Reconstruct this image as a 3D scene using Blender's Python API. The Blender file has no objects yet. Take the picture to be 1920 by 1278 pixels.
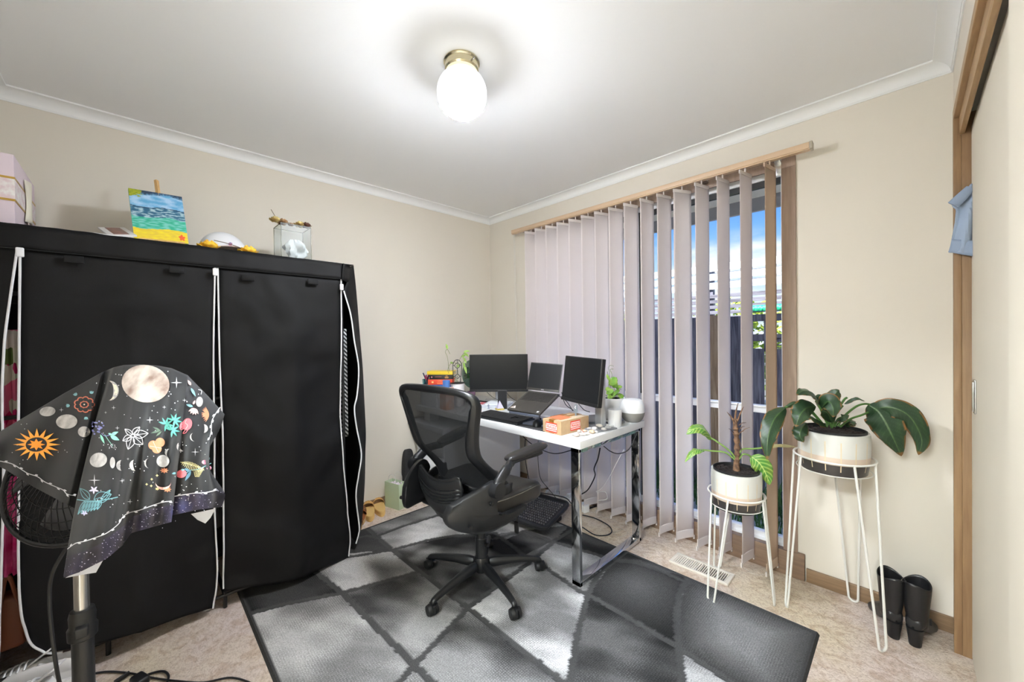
import bpy, bmesh, math, random
from mathutils import Vector, Matrix, noise
random.seed(7)
sc = bpy.context.scene
COL = sc.collection
PI = math.pi
# ------------------------------------------------------------------ camera
FPX, YAW, PIT, ROL = 723.847, 2.3695586, -0.0091411, -0.0123603
CC = Vector((2.8025982, -2.4502, 1.2679971))
CF = Vector((math.cos(YAW)*math.cos(PIT), math.sin(YAW)*math.cos(PIT), math.sin(PIT)))
CR0 = CF.cross(Vector((0, 0, 1))).normalized(); CU0 = CR0.cross(CF)
CR = math.cos(ROL)*CR0+math.sin(ROL)*CU0; CU = -math.sin(ROL)*CR0+math.cos(ROL)*CU0
cam = bpy.data.cameras.new('camera'); camo = bpy.data.objects.new('camera', cam); COL.objects.link(camo)
cam.sensor_width = 36; cam.lens = FPX/1920*36; cam.clip_start = 0.02; cam.clip_end = 300
camo.matrix_world = Matrix(((CR.x, CU.x, -CF.x, CC.x), (CR.y, CU.y, -CF.y, CC.y), (CR.z, CU.z, -CF.z, CC.z), (0, 0, 0, 1)))
sc.camera = camo
sc.view_settings.view_transform = 'Standard'; sc.view_settings.look = 'None'
sc.view_settings.exposure = .40; sc.view_settings.gamma = 1; sc.view_settings.use_curve_mapping = False
# photograph measurements -> world: a pixel met with a known plane or depth
def ray(u, v): return CF+CR*((u-960)/FPX)-CU*((v-639)/FPX)
def W(u, v, d): return CC+ray(u, v)*d
def on(u, v, ax, val):
    r = ray(u, v); i = 'xyz'.index(ax); return CC+r*((val-CC[i])/r[i])
def onz(u, v, z): return on(u, v, 'z', z)
# ------------------------------------------------------------------ materials
def lin(c):
    r = []
    for k in c[:3]:
        k = k/255.0; r.append(k/12.92 if k <= .04045 else ((k+.055)/1.055)**2.4)
    return (*r, 1)
MATS = {}
def mat(name, c, rough=.5, metal=0, var=0.0, vs=8, bump=0, bs=200, spec=.5, alpha=None, c2=None, sheen=0, coat=0):
    if name in MATS: return MATS[name]
    m = bpy.data.materials.new(name); m.use_nodes = True; nt = m.node_tree; b = nt.nodes['Principled BSDF']
    b.inputs['Base Color'].default_value = lin(c); b.inputs['Roughness'].default_value = rough; b.inputs['Metallic'].default_value = metal
    b.inputs['Specular IOR Level'].default_value = spec
    if sheen: b.inputs['Sheen Weight'].default_value = sheen
    if coat: b.inputs['Coat Weight'].default_value = coat; b.inputs['Coat Roughness'].default_value = .1
    tc = nt.nodes.new('ShaderNodeTexCoord')
    if var or c2:
        n = nt.nodes.new('ShaderNodeTexNoise'); n.inputs['Scale'].default_value = vs; n.inputs['Detail'].default_value = 4
        nt.links.new(tc.outputs['Object'], n.inputs['Vector'])
        mx = nt.nodes.new('ShaderNodeMix'); mx.data_type = 'RGBA'
        a = lin(c); d = lin(c2) if c2 else tuple(min(1, x*(1-var)) for x in a[:3])+(1,)
        mx.inputs[6].default_value = a; mx.inputs[7].default_value = d
        rp = nt.nodes.new('ShaderNodeMapRange'); rp.inputs[1].default_value = .35; rp.inputs[2].default_value = .65
        nt.links.new(n.outputs['Fac'], rp.inputs[0]); nt.links.new(rp.outputs[0], mx.inputs[0])
        nt.links.new(mx.outputs[2], b.inputs['Base Color'])
    if bump:
        n2 = nt.nodes.new('ShaderNodeTexNoise'); n2.inputs['Scale'].default_value = bs; n2.inputs['Detail'].default_value = 3
        bp = nt.nodes.new('ShaderNodeBump'); bp.inputs['Strength'].default_value = bump; bp.inputs['Distance'].default_value = .002
        nt.links.new(tc.outputs['Object'], n2.inputs['Vector']); nt.links.new(n2.outputs['Fac'], bp.inputs['Height']); nt.links.new(bp.outputs[0], b.inputs['Normal'])
    if alpha is not None: b.inputs['Alpha'].default_value = alpha
    MATS[name] = m; return m
def emis(name, c, s):
    m = bpy.data.materials.new(name); m.use_nodes = True; b = m.node_tree.nodes['Principled BSDF']
    b.inputs['Base Color'].default_value = lin(c); b.inputs['Emission Color'].default_value = lin(c); b.inputs['Emission Strength'].default_value = s
    MATS[name] = m; return m
def glassy(name, c=(255, 255, 255), gl=.08, rough=.0):      # thin clear sheet
    m = bpy.data.materials.new(name); m.use_nodes = True; nt = m.node_tree; nt.nodes.clear()
    o = nt.nodes.new('ShaderNodeOutputMaterial'); t = nt.nodes.new('ShaderNodeBsdfTransparent'); g = nt.nodes.new('ShaderNodeBsdfGlossy')
    t.inputs[0].default_value = lin(c); g.inputs['Roughness'].default_value = rough; x = nt.nodes.new('ShaderNodeMixShader'); x.inputs[0].default_value = gl
    nt.links.new(t.outputs[0], x.inputs[1]); nt.links.new(g.outputs[0], x.inputs[2]); nt.links.new(x.outputs[0], o.inputs[0])
    MATS[name] = m; return m
def translucent(name, c, f=.45, c2=None):
    m = bpy.data.materials.new(name); m.use_nodes = True; nt = m.node_tree; nt.nodes.clear()
    o = nt.nodes.new('ShaderNodeOutputMaterial'); t = nt.nodes.new('ShaderNodeBsdfTranslucent'); g = nt.nodes.new('ShaderNodeBsdfDiffuse')
    t.inputs[0].default_value = lin(c2 or c); g.inputs[0].default_value = lin(c); x = nt.nodes.new('ShaderNodeMixShader'); x.inputs[0].default_value = f
    tc = nt.nodes.new('ShaderNodeTexCoord'); mp = nt.nodes.new('ShaderNodeMapping'); mp.inputs['Scale'].default_value = (300, 300, 12)
    n = nt.nodes.new('ShaderNodeTexNoise'); n.inputs['Scale'].default_value = 1; bp = nt.nodes.new('ShaderNodeBump'); bp.inputs['Strength'].default_value = .25; bp.inputs['Distance'].default_value = .001
    nt.links.new(tc.outputs['Object'], mp.inputs[0]); nt.links.new(mp.outputs[0], n.inputs['Vector']); nt.links.new(n.outputs['Fac'], bp.inputs['Height']); nt.links.new(bp.outputs[0], g.inputs['Normal'])
    nt.links.new(g.outputs[0], x.inputs[1]); nt.links.new(t.outputs[0], x.inputs[2]); nt.links.new(x.outputs[0], o.inputs[0])
    MATS[name] = m; return m
def wood(name, c, c2, axis=2, sc_=6, rough=.45):
    m = bpy.data.materials.new(name); m.use_nodes = True; nt = m.node_tree; b = nt.nodes['Principled BSDF']
    tc = nt.nodes.new('ShaderNodeTexCoord'); mp = nt.nodes.new('ShaderNodeMapping')
    s = [sc_*14]*3; s[axis] = sc_; mp.inputs['Scale'].default_value = s
    n = nt.nodes.new('ShaderNodeTexNoise'); n.inputs['Scale'].default_value = 1; n.inputs['Detail'].default_value = 6; n.inputs['Distortion'].default_value = .6
    r = nt.nodes.new('ShaderNodeValToRGB'); r.color_ramp.elements[0].position = .35; r.color_ramp.elements[1].position = .68
    r.color_ramp.elements[0].color = lin(c2); r.color_ramp.elements[1].color = lin(c)
    nt.links.new(tc.outputs['Object'], mp.inputs[0]); nt.links.new(mp.outputs[0], n.inputs['Vector']); nt.links.new(n.outputs['Fac'], r.inputs[0]); nt.links.new(r.outputs[0], b.inputs['Base Color'])
    b.inputs['Roughness'].default_value = rough; MATS[name] = m; return m
# ------------------------------------------------------------------ mesh builder
class MB:
    def __init__(s): s.v = []; s.f = []; s.mi = []; s.m = 0
    def add(s, vs, fs):
        o = len(s.v); s.v += [Vector(p) for p in vs]; s.f += [tuple(i+o for i in f) for f in fs]; s.mi += [s.m]*len(fs); return s
    def box(s, x0, y0, z0, x1, y1, z1, M=None, bev=0):
        bm = bmesh.new(); bmesh.ops.create_cube(bm, size=1)
        for v in bm.verts: v.co = Vector(((x0+x1)/2+v.co.x*(x1-x0), (y0+y1)/2+v.co.y*(y1-y0), (z0+z1)/2+v.co.z*(z1-z0)))
        if bev: bmesh.ops.bevel(bm, geom=bm.edges[:], offset=bev, segments=3, profile=.5, affect='EDGES')
        vs = [(M@v.co if M else v.co.copy()) for v in bm.verts]; bm.verts.index_update()
        s.add(vs, [[v.index for v in f.verts] for f in bm.faces]); bm.free(); return s
    def tube(s, pts, r, n=10, closed=False, cap=True, sx=1, up=None):
        pts = [Vector(p) for p in pts]; k = len(pts); R = r if isinstance(r, (list, tuple)) else [r]*k
        vs = []; a = None
        for i, p in enumerate(pts):
            q0 = pts[(i-1) % k] if (closed or i) else p; q1 = pts[(i+1) % k] if (closed or i < k-1) else p
            t = (q1-q0).normalized() if (q1-q0).length > 1e-9 else Vector((0, 0, 1))
            if up is not None: a = Vector(up)
            if a is None: a = Vector((0, 0, 1)) if abs(t.z) < .9 else Vector((1, 0, 0))
            b = t.cross(a); b = b.normalized() if b.length > 1e-6 else t.orthogonal().normalized(); a2 = b.cross(t).normalized(); a = a2
            for j in range(n):
                w = 2*PI*j/n; vs.append(p+a2*(math.cos(w)*R[i])+b*(math.sin(w)*R[i]*sx))
        fs = []
        for i in range(k if closed else k-1):
            for j in range(n):
                a0 = i*n+j; a1 = i*n+(j+1) % n; b0 = ((i+1) % k)*n+j; b1 = ((i+1) % k)*n+(j+1) % n; fs.append((a0, a1, b1, b0))
        if cap and not closed: fs += [tuple(range(n))[::-1], tuple(range((k-1)*n, k*n))]
        return s.add(vs, fs)
    def lathe(s, prof, n=32, c=(0, 0, 0), M=None, sx=1, sy=1):
        c = Vector(c); vs = []
        for r, z in prof:
            for j in range(n):
                w = 2*PI*j/n; p = Vector((r*math.cos(w)*sx, r*math.sin(w)*sy, z)); vs.append((M@p if M else p)+c)
        fs = []
        for i in range(len(prof)-1):
            for j in range(n): fs.append((i*n+j, i*n+(j+1) % n, (i+1)*n+(j+1) % n, (i+1)*n+j))
        if prof[0][0] > 1e-5: fs.append(tuple(range(n))[::-1])
        if prof[-1][0] > 1e-5: fs.append(tuple(range((len(prof)-1)*n, len(prof)*n)))
        return s.add(vs, fs)
    def grid(s, fn, nu, nv, closeu=False):
        vs = [fn(i/(nu if closeu else nu-1), j/(nv-1)) for j in range(nv) for i in range(nu)]; fs = []
        for j in range(nv-1):
            for i in range(nu if closeu else nu-1): fs.append((j*nu+i, j*nu+(i+1) % nu, (j+1)*nu+(i+1) % nu, (j+1)*nu+i))
        return s.add(vs, fs)
    def prism(s, poly, h, M=None, z0=0):
        n = len(poly); vs = [Vector((p[0], p[1], z0)) for p in poly]+[Vector((p[0], p[1], z0+h)) for p in poly]
        if M: vs = [M@v for v in vs]
        return s.add(vs, [tuple(range(n))[::-1], tuple(range(n, 2*n))]+[(i, (i+1) % n, n+(i+1) % n, n+i) for i in range(n)])
def obj(name, mb, mats, parent=None, smooth=True, solid=0, soff=0, sub=0, world=False, matback=False, weld=True, ang=38):
    me = bpy.data.meshes.new(name); vs = mb.v
    o = bpy.data.objects.new(name, me)
    if world and parent is not None:
        Mi = parent.matrix_basis.inverted()
        if parent.parent: Mi = Mi@parent.parent.matrix_basis.inverted()
        vs = [Mi@v for v in vs]
    base = None
    if parent is None and vs:                       # origin at the base of a top-level mesh
        c = sum(vs, Vector())/len(vs); base = Vector((c.x, c.y, min(v.z for v in vs))); vs = [v-base for v in vs]
    me.from_pydata([v[:] for v in vs], [], mb.f)
    if not isinstance(mats, (list, tuple)): mats = [mats]
    for m in mats: me.materials.append(m)
    me.polygons.foreach_set('material_index', [min(i, len(mats)-1) for i in mb.mi])
    me.update()
    if weld:
        bm = bmesh.new(); bm.from_mesh(me); bmesh.ops.remove_doubles(bm, verts=bm.verts[:], dist=1e-5)
        bmesh.ops.recalc_face_normals(bm, faces=bm.faces[:]); bm.to_mesh(me); bm.free()
    if smooth: me.shade_smooth(); me.set_sharp_from_angle(angle=math.radians(ang))
    if base is not None: o.location = base
    if parent is not None: o.parent = parent
    if solid:
        md = o.modifiers.new('thickness', 'SOLIDIFY'); md.thickness = solid; md.offset = soff
        if matback: md.material_offset = 1
    if sub: md = o.modifiers.new('smooth', 'SUBSURF'); md.levels = sub; md.render_levels = sub
    COL.objects.link(o); return o
def tag(o, label, cat, group=None, kind=None):
    o['label'] = label; o['category'] = cat
    if group: o['group'] = group
    if kind: o['kind'] = kind
    return o
def thing(name, label, cat, loc=(0, 0, 0), rz=0, group=None):
    o = bpy.data.objects.new(name, None); o.empty_display_size = .05; COL.objects.link(o)
    o.location = loc; o.rotation_euler = (0, 0, rz); o.matrix_basis = Matrix.Translation(loc)@Matrix.Rotation(rz, 4, 'Z')
    return tag(o, label, cat, group)
def struct(name, mb, m, parent=None, **k):
    o = obj(name, mb, m, parent, **k)
    if parent is None: o['kind'] = 'structure'
    return o
def sempty(name, loc=(0, 0, 0)):
    o = bpy.data.objects.new(name, None); COL.objects.link(o); o.location = loc; o['kind'] = 'structure'; return o
def kids(o): return [c for c in bpy.data.objects if c.parent is o]
def dup(root, label=None, group=None, loc=None, rz=None):
    def cp(o, par):
        c = o.copy(); COL.objects.link(c)
        if par: c.parent = par
        for k in kids(o): cp(k, c)
        return c
    r = cp(root, None)
    if loc is not None: r.location = loc
    if rz is not None: r.rotation_euler = (0, 0, rz)
    if label: r['label'] = label
    if group: r['group'] = group
    return r
def spl(pts, n=8):                                   # Catmull-Rom through points
    P = [Vector(p) for p in pts]; out = []
    for i in range(len(P)-1):
        a = P[i-1] if i else P[i]*2-P[i+1]; b = P[i]; c = P[i+1]; d = P[i+2] if i+2 < len(P) else P[i+1]*2-P[i]
        for k in range(n):
            t = k/n; out.append(.5*((2*b)+(c-a)*t+(2*a-5*b+4*c-d)*t*t+(3*b-a-3*c+d)*t**3))
    out.append(P[-1]); return out
def lerpc(pts, t):                                   # piecewise-linear curve ((t, val...),...)
    for i in range(len(pts)-1):
        if t <= pts[i+1][0]:
            k = (t-pts[i][0])/max(1e-9, pts[i+1][0]-pts[i][0]); k = max(0, min(1, k))
            return [a+(b-a)*k for a, b in zip(pts[i][1:], pts[i+1][1:])]
    return list(pts[-1][1:])
def text(name, s, size, M, m, parent, ext=.0004, bold=0):
    cu = bpy.data.curves.new(name, 'FONT'); cu.body = s; cu.size = size; cu.extrude = ext; cu.align_x = 'CENTER'; cu.align_y = 'CENTER'; cu.offset = bold
    to = bpy.data.objects.new(name+'_tmp', cu); COL.objects.link(to)
    dg = bpy.context.evaluated_depsgraph_get(); me = bpy.data.meshes.new_from_object(to.evaluated_get(dg)); bpy.data.objects.remove(to)
    me.materials.clear(); me.materials.append(m); me.transform(M); me.name = name
    o = bpy.data.objects.new(name, me); o.parent = parent; COL.objects.link(o); return o
# palette
m_wall = mat('cream_wall_paint', (226, 219, 206), .9, var=.015, vs=1.5, bump=.05, bs=300)
m_ceil = mat('white_ceiling_paint', (248, 249, 250), .95)
m_corn = mat('cornice_white', (246, 247, 246), .7)
m_timber = wood('brown_timber', (156, 134, 118), (138, 116, 102), 2, 5, .42)
m_timberx = wood('brown_timber_long', (142, 116, 90), (122, 98, 72), 0, 5, .42)
m_tan = wood('tan_track_timber', (178, 146, 106), (158, 126, 88), 1, 5, .5)
m_white = mat('white_plastic', (224, 224, 224), .4)
m_desk = mat('white_laminate', (228, 228, 228), .32)
m_gloss = mat('white_gloss', (240, 241, 245), .12, coat=.5)
m_black = mat('black_plastic', (20, 21, 23), .42, bump=.1, bs=900)
m_dblack = mat('deep_black', (12, 12, 13), .5)
m_chrome = mat('chrome', (210, 212, 214), .07, 1)
m_steel = mat('brushed_steel', (190, 188, 186), .25, 1)
m_wire = mat('white_wire', (224, 222, 215), .4)
m_cable = mat('black_cable', (24, 24, 26), .5)
m_cablew = mat('white_cable', (225, 225, 225), .5)
m_screen = mat('dark_screen', (24, 25, 27), .32, spec=.25)
HALL_FILL = 115  # strength of the added fill lamp in the hall
# ================================================================== room shell
RW, RB, CH = 2.935, -2.9, 2.4
def carpet_mat():
    m = bpy.data.materials.new('plush_carpet'); m.use_nodes = True; nt = m.node_tree; b = nt.nodes['Principled BSDF']
    tc = nt.nodes.new('ShaderNodeTexCoord')
    n1 = nt.nodes.new('ShaderNodeTexNoise'); n1.inputs['Scale'].default_value = 2.6; n1.inputs['Detail'].default_value = 3
    n2 = nt.nodes.new('ShaderNodeTexNoise'); n2.inputs['Scale'].default_value = 120; n2.inputs['Detail'].default_value = 5; n2.inputs['Roughness'].default_value = .75
    n3 = nt.nodes.new('ShaderNodeTexNoise'); n3.inputs['Scale'].default_value = 17; n3.inputs['Detail'].default_value = 4; n3.inputs['Distortion'].default_value = 1.2
    for n in (n1, n2, n3): nt.links.new(tc.outputs['Object'], n.inputs['Vector'])
    r1 = nt.nodes.new('ShaderNodeValToRGB'); e = r1.color_ramp.elements; e[0].position = .35; e[1].position = .65
    e[0].color = lin((248, 231, 222)); e[1].color = lin((248, 232, 206))
    r2 = nt.nodes.new('ShaderNodeValToRGB'); e = r2.color_ramp.elements; e[0].position = .3; e[1].position = .55; e[0].color = (.70, .64, .58, 1); e[1].color = (1, 1, 1, 1)
    r3 = nt.nodes.new('ShaderNodeValToRGB'); e = r3.color_ramp.elements; e[0].position = .36; e[1].position = .52; e[0].color = (.80, .72, .64, 1); e[1].color = (1, 1, 1, 1)
    nt.links.new(n1.outputs['Fac'], r1.inputs[0]); nt.links.new(n2.outputs['Fac'], r2.inputs[0]); nt.links.new(n3.outputs['Fac'], r3.inputs[0])
    a = nt.nodes.new('ShaderNodeMix'); a.data_type = 'RGBA'; a.blend_type = 'MULTIPLY'; a.inputs[0].default_value = 1
    c = nt.nodes.new('ShaderNodeMix'); c.data_type = 'RGBA'; c.blend_type = 'MULTIPLY'; c.inputs[0].default_value = .8
    nt.links.new(r1.outputs[0], a.inputs[6]); nt.links.new(r2.outputs[0], a.inputs[7]); nt.links.new(a.outputs[2], c.inputs[6]); nt.links.new(r3.outputs[0], c.inputs[7])
    nt.links.new(c.outputs[2], b.inputs['Base Color']); b.inputs['Roughness'].default_value = 1; b.inputs['Specular IOR Level'].default_value = .1
    ad = nt.nodes.new('ShaderNodeMath'); ad.operation = 'ADD'; nt.links.new(n2.outputs['Fac'], ad.inputs[0]); nt.links.new(n3.outputs['Fac'], ad.inputs[1])
    bp = nt.nodes.new('ShaderNodeBump'); bp.inputs['Strength'].default_value = 1; bp.inputs['Distance'].default_value = .012
    nt.links.new(ad.outputs[0], bp.inputs['Height']); nt.links.new(bp.outputs[0], b.inputs['Normal']); return m
struct('floor', MB().box(-.1, RB-.1, -.12, 3.65, .1, 0), carpet_mat())
struct('ceiling', MB().box(-.1, RB-.1, CH, 3.65, .1, CH+.15), m_ceil)
struct('wall_left', MB().box(-.1, RB-.1, 0, 0, .1, CH), m_wall)
HX0, HX1, HZ = 1.97, 2.85, 2.05
struct('wall_back', MB().box(0, RB-.1, 0, HX0, RB, CH).box(HX1, RB-.1, 0, 3.65, RB, CH).box(HX0, RB-.1, HZ, HX1, RB, CH), m_wall)
# added unseen doorway and hall behind the camera, so fill light enters the room
df = MB(); df.box(HX0-.05, RB, 0, HX0, RB+.015, HZ+.05).box(HX1, RB, 0, HX1+.05, RB+.015, HZ+.05).box(HX0, RB, HZ, HX1, RB+.015, HZ+.05); struct('trim_7', df, m_timber)
struct('wall_added_hall', MB().box(-.3, -4.6, 0, 3.65, -4.5, CH).box(-.4, -4.6, 0, -.3, RB-.1, CH).box(3.65, -4.6, 0, 3.75, RB-.1, CH), m_wall)
struct('floor_2', MB().box(-.4, -4.6, -.12, 3.75, RB-.1, 0), mat('added_hall_floor', (226, 222, 214), .5)); struct('ceiling_2', MB().box(-.4, -4.6, CH, 3.75, RB-.1, CH+.15), m_ceil)
hl_ = thing('hall_fill_lamp', 'added fill light shaped as a batten in the unseen hall behind the camera', 'ceiling lamp', (2.55, -3.8, CH)); obj('base_tray', MB().box(-.62, -.17, -.02, .62, .17, 0), m_white, hl_); obj('fill_diffuser', MB().box(-.6, -.15, -.11, .6, .15, -.0201, bev=.02), emis('added_fill_glow', (240, 250, 255), HALL_FILL), hl_)  # made-up lamp, added to even out the room's brightness
# window wall around the opening
WX0, WX1, WZ0, WZ1 = .60, 2.345, .10, 2.172
wb = MB(); wb.box(0, 0, 0, WX0, .12, CH); wb.box(WX1, 0, 0, 3.65, .12, CH); wb.box(WX0, 0, 0, WX1, .12, WZ0); wb.box(WX0, 0, WZ1, WX1, .12, CH)
struct('wall_window', wb, m_wall)
# right wall: short nib, then the built-in wardrobe recess with sliding doors
wr = MB(); wr.box(RW, -.135, 0, RW+.1, 0, CH); wr.box(RW, RB, 2.13, RW+.1, -.135, CH); wr.box(RW+.62, RB, 0, 3.65, 0, CH)
struct('wall_right', wr, m_wall)
# cornice: cove profile round the ceiling
def cornice(name, a, b, nrm):
    a = Vector(a); b = Vector(b); n = Vector(nrm); prof = [(0, -.052), (.004, -.052), (.006, -.046)]
    for k in range(7):
        w = k/6*PI/2; prof.append((.052-.044*math.cos(w), -.008-.038*(1-math.sin(w))))
    prof += [(.06, -.007), (.06, 0), (0, 0)]
    mb = MB(); np_ = len(prof); vs = []
    for e, s in ((a, 1), (b, -1)):
        t = (b-a).normalized()
        for (o, z) in prof: vs.append(e+n*o+t*(s*o)+Vector((0, 0, CH+z)))
    mb.add(vs, [(i, (i+1) % np_, np_+(i+1) % np_, np_+i) for i in range(np_)])
    struct(name, mb, m_corn, ang=30)
cornice('trim_1', (0, RB, 0), (0, 0, 0), (1, 0, 0)); cornice('trim_2', (0, 0, 0), (RW, 0, 0), (0, -1, 0))
cornice('trim_3', (RW, 0, 0), (RW, RB, 0), (-1, 0, 0)); cornice('trim_4', (RW, RB, 0), (0, RB, 0), (0, 1, 0))
def skirt(name, x0, y0, x1, y1):
    struct(name, MB().box(x0, y0, 0, x1, y1, .068, bev=.003), m_timberx)
skirt('baseboard_left', 0, RB, .014, 0); skirt('baseboard_window_left', .014, -.014, .52, 0); skirt('baseboard_window_right', 2.435, -.014, RW, 0); skirt('baseboard_back', .014, RB, RW, RB+.014)
# timber head, jamb and sliding doors of the built-in wardrobe
jb = MB(); jb.box(2.926, -.15, 0, 2.948, -.128, 2.11, bev=.002); jb.box(2.948, -.15, 0, 3.02, -.13, 2.11, bev=.001); struct('trim_5', jb, wood('jamb_timber', (148, 118, 84), (130, 100, 70), 2, 5, .45))
hd = MB(); hd.box(2.926, RB, 2.10, 2.945, -.128, 2.135, bev=.002); hd.box(2.945, RB, 2.09, 2.95, -.13, 2.10); hd.box(2.942, RB, 2.033, 2.956, -.13, 2.10, bev=.001); struct('trim_6', hd, m_tan)
m_door = mat('cream_door_paint', (222, 214, 196), .75, var=.03, vs=3)
d1 = sempty('door_1', (2.975, -.75, 0)); struct('door_panel', MB().box(2.972, -1.42, .012, 2.998, -.155, 2.05), m_door, d1, world=True)
hp = MB(); hp.box(2.966, -.30, .972, 2.973, -.268, 1.095, bev=.003); hp.box(2.962, -.294, .98, 2.967, -.274, 1.087, bev=.002); struct('door_handle', hp, m_chrome, d1, world=True)
d2 = sempty('door_2', (2.95, -2, 0)); struct('door_panel', MB().box(2.945, RB+.01, .012, 2.968, -1.178, 2.06), m_door, d2, world=True)
# window: timber architraves, aluminium frame, panes
wn = sempty('window_1', (1.47, .05, 0))
ar = MB(); ar.box(2.338, -.012, .13, 2.40, 0.0, 2.135, bev=.002); ar.box(.545, -.012, .13, .61, .0, 2.135, bev=.002); ar.box(.545, -.0125, 2.135, 2.40, .0, 2.186, bev=.002)
struct('architrave', ar, m_timber, wn, world=True)
bs = MB(); bs.box(.50, -.016, 0, 2.43, .012, .128, bev=.002); bs.box(.50, .012, .10, 2.43, .03, .125); bs.box(2.375, -.02, 0, 2.43, .012, .135, bev=.004); struct('bottom_board', bs, wood('sill_timber', (136, 112, 92), (118, 96, 78), 0, 5, .5), wn, world=True)
rv = MB(); rv.box(.601, .001, .116, .612, .118, 2.165); rv.box(2.338, .001, .116, 2.344, .118, 2.165); rv.box(.601, .001, 2.165, 2.344, .118, 2.171); rv.box(.601, .031, .101, 2.344, .118, .115); struct('reveal', rv, m_timber, wn, world=True)
m_alu = mat('white_aluminium', (242, 243, 245), .35)
fr = MB(); y0, y1 = .045, .085
fr.box(.612, y0, .115, 2.338, y1, .165, bev=.003); fr.box(.612, y0-.01, .115, 2.338, y0, .135); fr.box(.612, y0, 2.117, 2.338, y1, 2.164, bev=.003)
fr.box(.612, y0, .16, .65, y1, 2.13, bev=.003); fr.box(2.325, y0, .16, 2.338, y1, 2.13, bev=.002); fr.box(1.455, y0, .16, 1.505, y1, 2.13, bev=.003)
fr.box(.65, y0-.004, .83, 2.33, y1, .872, bev=.003); fr.box(.65, y0-.012, .862, 2.33, y0, .872, bev=.002)
struct('window_frame', fr, m_alu, wn, world=True)
se = MB(); se.box(.65, y0+.01, 2.085, 2.325, y1-.005, 2.119); se.box(1.505, y0+.005, .165, 1.513, y1-.01, 2.127); struct('rubber_seal', se, m_dblack, wn, world=True)
gl = MB(); gl.box(.65, .066, .165, 1.455, .069, .832); gl.box(1.513, .066, .165, 2.325, .069, .832); gl.box(.65, .066, .87, 1.455, .069, 2.095); gl.box(1.513, .066, .87, 2.325, .069, 2.095)
struct('window_glass', gl, glassy('window_pane', (250, 252, 255), .003, .4), wn, world=True)
# ------------------------------------------------------------------ blind
m_rail = mat('beige_rail', (206, 178, 148), .4)
bl = thing('vertical_blind_track', 'beige vertical blind track spanning the top of the window', 'blind track', (1.45, -.1, 2.165))
r_ = MB(); r_.box(.412, -.118, 2.163, 2.472, -.078, 2.192, bev=.003); r_.box(.412, -.112, 2.158, 2.472, -.084, 2.163); obj('rail', r_, m_rail, bl, world=True)
obj('end_cap', MB().box(2.472, -.12, 2.158, 2.484, -.076, 2.193, bev=.002), mat('clear_cap', (170, 160, 145), .3), bl, world=True)
for x in (.50, 1.2, 1.95, 2.31): obj('bracket', MB().box(x, -.08, 2.165, x+.03, -.012, 2.172).box(x, -.018, 2.10 if x > 2.3 else 2.165, x+.03, -.012, 2.2, bev=.001), m_steel, bl, world=True)
m_vane = translucent('blind_fabric', (246, 241, 240), .5, (250, 243, 241))
m_vtan = mat('tan_vane', (190, 168, 148), .8)
m_weight = mat('clear_weight', (214, 205, 200), .4)
xs = [2.306-.1115*k for k in range(16)]; angs = [80, 79, 78, 75, 62, 74, 76, 73, 71, 71, 71, 70, 70, 70, 69, 69]
def vane(x, a, m):
    t = thing('blind_vane', 'x', 'blind vane', (x, -.1, 0), math.radians(a), 'vertical blind vanes')
    bz = .045
    def fn(u, v):
        xx = (u-.5)*.127; return Vector((xx, .006*math.cos((u-.5)*PI)-.003, bz+v*(2.135-bz)))
    obj('fabric', MB().grid(fn, 9, 12), m, t, solid=.0008)
    obj('hem_weight', MB().box(-.06, -.003, bz+.004, .06, .0035, bz+.05), m, t)
    obj('hanger', MB().tube([(0, 0, 2.13), (0, 0, 2.1575)], .004, 6).box(-.062, -.003, 2.118, .062, .004, 2.137, bev=.001), m_weight if m is not m_vtan else m_vtan, t)
    obj('chain_clip', MB().box(-.07, -.003, bz-.012, -.062, .003, bz+.012), m_weight, t); obj('chain_clip', MB().box(.062, -.003, bz-.012, .07, .003, bz+.012), m_weight, t)
    return t
ordw = ['first', 'second', 'third', 'fourth', 'fifth', 'sixth', 'seventh', 'eighth', 'ninth', 'tenth', 'eleventh', 'twelfth', 'thirteenth', 'fourteenth', 'fifteenth', 'sixteenth']
vt = vane(xs[0], angs[0], m_vtan); vt['label'] = 'tan vertical blind vane hanging alone at the right end of the window'
vt = vane(xs[1], angs[1], m_vane); vt['label'] = 'white vertical blind vane next to the tan one, a wide gap on both sides'
for k in range(2, 16):
    if k == 4: lb = 'white vertical blind vane turned wider than its neighbours, fifth from the right end'
    elif k == 15: lb = 'leftmost white vertical blind vane, beside the bare cream wall'
    else: lb = 'white vertical blind vane, %s counted from the right end of the window' % ordw[k]
    dup(vt, lb, None, (xs[k], -.1, 0), math.radians(angs[k]))
# bead chain linking the vane bottoms
ch = MB()
for k in range(15):
    a = math.radians(angs[k]); b = math.radians(angs[k+1])
    for s in (-1,):
        p0 = Vector((xs[k]+s*.066*math.cos(a), -.1+s*.066*math.sin(a), .05)); p1 = Vector((xs[k+1]+s*.066*math.cos(b), -.1+s*.066*math.sin(b), .05))
        for q in range(15):
            t = q/15; p = p0.lerp(p1, t); p.z -= .028*(1-(2*t-1)**2)
            ch.lathe([(0, -.0018), (.0018, 0), (0, .0018)], 6, p)
tag(obj('bead_chain', ch, m_wire, None, weld=False), 'white bead chain looping between the bottoms of the blind vanes', 'chain')
cd = MB(); 
for x in (.425, .437): cd.tube([(x, -.1, 2.16), (x, -.08, .9), (x, -.07, .35)], .0015, 6)
obj('pull_cord', cd, m_wire, bl, world=True)
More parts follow.
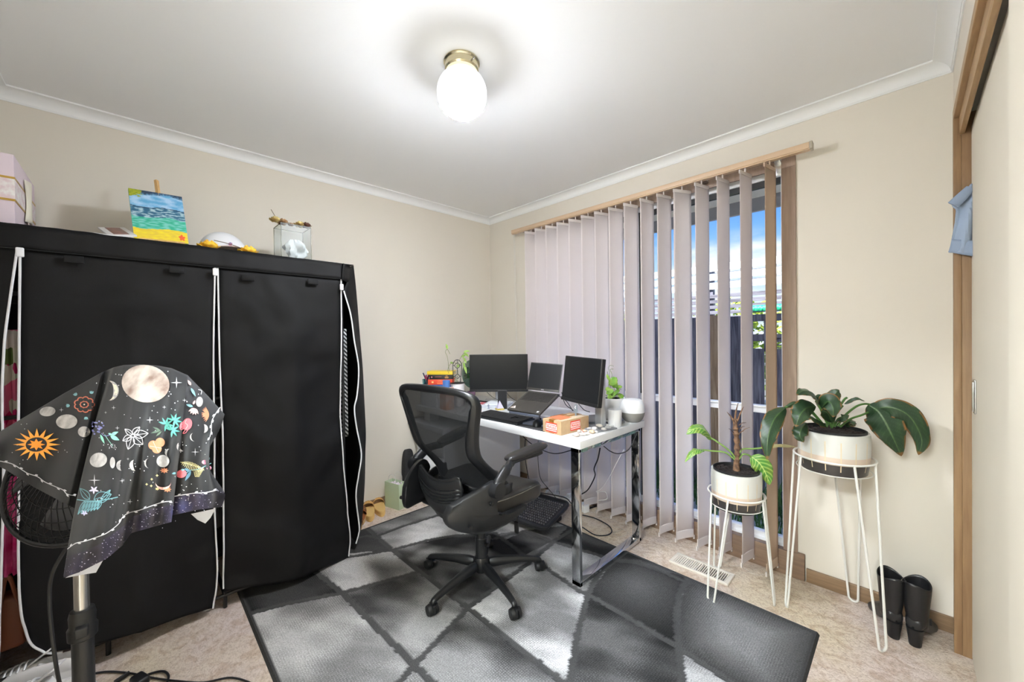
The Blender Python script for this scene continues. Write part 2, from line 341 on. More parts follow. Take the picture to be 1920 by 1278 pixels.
# ------------------------------------------------------------------ floor register
fv = thing('floor_vent', 'cream metal floor heating vent in the carpet below the window', 'vent', (2.015, -.275, 0))
f_ = MB(); f_.box(1.865, -.335, .0, 2.165, -.318, .012, bev=.003); f_.box(1.865, -.233, .0, 2.165, -.216, .012, bev=.003); f_.box(1.865, -.32, 0, 1.885, -.23, .012, bev=.003); f_.box(2.145, -.32, 0, 2.165, -.23, .012, bev=.003)
f_.box(2.01, -.32, 0, 2.016, -.23, .011)
obj('frame', f_, mat('cream_metal', (216, 208, 194), .4), fv, world=True)
for k in range(26):
    x = 1.889+k*.0101; a = .6 if x < 2.01 else -.2
    obj('slat', MB().box(-.0006-(.003 if x < 2.01 else .0015), -.318, .001, .0006+(.003 if x < 2.01 else .0015), -.232, .0095, Matrix.Translation((x, 0, 0))), MATS['cream_metal'], fv, world=True)
obj('duct', MB().box(1.885, -.32, .0005, 2.145, -.23, .002), m_dblack, fv, world=True)
# ------------------------------------------------------------------ ceiling lamp
lp = thing('ceiling_lamp', 'globe ceiling lamp with gilt ring base and floral glass shade, lit', 'ceiling lamp', (1.525, -1.475, CH))
lb_ = MB().lathe([(.0, 0), (.072, 0), (.074, -.006), (.068, -.01), (.069, -.034), (.064, -.04), (.05, -.042)], 40); obj('base_ring', lb_, mat('gilt_metal', (206, 196, 165), .22, 1), lp)
pr_ = [(.045, -.038)]
for k in range(17):
    w = -PI/2+.42+(k/16)*(PI-.42); w = math.radians(90-28)-(k/16)*math.radians(152); pr_.append((.102*math.cos(w), -.128+.098*math.sin(w)))
pr_.append((0, -.226))
def globe_mat():
    m = bpy.data.materials.new('lit_glass_globe'); m.use_nodes = True; nt = m.node_tree; b = nt.nodes['Principled BSDF']
    tc = nt.nodes.new('ShaderNodeTexCoord'); n = nt.nodes.new('ShaderNodeTexNoise'); n.inputs['Scale'].default_value = 38; n.inputs['Detail'].default_value = 3
    nt.links.new(tc.outputs['Object'], n.inputs['Vector']); sp = nt.nodes.new('ShaderNodeSeparateXYZ'); nt.links.new(tc.outputs['Object'], sp.inputs[0])
    r = nt.nodes.new('ShaderNodeMapRange'); r.inputs[1].default_value = .5; r.inputs[2].default_value = .56; r.inputs[3].default_value = 1; r.inputs[4].default_value = .82
    nt.links.new(n.outputs['Fac'], r.inputs[0])
    zr = nt.nodes.new('ShaderNodeMapRange'); zr.inputs[1].default_value = -.216; zr.inputs[2].default_value = -.158; zr.inputs[3].default_value = 1; zr.inputs[4].default_value = .0026; nt.links.new(sp.outputs[2], zr.inputs[0])
    mu = nt.nodes.new('ShaderNodeMath'); mu.operation = 'MULTIPLY'; nt.links.new(r.outputs[0], mu.inputs[0]); nt.links.new(zr.outputs[0], mu.inputs[1])
    mu2 = nt.nodes.new('ShaderNodeMath'); mu2.operation = 'MULTIPLY'; mu2.inputs[1].default_value = LAMP; nt.links.new(mu.outputs[0], mu2.inputs[0])
    nt.links.new(mu2.outputs[0], b.inputs['Emission Strength']); b.inputs['Emission Color'].default_value = (.96, 1, 1.09, 1); b.inputs['Base Color'].default_value = (.9, .9, .88, 1); b.inputs['Roughness'].default_value = .15
    return m
LAMP = 440
obj('globe_shade', MB().lathe(pr_, 48), globe_mat(), lp)
obj('retaining_screw', MB().tube([(.066, 0, -.024), (.082, 0, -.024)], .0035, 8), m_steel, lp)
# ------------------------------------------------------------------ outside
m_soff = mat('cream_soffit', (255, 244, 220), .8); m_fascia = mat('grey_fascia', (150, 148, 150), .7)
tag(obj('eave_soffit', MB().box(-4, .12, 2.30, 7, .92, 2.33), m_soff), 'cream eave soffit outside above the window', 'eave')
tag(obj('eave_fascia', MB().box(-4, .92, 2.20, 7, .95, 2.36), m_fascia), 'grey fascia board along the outer edge of the eave', 'fascia')
tag(obj('shade_roof_slab', MB().box(-4, -5, 2.56, 7, .92, 2.62), m_fascia), 'unseen flat roof slab added over the room to shade the fence', 'roof')  # unseen roof, added to block the sun from the fence
m_fence = wood('weathered_fence', (136, 132, 140), (80, 76, 84), 2, 3, .9)
GZ = -.42
tag(obj('garden_ground', MB().box(-12, .12, GZ-.1, 12, 16, GZ), mat('pale_bounce_ground', (226, 224, 214), 1, var=.15, vs=6)), 'ground outside the window, made pale to bounce light upward', 'ground')  # ground colour made pale so daylight bounces up to the soffit
fe = thing('paling_fence', 'weathered dark paling fence outside the window', 'fence', (0, 2.0, GZ))
fb = MB(); x = -5.0; rnd = random.Random(3)
while x < 1.64:
    w = .13+rnd.random()*.04; zt = 1.455+rnd.random()*.015; fb.box(x, 2.0, GZ, x+w-.006, 2.02, zt, Matrix.Translation((0, rnd.random()*.012, 0))); x += w
obj('palings', fb, m_fence, fe, world=True)
f2 = MB(); x = 1.66
while x < 4:
    w = .13+rnd.random()*.04; f2.box(x, 2.0, GZ, x+w-.008, 2.02, 1.12+rnd.random()*.02); x += w
obj('low_palings', f2, m_fence, fe, world=True)
f3 = MB(); f3.box(1.64, 2.02, 1.40, 4, 2.06, 1.47); f3.box(1.64, 2.0, GZ, 1.70, 2.05, 1.47); f3.box(1.80, 2.02, 1.10, 1.835, 2.05, 1.42); f3.box(1.865, 2.02, 1.1, 1.90, 2.05, 1.42); f3.box(-5, 2.03, 1.2, 4, 2.08, 1.27)
for k in range(4): f3.box(1.90, 2.03, 1.13+k*.03, 4, 2.04, 1.14+k*.03)
obj('rail', f3, m_fence, fe, world=True)
tag(obj('fence_post', MB().box(1.335, 1.90, GZ, 1.435, 1.99, 1.475, bev=.004), wood('brown_post', (190, 160, 126), (150, 120, 90), 2, 4, .85)), 'light brown timber post standing in front of the dark fence', 'post')
nb = thing('slatted_pergola', 'neighbour pergola of sunlit white upper slats and grey lower slats beyond the fence', 'pergola', (0, 5, GZ))
ws = MB(); gs = MB()
for k in range(3): ws.box(-6, 5+k*.05, 2.41-k*.155, 4, 5.02+k*.05, 2.535-k*.155, Matrix.Rotation(.0, 4, 'Y'))
for k in range(5): gs.box(-6, 5.1, 1.94-k*.098-.03*(k > 3), 4, 5.14, 2.0-k*.098)
obj('white_slat_panel', ws, mat('sunlit_white_boards', (245, 244, 240), .7), nb, world=True)
obj('grey_slat_panel', gs, wood('grey_boards', (128, 124, 128), (84, 80, 84), 0, 2, .9), nb, world=True)
for x in (-5, -2.4, .2, 2.8): obj('post', MB().box(x, 5.15, GZ, x+.1, 5.25, 2.5), m_fence, nb, world=True)
tag(obj('green_screen', MB().grid(lambda u, v: Vector((.9+u*4, 5.05+.01*math.sin(u*400), 1.66+v*.10)), 160, 2), mat('green_sheet', (40, 176, 120), .5), solid=.004), 'green corrugated sheet at the foot of the neighbour pergola', 'sheet')
def blob(name, c, r, n, m, label, cat, sz=.09):
    mb = MB(); rr = random.Random(int(abs(c[0])*97+c[1]*13))
    for k in range(n):
        th = rr.random()*2*PI; ph = math.acos(2*rr.random()-1); q = rr.random()**.4
        p = Vector(c)+Vector((r[0]*q*math.sin(ph)*math.cos(th), r[1]*q*math.sin(ph)*math.sin(th), r[2]*q*math.cos(ph)))
        d = Vector((rr.random()-.5, rr.random()-.5, rr.random()-.5)).normalized(); e = d.orthogonal().normalized()
        mb.add([p-d*sz, p+e*sz*.4, p+d*sz, p-e*sz*.4], [(0, 1, 2, 3)])
    return tag(obj(name, mb, m, weld=False, smooth=False), label, cat)
m_leafY = mat('yellow_green_leaves', (196, 206, 70), .8, c2=(120, 150, 50), vs=9)
for i, (x, s) in enumerate(((-2.9, 1.35), (.2, 1.3), (3.2, 1.3))):
    blob('garden_bush', (x, 6.6, .85), (s, .5, 1.25), 1500, m_leafY, ['yellow green bush behind the pergola, left of the three beyond the fence', 'yellow green bush behind the pergola, middle one beyond the fence', 'yellow green bush behind the pergola, right one beyond the fence'][i], 'bush')
gr = MB(); rr = random.Random(5)
for k in range(3600):
    y = 1.0+.95*(rr.random()**.6); x = -1+5*rr.random(); h = .10+.30*rr.random()*(y/2); a = rr.random()*PI; dx = math.cos(a)*.006; dy = math.sin(a)*.006
    lx = (rr.random()-.5)*h*.8; ly = (rr.random()-.5)*.12
    if y+ly > 1.95: ly = 0
    gr.add([(x-dx, y-dy, GZ), (x+dx, y+dy, GZ), (x+dx*.7+lx*.4, y+dy*.7+ly*.4, GZ+h*.6), (x+lx, y+ly, GZ+h), (x-dx*.7+lx*.4, y-dy*.7+ly*.4, GZ+h*.6)], [(0, 1, 2, 4), (4, 2, 3)])
tag(obj('weedy_grass', gr, mat('weed_green', (84, 128, 62), .7, c2=(50, 84, 40), vs=14), weld=False, smooth=False), 'long green weeds growing along the foot of the dark fence', 'grass', kind='stuff')
# sky and sun
w = bpy.data.worlds.new('World'); sc.world = w; w.use_nodes = True; nt = w.node_tree; bg = nt.nodes['Background']
tc = nt.nodes.new('ShaderNodeTexCoord'); sp = nt.nodes.new('ShaderNodeSeparateXYZ'); nt.links.new(tc.outputs['Generated'], sp.inputs[0])
rp = nt.nodes.new('ShaderNodeValToRGB'); e = rp.color_ramp.elements; e[0].position = .0; e[0].color = lin((226, 238, 250)); e[1].position = 1; e[1].color = lin((70, 130, 225))
e2 = rp.color_ramp.elements.new(.17); e2.color = lin((178, 212, 250)); e3 = rp.color_ramp.elements.new(.225); e3.color = lin((126, 180, 248)); e4 = rp.color_ramp.elements.new(.30); e4.color = lin((84, 150, 244))
nt.links.new(sp.outputs[2], rp.inputs[0])
mp = nt.nodes.new('ShaderNodeMapping'); mp.inputs['Scale'].default_value = (1, 1, 3.2); nt.links.new(tc.outputs['Generated'], mp.inputs[0])
cn = nt.nodes.new('ShaderNodeTexNoise'); cn.inputs['Scale'].default_value = 5.5; cn.inputs['Detail'].default_value = 7; nt.links.new(mp.outputs[0], cn.inputs['Vector'])
cr = nt.nodes.new('ShaderNodeMapRange'); cr.inputs[1].default_value = .46; cr.inputs[2].default_value = .66; nt.links.new(cn.outputs['Fac'], cr.inputs[0])
zr = nt.nodes.new('ShaderNodeMapRange'); zr.inputs[1].default_value = .185; zr.inputs[2].default_value = .235; zr.inputs[3].default_value = 1; zr.inputs[4].default_value = .0; nt.links.new(sp.outputs[2], zr.inputs[0])
mu = nt.nodes.new('ShaderNodeMath'); mu.operation = 'MULTIPLY'; nt.links.new(cr.outputs[0], mu.inputs[0]); nt.links.new(zr.outputs[0], mu.inputs[1])
mx = nt.nodes.new('ShaderNodeMix'); mx.data_type = 'RGBA'; nt.links.new(mu.outputs[0], mx.inputs[0]); nt.links.new(rp.outputs[0], mx.inputs[6]); mx.inputs[7].default_value = (1, 1, 1, 1)
nt.links.new(mx.outputs[2], bg.inputs[0]); bg.inputs[1].default_value = .95
sl = bpy.data.lights.new('sun', 'SUN'); sl.energy = 12; sl.angle = .01; so = bpy.data.objects.new('sun', sl); COL.objects.link(so)
so.rotation_euler = Vector((.25, .75, -.62)).to_track_quat('-Z', 'Y').to_euler()
# ================================================================== rug
RX0, RX1, RY0, RY1, RZ = .28, 2.54, -2.105, -.41, .014
def rug_mat():
    m = bpy.data.materials.new('carved_rug_pile'); m.use_nodes = True; nt = m.node_tree; b = nt.nodes['Principled BSDF']
    at = nt.nodes.new('ShaderNodeAttribute'); at.attribute_name = 'pattern'
    tc = nt.nodes.new('ShaderNodeTexCoord'); mp = nt.nodes.new('ShaderNodeMapping'); mp.inputs['Scale'].default_value = (115, 115, 0); mp.inputs['Rotation'].default_value = (0, 0, .0)
    vo = nt.nodes.new('ShaderNodeTexVoronoi'); vo.inputs['Scale'].default_value = 1; vo.inputs['Randomness'].default_value = .25
    nt.links.new(tc.outputs['Object'], mp.inputs[0]); nt.links.new(mp.outputs[0], vo.inputs['Vector'])
    n = nt.nodes.new('ShaderNodeTexNoise'); n.inputs['Scale'].default_value = 5; n.inputs['Detail'].default_value = 3; nt.links.new(tc.outputs['Object'], n.inputs['Vector'])
    # dot strength varies over the rug
    st = nt.nodes.new('ShaderNodeMapRange'); st.inputs[1].default_value = .38; st.inputs[2].default_value = .62; st.inputs[3].default_value = .25; st.inputs[4].default_value = 1; nt.links.new(n.outputs['Fac'], st.inputs[0])
    r = nt.nodes.new('ShaderNodeMapRange'); r.inputs[1].default_value = .22; r.inputs[2].default_value = .42; r.inputs[3].default_value = 1.5; r.inputs[4].default_value = .72; nt.links.new(vo.outputs['Distance'], r.inputs[0])
    mx1 = nt.nodes.new('ShaderNodeMix'); mx1.inputs[2].default_value = 1; nt.links.new(st.outputs[0], mx1.inputs[0]); nt.links.new(r.outputs[0], mx1.inputs[3])
    al = nt.nodes.new('ShaderNodeMix'); al.inputs[2].default_value = 1; nt.links.new(at.outputs['Alpha'], al.inputs[0]); nt.links.new(mx1.outputs[0], al.inputs[3])
    n2 = nt.nodes.new('ShaderNodeTexNoise'); n2.inputs['Scale'].default_value = 330; n2.inputs['Detail'].default_value = 2; nt.links.new(tc.outputs['Object'], n2.inputs['Vector'])
    r2 = nt.nodes.new('ShaderNodeMapRange'); r2.inputs[1].default_value = .3; r2.inputs[2].default_value = .7; r2.inputs[3].default_value = .7; r2.inputs[4].default_value = 1.3; nt.links.new(n2.outputs['Fac'], r2.inputs[0])
    mu = nt.nodes.new('ShaderNodeMath'); mu.operation = 'MULTIPLY'; nt.links.new(al.outputs[0], mu.inputs[0]); nt.links.new(r2.outputs[0], mu.inputs[1])
    vm = nt.nodes.new('ShaderNodeVectorMath'); vm.operation = 'SCALE'; nt.links.new(at.outputs['Color'], vm.inputs[0]); nt.links.new(mu.outputs[0], vm.inputs['Scale'])
    nt.links.new(vm.outputs[0], b.inputs['Base Color']); b.inputs['Roughness'].default_value = .95; b.inputs['Specular IOR Level'].default_value = .15
    bp = nt.nodes.new('ShaderNodeBump'); bp.inputs['Strength'].default_value = .7; bp.inputs['Distance'].default_value = .003; nt.links.new(n2.outputs['Fac'], bp.inputs['Height']); nt.links.new(bp.outputs[0], b.inputs['Normal'])
    return m
def g(*pts): return [onz(u, v, RZ).xy for u, v in pts]
LINES = [g((560, 1040), (587, 1067), (642, 1110), (777, 1245), (815, 1282), (870, 1330)), g((440, 1156), (540, 1130), (642, 1110), (715, 1090), (787, 1070)),
         g((777, 1245), (877, 1139), (945, 1088), (997, 1050), (1040, 1013), (1075, 990)), g((777, 1245), (740, 1285), (700, 1330)), g((600, 930), (687, 987), (735, 1030), (787, 1070), (880, 1140), (1037, 1262), (1100, 1320)),
         g((560, 1050), (660, 1042), (735, 1030), (800, 1012), (850, 1003), (930, 998)), g((650, 1010), (690, 1003), (705, 1005), (760, 984), (815, 967), (870, 950)),
         g((930, 1000), (985, 1042), (1020, 1060), (1088, 1108), (1103, 1113)), g((930, 1008), (985, 994), (1037, 1014), (1090, 1030), (1150, 1048), (1200, 1052)),
         g((1067, 1290), (1080, 1200), (1102, 1112), (1122, 1075), (1150, 1050), (1190, 1020)), g((1150, 1050), (1190, 1053), (1240, 1070), (1290, 1092)), g((1103, 1113), (1272, 1212), (1340, 1258), (1420, 1310)),
         g((1292, 1080), (1274, 1110), (1268, 1150), (1272, 1212), (1282, 1290)), g((1040, 1013), (1075, 990), (1100, 975))]
POLY = [  # pixel outline on the rug, dark tone, light tone, dottiness
    (g((430, 1100), (560, 1040), (642, 1110), (440, 1156)), 30, 62, .8), (g((440, 1156), (642, 1110), (777, 1245), (700, 1340), (500, 1400)), 118, 178, .7),
    (g((560, 1045), (735, 1030), (787, 1070), (642, 1110)), 96, 176, .6), (g((642, 1110), (787, 1070), (877, 1139), (777, 1245)), 62, 152, .8),
    (g((777, 1245), (880, 1140), (1037, 1262), (1150, 1360), (900, 1400)), 62, 140, 1), (g((777, 1245), (870, 1330), (800, 1400), (700, 1330)), 130, 170, .8),
    (g((787, 1070), (735, 1030), (850, 1003), (930, 998), (985, 1040), (997, 1050), (880, 1140)), 44, 138, .5),
    (g((735, 1030), (705, 1005), (815, 967), (1000, 930), (1060, 985), (930, 1000), (850, 1003)), 120, 202, .4), (g((705, 1005), (687, 987), (600, 930), (800, 850), (900, 940), (815, 967)), 72, 136, .4),
    (g((560, 1050), (600, 930), (687, 987), (735, 1030)), 50, 66, .2), (g((660, 1015), (655, 985), (692, 1000), (688, 1004)), 26, 30, .2),
    (g((942, 1015), (985, 994), (1035, 1014), (985, 1040)), 40, 92, .6), (g((880, 1140), (997, 1050), (1103, 1113), (1080, 1200), (1067, 1290), (1037, 1262)), 116, 206, .7),
    (g((997, 1050), (1037, 1014), (1150, 1050), (1103, 1113)), 110, 150, .5), (g((1040, 1013), (1090, 960), (1290, 1080), (1240, 1070), (1150, 1048)), 40, 76, .7),
    (g((1103, 1113), (1122, 1075), (1150, 1050), (1190, 1053), (1292, 1080), (1268, 1130), (1270, 1212)), 34, 90, .7),
    (g((1103, 1113), (1272, 1212), (1282, 1290), (1280, 1400), (1000, 1400), (1080, 1200)), 36, 96, .9), (g((1272, 1212), (1340, 1258), (1480, 1350), (1290, 1400)), 130, 176, .8),
    (g((1292, 1080), (1560, 1185), (1530, 1400), (1420, 1310), (1272, 1212), (1268, 1150)), 66, 128, .8)]
def inpoly(p, P):
    c = False; j = len(P)-1
    for i in range(len(P)):
        a, b = P[i], P[j]
        if (a[1] > p[1]) != (b[1] > p[1]) and p[0] < (b[0]-a[0])*(p[1]-a[1])/(b[1]-a[1])+a[0]: c = not c
        j = i
    return c
def rugcol(x, y):
    jx = x+.006*noise.noise(Vector((x*40, y*40, 0))); jy = y+.006*noise.noise(Vector((x*40, y*40, 9)))
    p = Vector((jx, jy)); dm = 9
    for L in LINES:
        for a, b in zip(L, L[1:]):
            ab = b-a; t = max(0, min(1, (p-a).dot(ab)/max(1e-9, ab.length_squared))); d = (p-a-ab*t).length
            if d < dm: dm = d
    ed = min(x-RX0, RX1-x, y-RY0, RY1-y)
    if ed < .016: return (62, .1, ed)
    if dm < .0145: return (72+8*noise.noise(Vector((x*6, y*6, 3))), .2, 0)
    for i, (P, a, b, dt) in enumerate(POLY):
        if inpoly(p, P):
            k = .5+1.35*noise.noise(Vector((x*2.6+y*1.2+i*7.3, y*5.2-x*2.2+i*3.1, i*5)))+.4*noise.noise(Vector((x*9, y*15-x*6, i)))
            if i in (18, 15): 
                c = sum((q for q in P), Vector((0, 0)))/len(P); k = 1.05-(p-c).length*(2.6 if i == 18 else 3.2)*(1.0)
                if i == 18: k = min(1, 1.35*min((dm-.017)/.22, ed/.22))
            k += .0
            kk = max(0, min(1, k)); return (a+(b-a)*kk, dt*(1 if kk < .8 else .6), 1)
    return (100, .5, 1)
nx = int((RX1-RX0)/.0075); ny = int((RY1-RY0)/.0075)
rg = MB(); rcol = []
for j in range(ny+1):
    for i in range(nx+1):
        x = RX0+(RX1-RX0)*i/nx; y = RY0+(RY1-RY0)*j/ny; c, dt, e = rugcol(x, y); ed = min(x-RX0, RX1-x, y-RY0, RY1-y)
        z = RZ if e == 1 else RZ-.004
        if ed < .016: z = RZ-.003+.004*math.sin(min(1, ed/.016)*PI)
        if ed < 1e-6: z = .0005
        rg.v.append(Vector((x, y, z))); kx = max(0, min(1, (x-.9)/1.2)); l = lin((c*(1-.02*kx), c*(.985), c*(.965+.035*kx))); rcol.append((l[0], l[1], l[2], dt))
for j in range(ny):
    for i in range(nx): a = j*(nx+1)+i; rg.f.append((a, a+1, a+nx+2, a+nx+1)); rg.mi.append(0)
m_rug = rug_mat()
ro = obj('area_rug', rg, m_rug, weld=False)
ca = ro.data.color_attributes.new('pattern', 'FLOAT_COLOR', 'POINT')
ca.data.foreach_set('color', [k for c in rcol for k in c])
tag(ro, 'large grey and black rug with a carved pattern of irregular panels', 'rug')
# ================================================================== desk
DZ, DX1, DY0, DY1, DX0 = .748, 1.668, -.885, -.215, .10
dk = thing('desk', 'white topped desk on square chrome loop legs in front of the blinds', 'desk', (.95, -.55, 0))
obj('tabletop', MB().box(DX0, DY0, DZ-.04, DX1, DY1, DZ, bev=.0015), m_desk, dk, world=True)
def loopleg(x0, x1):
    t = .048; m = MB()
    m.box(x0, DY0+.005, .0145, x1, DY0+.005+t*.42, DZ-.04, bev=.0015); m.box(x0, DY1-.035-t*.42, .0145, x1, DY1-.035, DZ-.04, bev=.0015)
    m.box(x0, DY0+.005, .0145, x1, DY1-.035, .016+t*.42, bev=.0015); m.box(x0, DY0+.005, DZ-.04-t*.42, x1, DY1-.035, DZ-.0401, bev=.001); return m
obj('loop_leg', loopleg(1.607, 1.657), m_chrome, dk, world=True)
obj('riser_block', MB().box(.12, -.82, .6252, .20, -.74, DZ-.0401), m_white, dk, world=True); obj('riser_block', MB().box(.12, -.34, .6252, .20, -.26, DZ-.0401), m_white, dk, world=True)
obj('leg_cap', MB().lathe([(.0, .008), (.014, .007), (.017, 0)], 20, (1.632, -.295, .037)), m_steel, dk, world=True)
m_tape = glassy('clear_tape', (214, 240, 234), .25, .15)
for a, b in ((-.86, -.82), (-.76, -.70), (-.60, -.50), (-.47, -.33)): obj('sticky_tape', MB().box(1.645, a, DZ-.058, 1.6688, b, DZ-.0405), m_tape, dk, world=True)
# low white chest under the left end of the desk
cs = thing('drawer_chest', 'low white chest of drawers under the left end of the desk', 'chest of drawers', (.28, -.48, 0))
obj('top_panel', MB().box(.005, -.905, .585, .50, -.06, .625, bev=.004), m_gloss, cs, world=True)
obj('body', MB().box(.10, -.865, .02, .46, -.09, .585), mat('satin_white', (244, 244, 246), .3), cs, world=True)
for k in range(3):
    z0 = .04+k*.182
    d = obj('drawer', MB().box(.103, -.878, z0, .457, -.864, z0+.176, bev=.002), m_gloss, cs, world=True)
    obj('handle', MB().tube([(.165, -.878, z0+.09), (.165, -.90, z0+.09)], .006, 10).tube([(.165, -.90, z0+.09), (.165, -.906, z0+.09)], .011, 12), m_steel, d, world=True)
# small organiser carrying the books
og = thing('desk_organiser', 'low white two drawer organiser at the left end of the desk, mostly behind the chair', 'organiser', (.23, -.73, DZ))
OZ = DZ+.135
def SL(u, v, z): return onz(u, v, z)
obj('body', MB().box(.115, -.85, DZ, .34, -.61, OZ, bev=.003), m_gloss, og, world=True)
for k in range(2): obj('drawer', MB().box(.34, -.845, DZ+.006+k*.065, .346, -.615, DZ+.066+k*.065, bev=.002), m_gloss, og, world=True)
# ---- things on the organiser: place by the ray that meets the height OZ
def ctr(u, v, z): return onz(u, v, z)
cp_ = W(818, 724, 3.02); 
BK = Vector((.42, -.52, OZ))
def book(name, w, d, h, z, rz, c, label, spine=None, x=0, y=0, page=True):
    t = thing(name, label, 'book', (BK.x+x, BK.y+y, z), rz)
    mb = MB(); mb.box(-w/2, -d/2, 0, w/2, d/2, .003, bev=.001).box(-w/2, -d/2, h-.003, w/2, d/2, h, bev=.001).box(-w/2, -d/2, 0, w/2, -d/2+.004, h, bev=.0015); obj('cover', mb, mat(name+'_cover_%d' % c[0], c, .4), t)
    obj('pages', MB().box(-w/2+.004, -d/2+.004, .003, w/2-.004, d/2-.004, h-.003), mat('book_paper', (236, 226, 196), .9), t)
    if spine:
        for (tx, s, dx, dz, col) in spine:
            if not isinstance(tx, str): obj('spine_mark', MB().box(dx-tx/2, -d/2-.0006, h/2+dz-s/2, dx+tx/2, -d/2, h/2+dz+s/2), mat('ink_%d_%d' % (col[0], col[2]), col, .5), t); continue
            text('spine_lettering', tx, s, Matrix.Translation((dx, -d/2-.0006, h/2+dz))@Matrix.Rotation(PI/2, 4, 'X'), mat('ink_%d_%d' % (col[0], col[2]), col, .5), t)
    return t
rzb = math.radians(46)
BK = Vector((.235, -.725, OZ))
book('thick_book', .20, .13, .028, OZ, rzb, (52, 96, 170), 'blue book at the bottom of the stack behind the chair')
z = OZ+.028
book('thick_book', .20, .135, .040, z, rzb+.05, (222, 74, 44), 'red book with orange lettering between the blue and black books', [('GREAT', .017, .0, .009, (240, 140, 90)), (.06, .006, .0, -.009, (240, 140, 90)), (.014, .012, -.065, 0, (250, 190, 120))]); z += .040
book('thick_book', .175, .125, .036, z, rzb+.02, (30, 29, 30), 'black book with small gold lettering under the yellow book', [(.05, .003, -.02, .002, (200, 110, 90)), (.016, .004, .045, .008, (220, 160, 90)), (.03, .005, .045, -.001, (220, 160, 90)), (.028, .003, .045, -.008, (220, 160, 90)), (.008, .01, -.07, 0, (230, 130, 140))]); z += .036
book('thick_book', .205, .12, .026, z, rzb-.12, (242, 208, 60), 'yellow book lying on top of the stack behind the chair', [(.008, .004, .07, .0, (190, 90, 40))])
def cup(name, r0, r1, h, loc, m, label, cat, thick=.004, handle=False):
    t = thing(name, label, cat, loc)
    obj('cup', MB().lathe([(0, 0), (r0*.95, 0), (r0, .004), (r1, h), (r1-thick, h), (r0-thick, .008), (0, .008)], 32), m, t)
    if handle: obj('handle', MB().tube(spl([(r0*.98, 0, h*.75), (r0+.022, 0, h*.7), (r0+.024, 0, h*.4), (r0*.98, 0, h*.25)]), .004, 8), m, t)
    return t
pc = Vector((.145, -.81, OZ+.01))
obj_ = tag(obj('coaster_box', MB().box(-.03, -.035, 0, .035, .03, .0098, Matrix.Translation((pc.x, pc.y, OZ)), bev=.001), mat('pale_blue_card', (170, 206, 216), .6)), 'pale blue box under the pen cup', 'box')
pcup = cup('pen_cup', .03, .034, .055, pc, glassy('aqua_glass', (150, 214, 222), .2, .1), 'aqua glass cup holding pens beside the book stack', 'pen cup')
rr = random.Random(2)
pens = [(130, 30, 70), (90, 60, 120), (190, 40, 90), (70, 40, 80), (160, 30, 60), (40, 50, 90), (210, 80, 120)]
for i, c in enumerate(pens):
    a = i/7*2*PI; p0 = Vector(pc)+Vector((.014*math.cos(a+PI), .014*math.sin(a+PI), .01)); p1 = Vector(pc)+Vector((.028*math.cos(a), .028*math.sin(a), .085+.01*(i % 3)))
    o = obj('pen', MB().tube([p0, p1], .0045, 8), mat('pen_%d' % i, c, .4)); tag(o, 'coloured pen standing in the aqua glass cup', 'pen', 'pens in the aqua cup')
mg = W(837, 722, 2.84); mg.z = .0
mz = zz = CC.z-(731-639)*2.84/FPX
tag(obj('card_box', MB().box(-.035, -.035, DZ, .045, .035, mz-.0005, Matrix.Translation((mg.x, mg.y, 0)), bev=.002), mat('pale_card', (240, 226, 218), .6, c2=(240, 170, 130), vs=20)), 'white and orange box under the small blue cup', 'box')
cup('blue_mug', .026, .027, .052, (mg.x, mg.y, mz), mat('blue_glaze', (84, 130, 200), .35), 'small blue cup standing in front of the book stack', 'cup')
# white pot with black wire trellis and trailing plant
tpz = CC.z-(724-639)*2.95/FPX; tq = W(858, 730, 2.98)
tp_ = thing('trellis_plant', 'trailing green plant on a black wire trellis in a white pot', 'potted plant', (tq.x, tq.y, DZ)); OP = OZ; OZ = DZ+.02
obj('pot', MB().lathe([(0, 0), (.048, 0), (.052, tpz-OZ+.018), (.048, tpz-OZ+.018), (.045, .01), (0, .01)], 32), mat('white_ceramic', (242, 240, 240), .3), tp_)
hh = tpz-OZ+.02
obj('soil', MB().lathe([(0, hh), (.058, hh), (.058, hh+.004), (0, hh+.006)], 32), m_dblack, tp_)
vr = Vector((CR.x, CR.y, 0)).normalized()
def tl(x, z): return Vector((vr.x*x, vr.y*x, hh+z))
tm = MB(); arch = [tl(-.035, 0), tl(-.034, .13)]+[tl(-.034*math.cos(w), .13+.05*math.sin(w)) for w in [PI*k/10 for k in range(1, 10)]]+[tl(.034, .13), tl(.022, 0)]
tm.tube(arch, .0028, 6)
for cz, rad in ((.135, .019), (.052, .016)): tm.tube([tl(rad*math.cos(2*PI*k/16), cz+rad*math.sin(2*PI*k/16)) for k in range(16)], .0024, 6, closed=True)
tm.tube([tl(-.034, .135), tl(-.019, .135)], .0024, 6).tube([tl(.019, .135), tl(.034, .135)], .0024, 6).tube([tl(0, .154), tl(0, .18)], .0024, 6).tube([tl(-.034, .052), tl(-.016, .052)], .0024, 6).tube([tl(.016, .052), tl(.028, .052)], .0024, 6).tube([tl(0, .068), tl(0, .116)], .0024, 6)
obj('trellis', tm, m_dblack, tp_)
m_vine = mat('pale_vine_green', (120, 128, 74), .6); m_lf = mat('fresh_leaf_green', (128, 176, 62), .45, c2=(86, 140, 44), vs=60); m_lfp = mat('pale_leaf_green', (176, 206, 110), .5, c2=(130, 176, 70), vs=60)
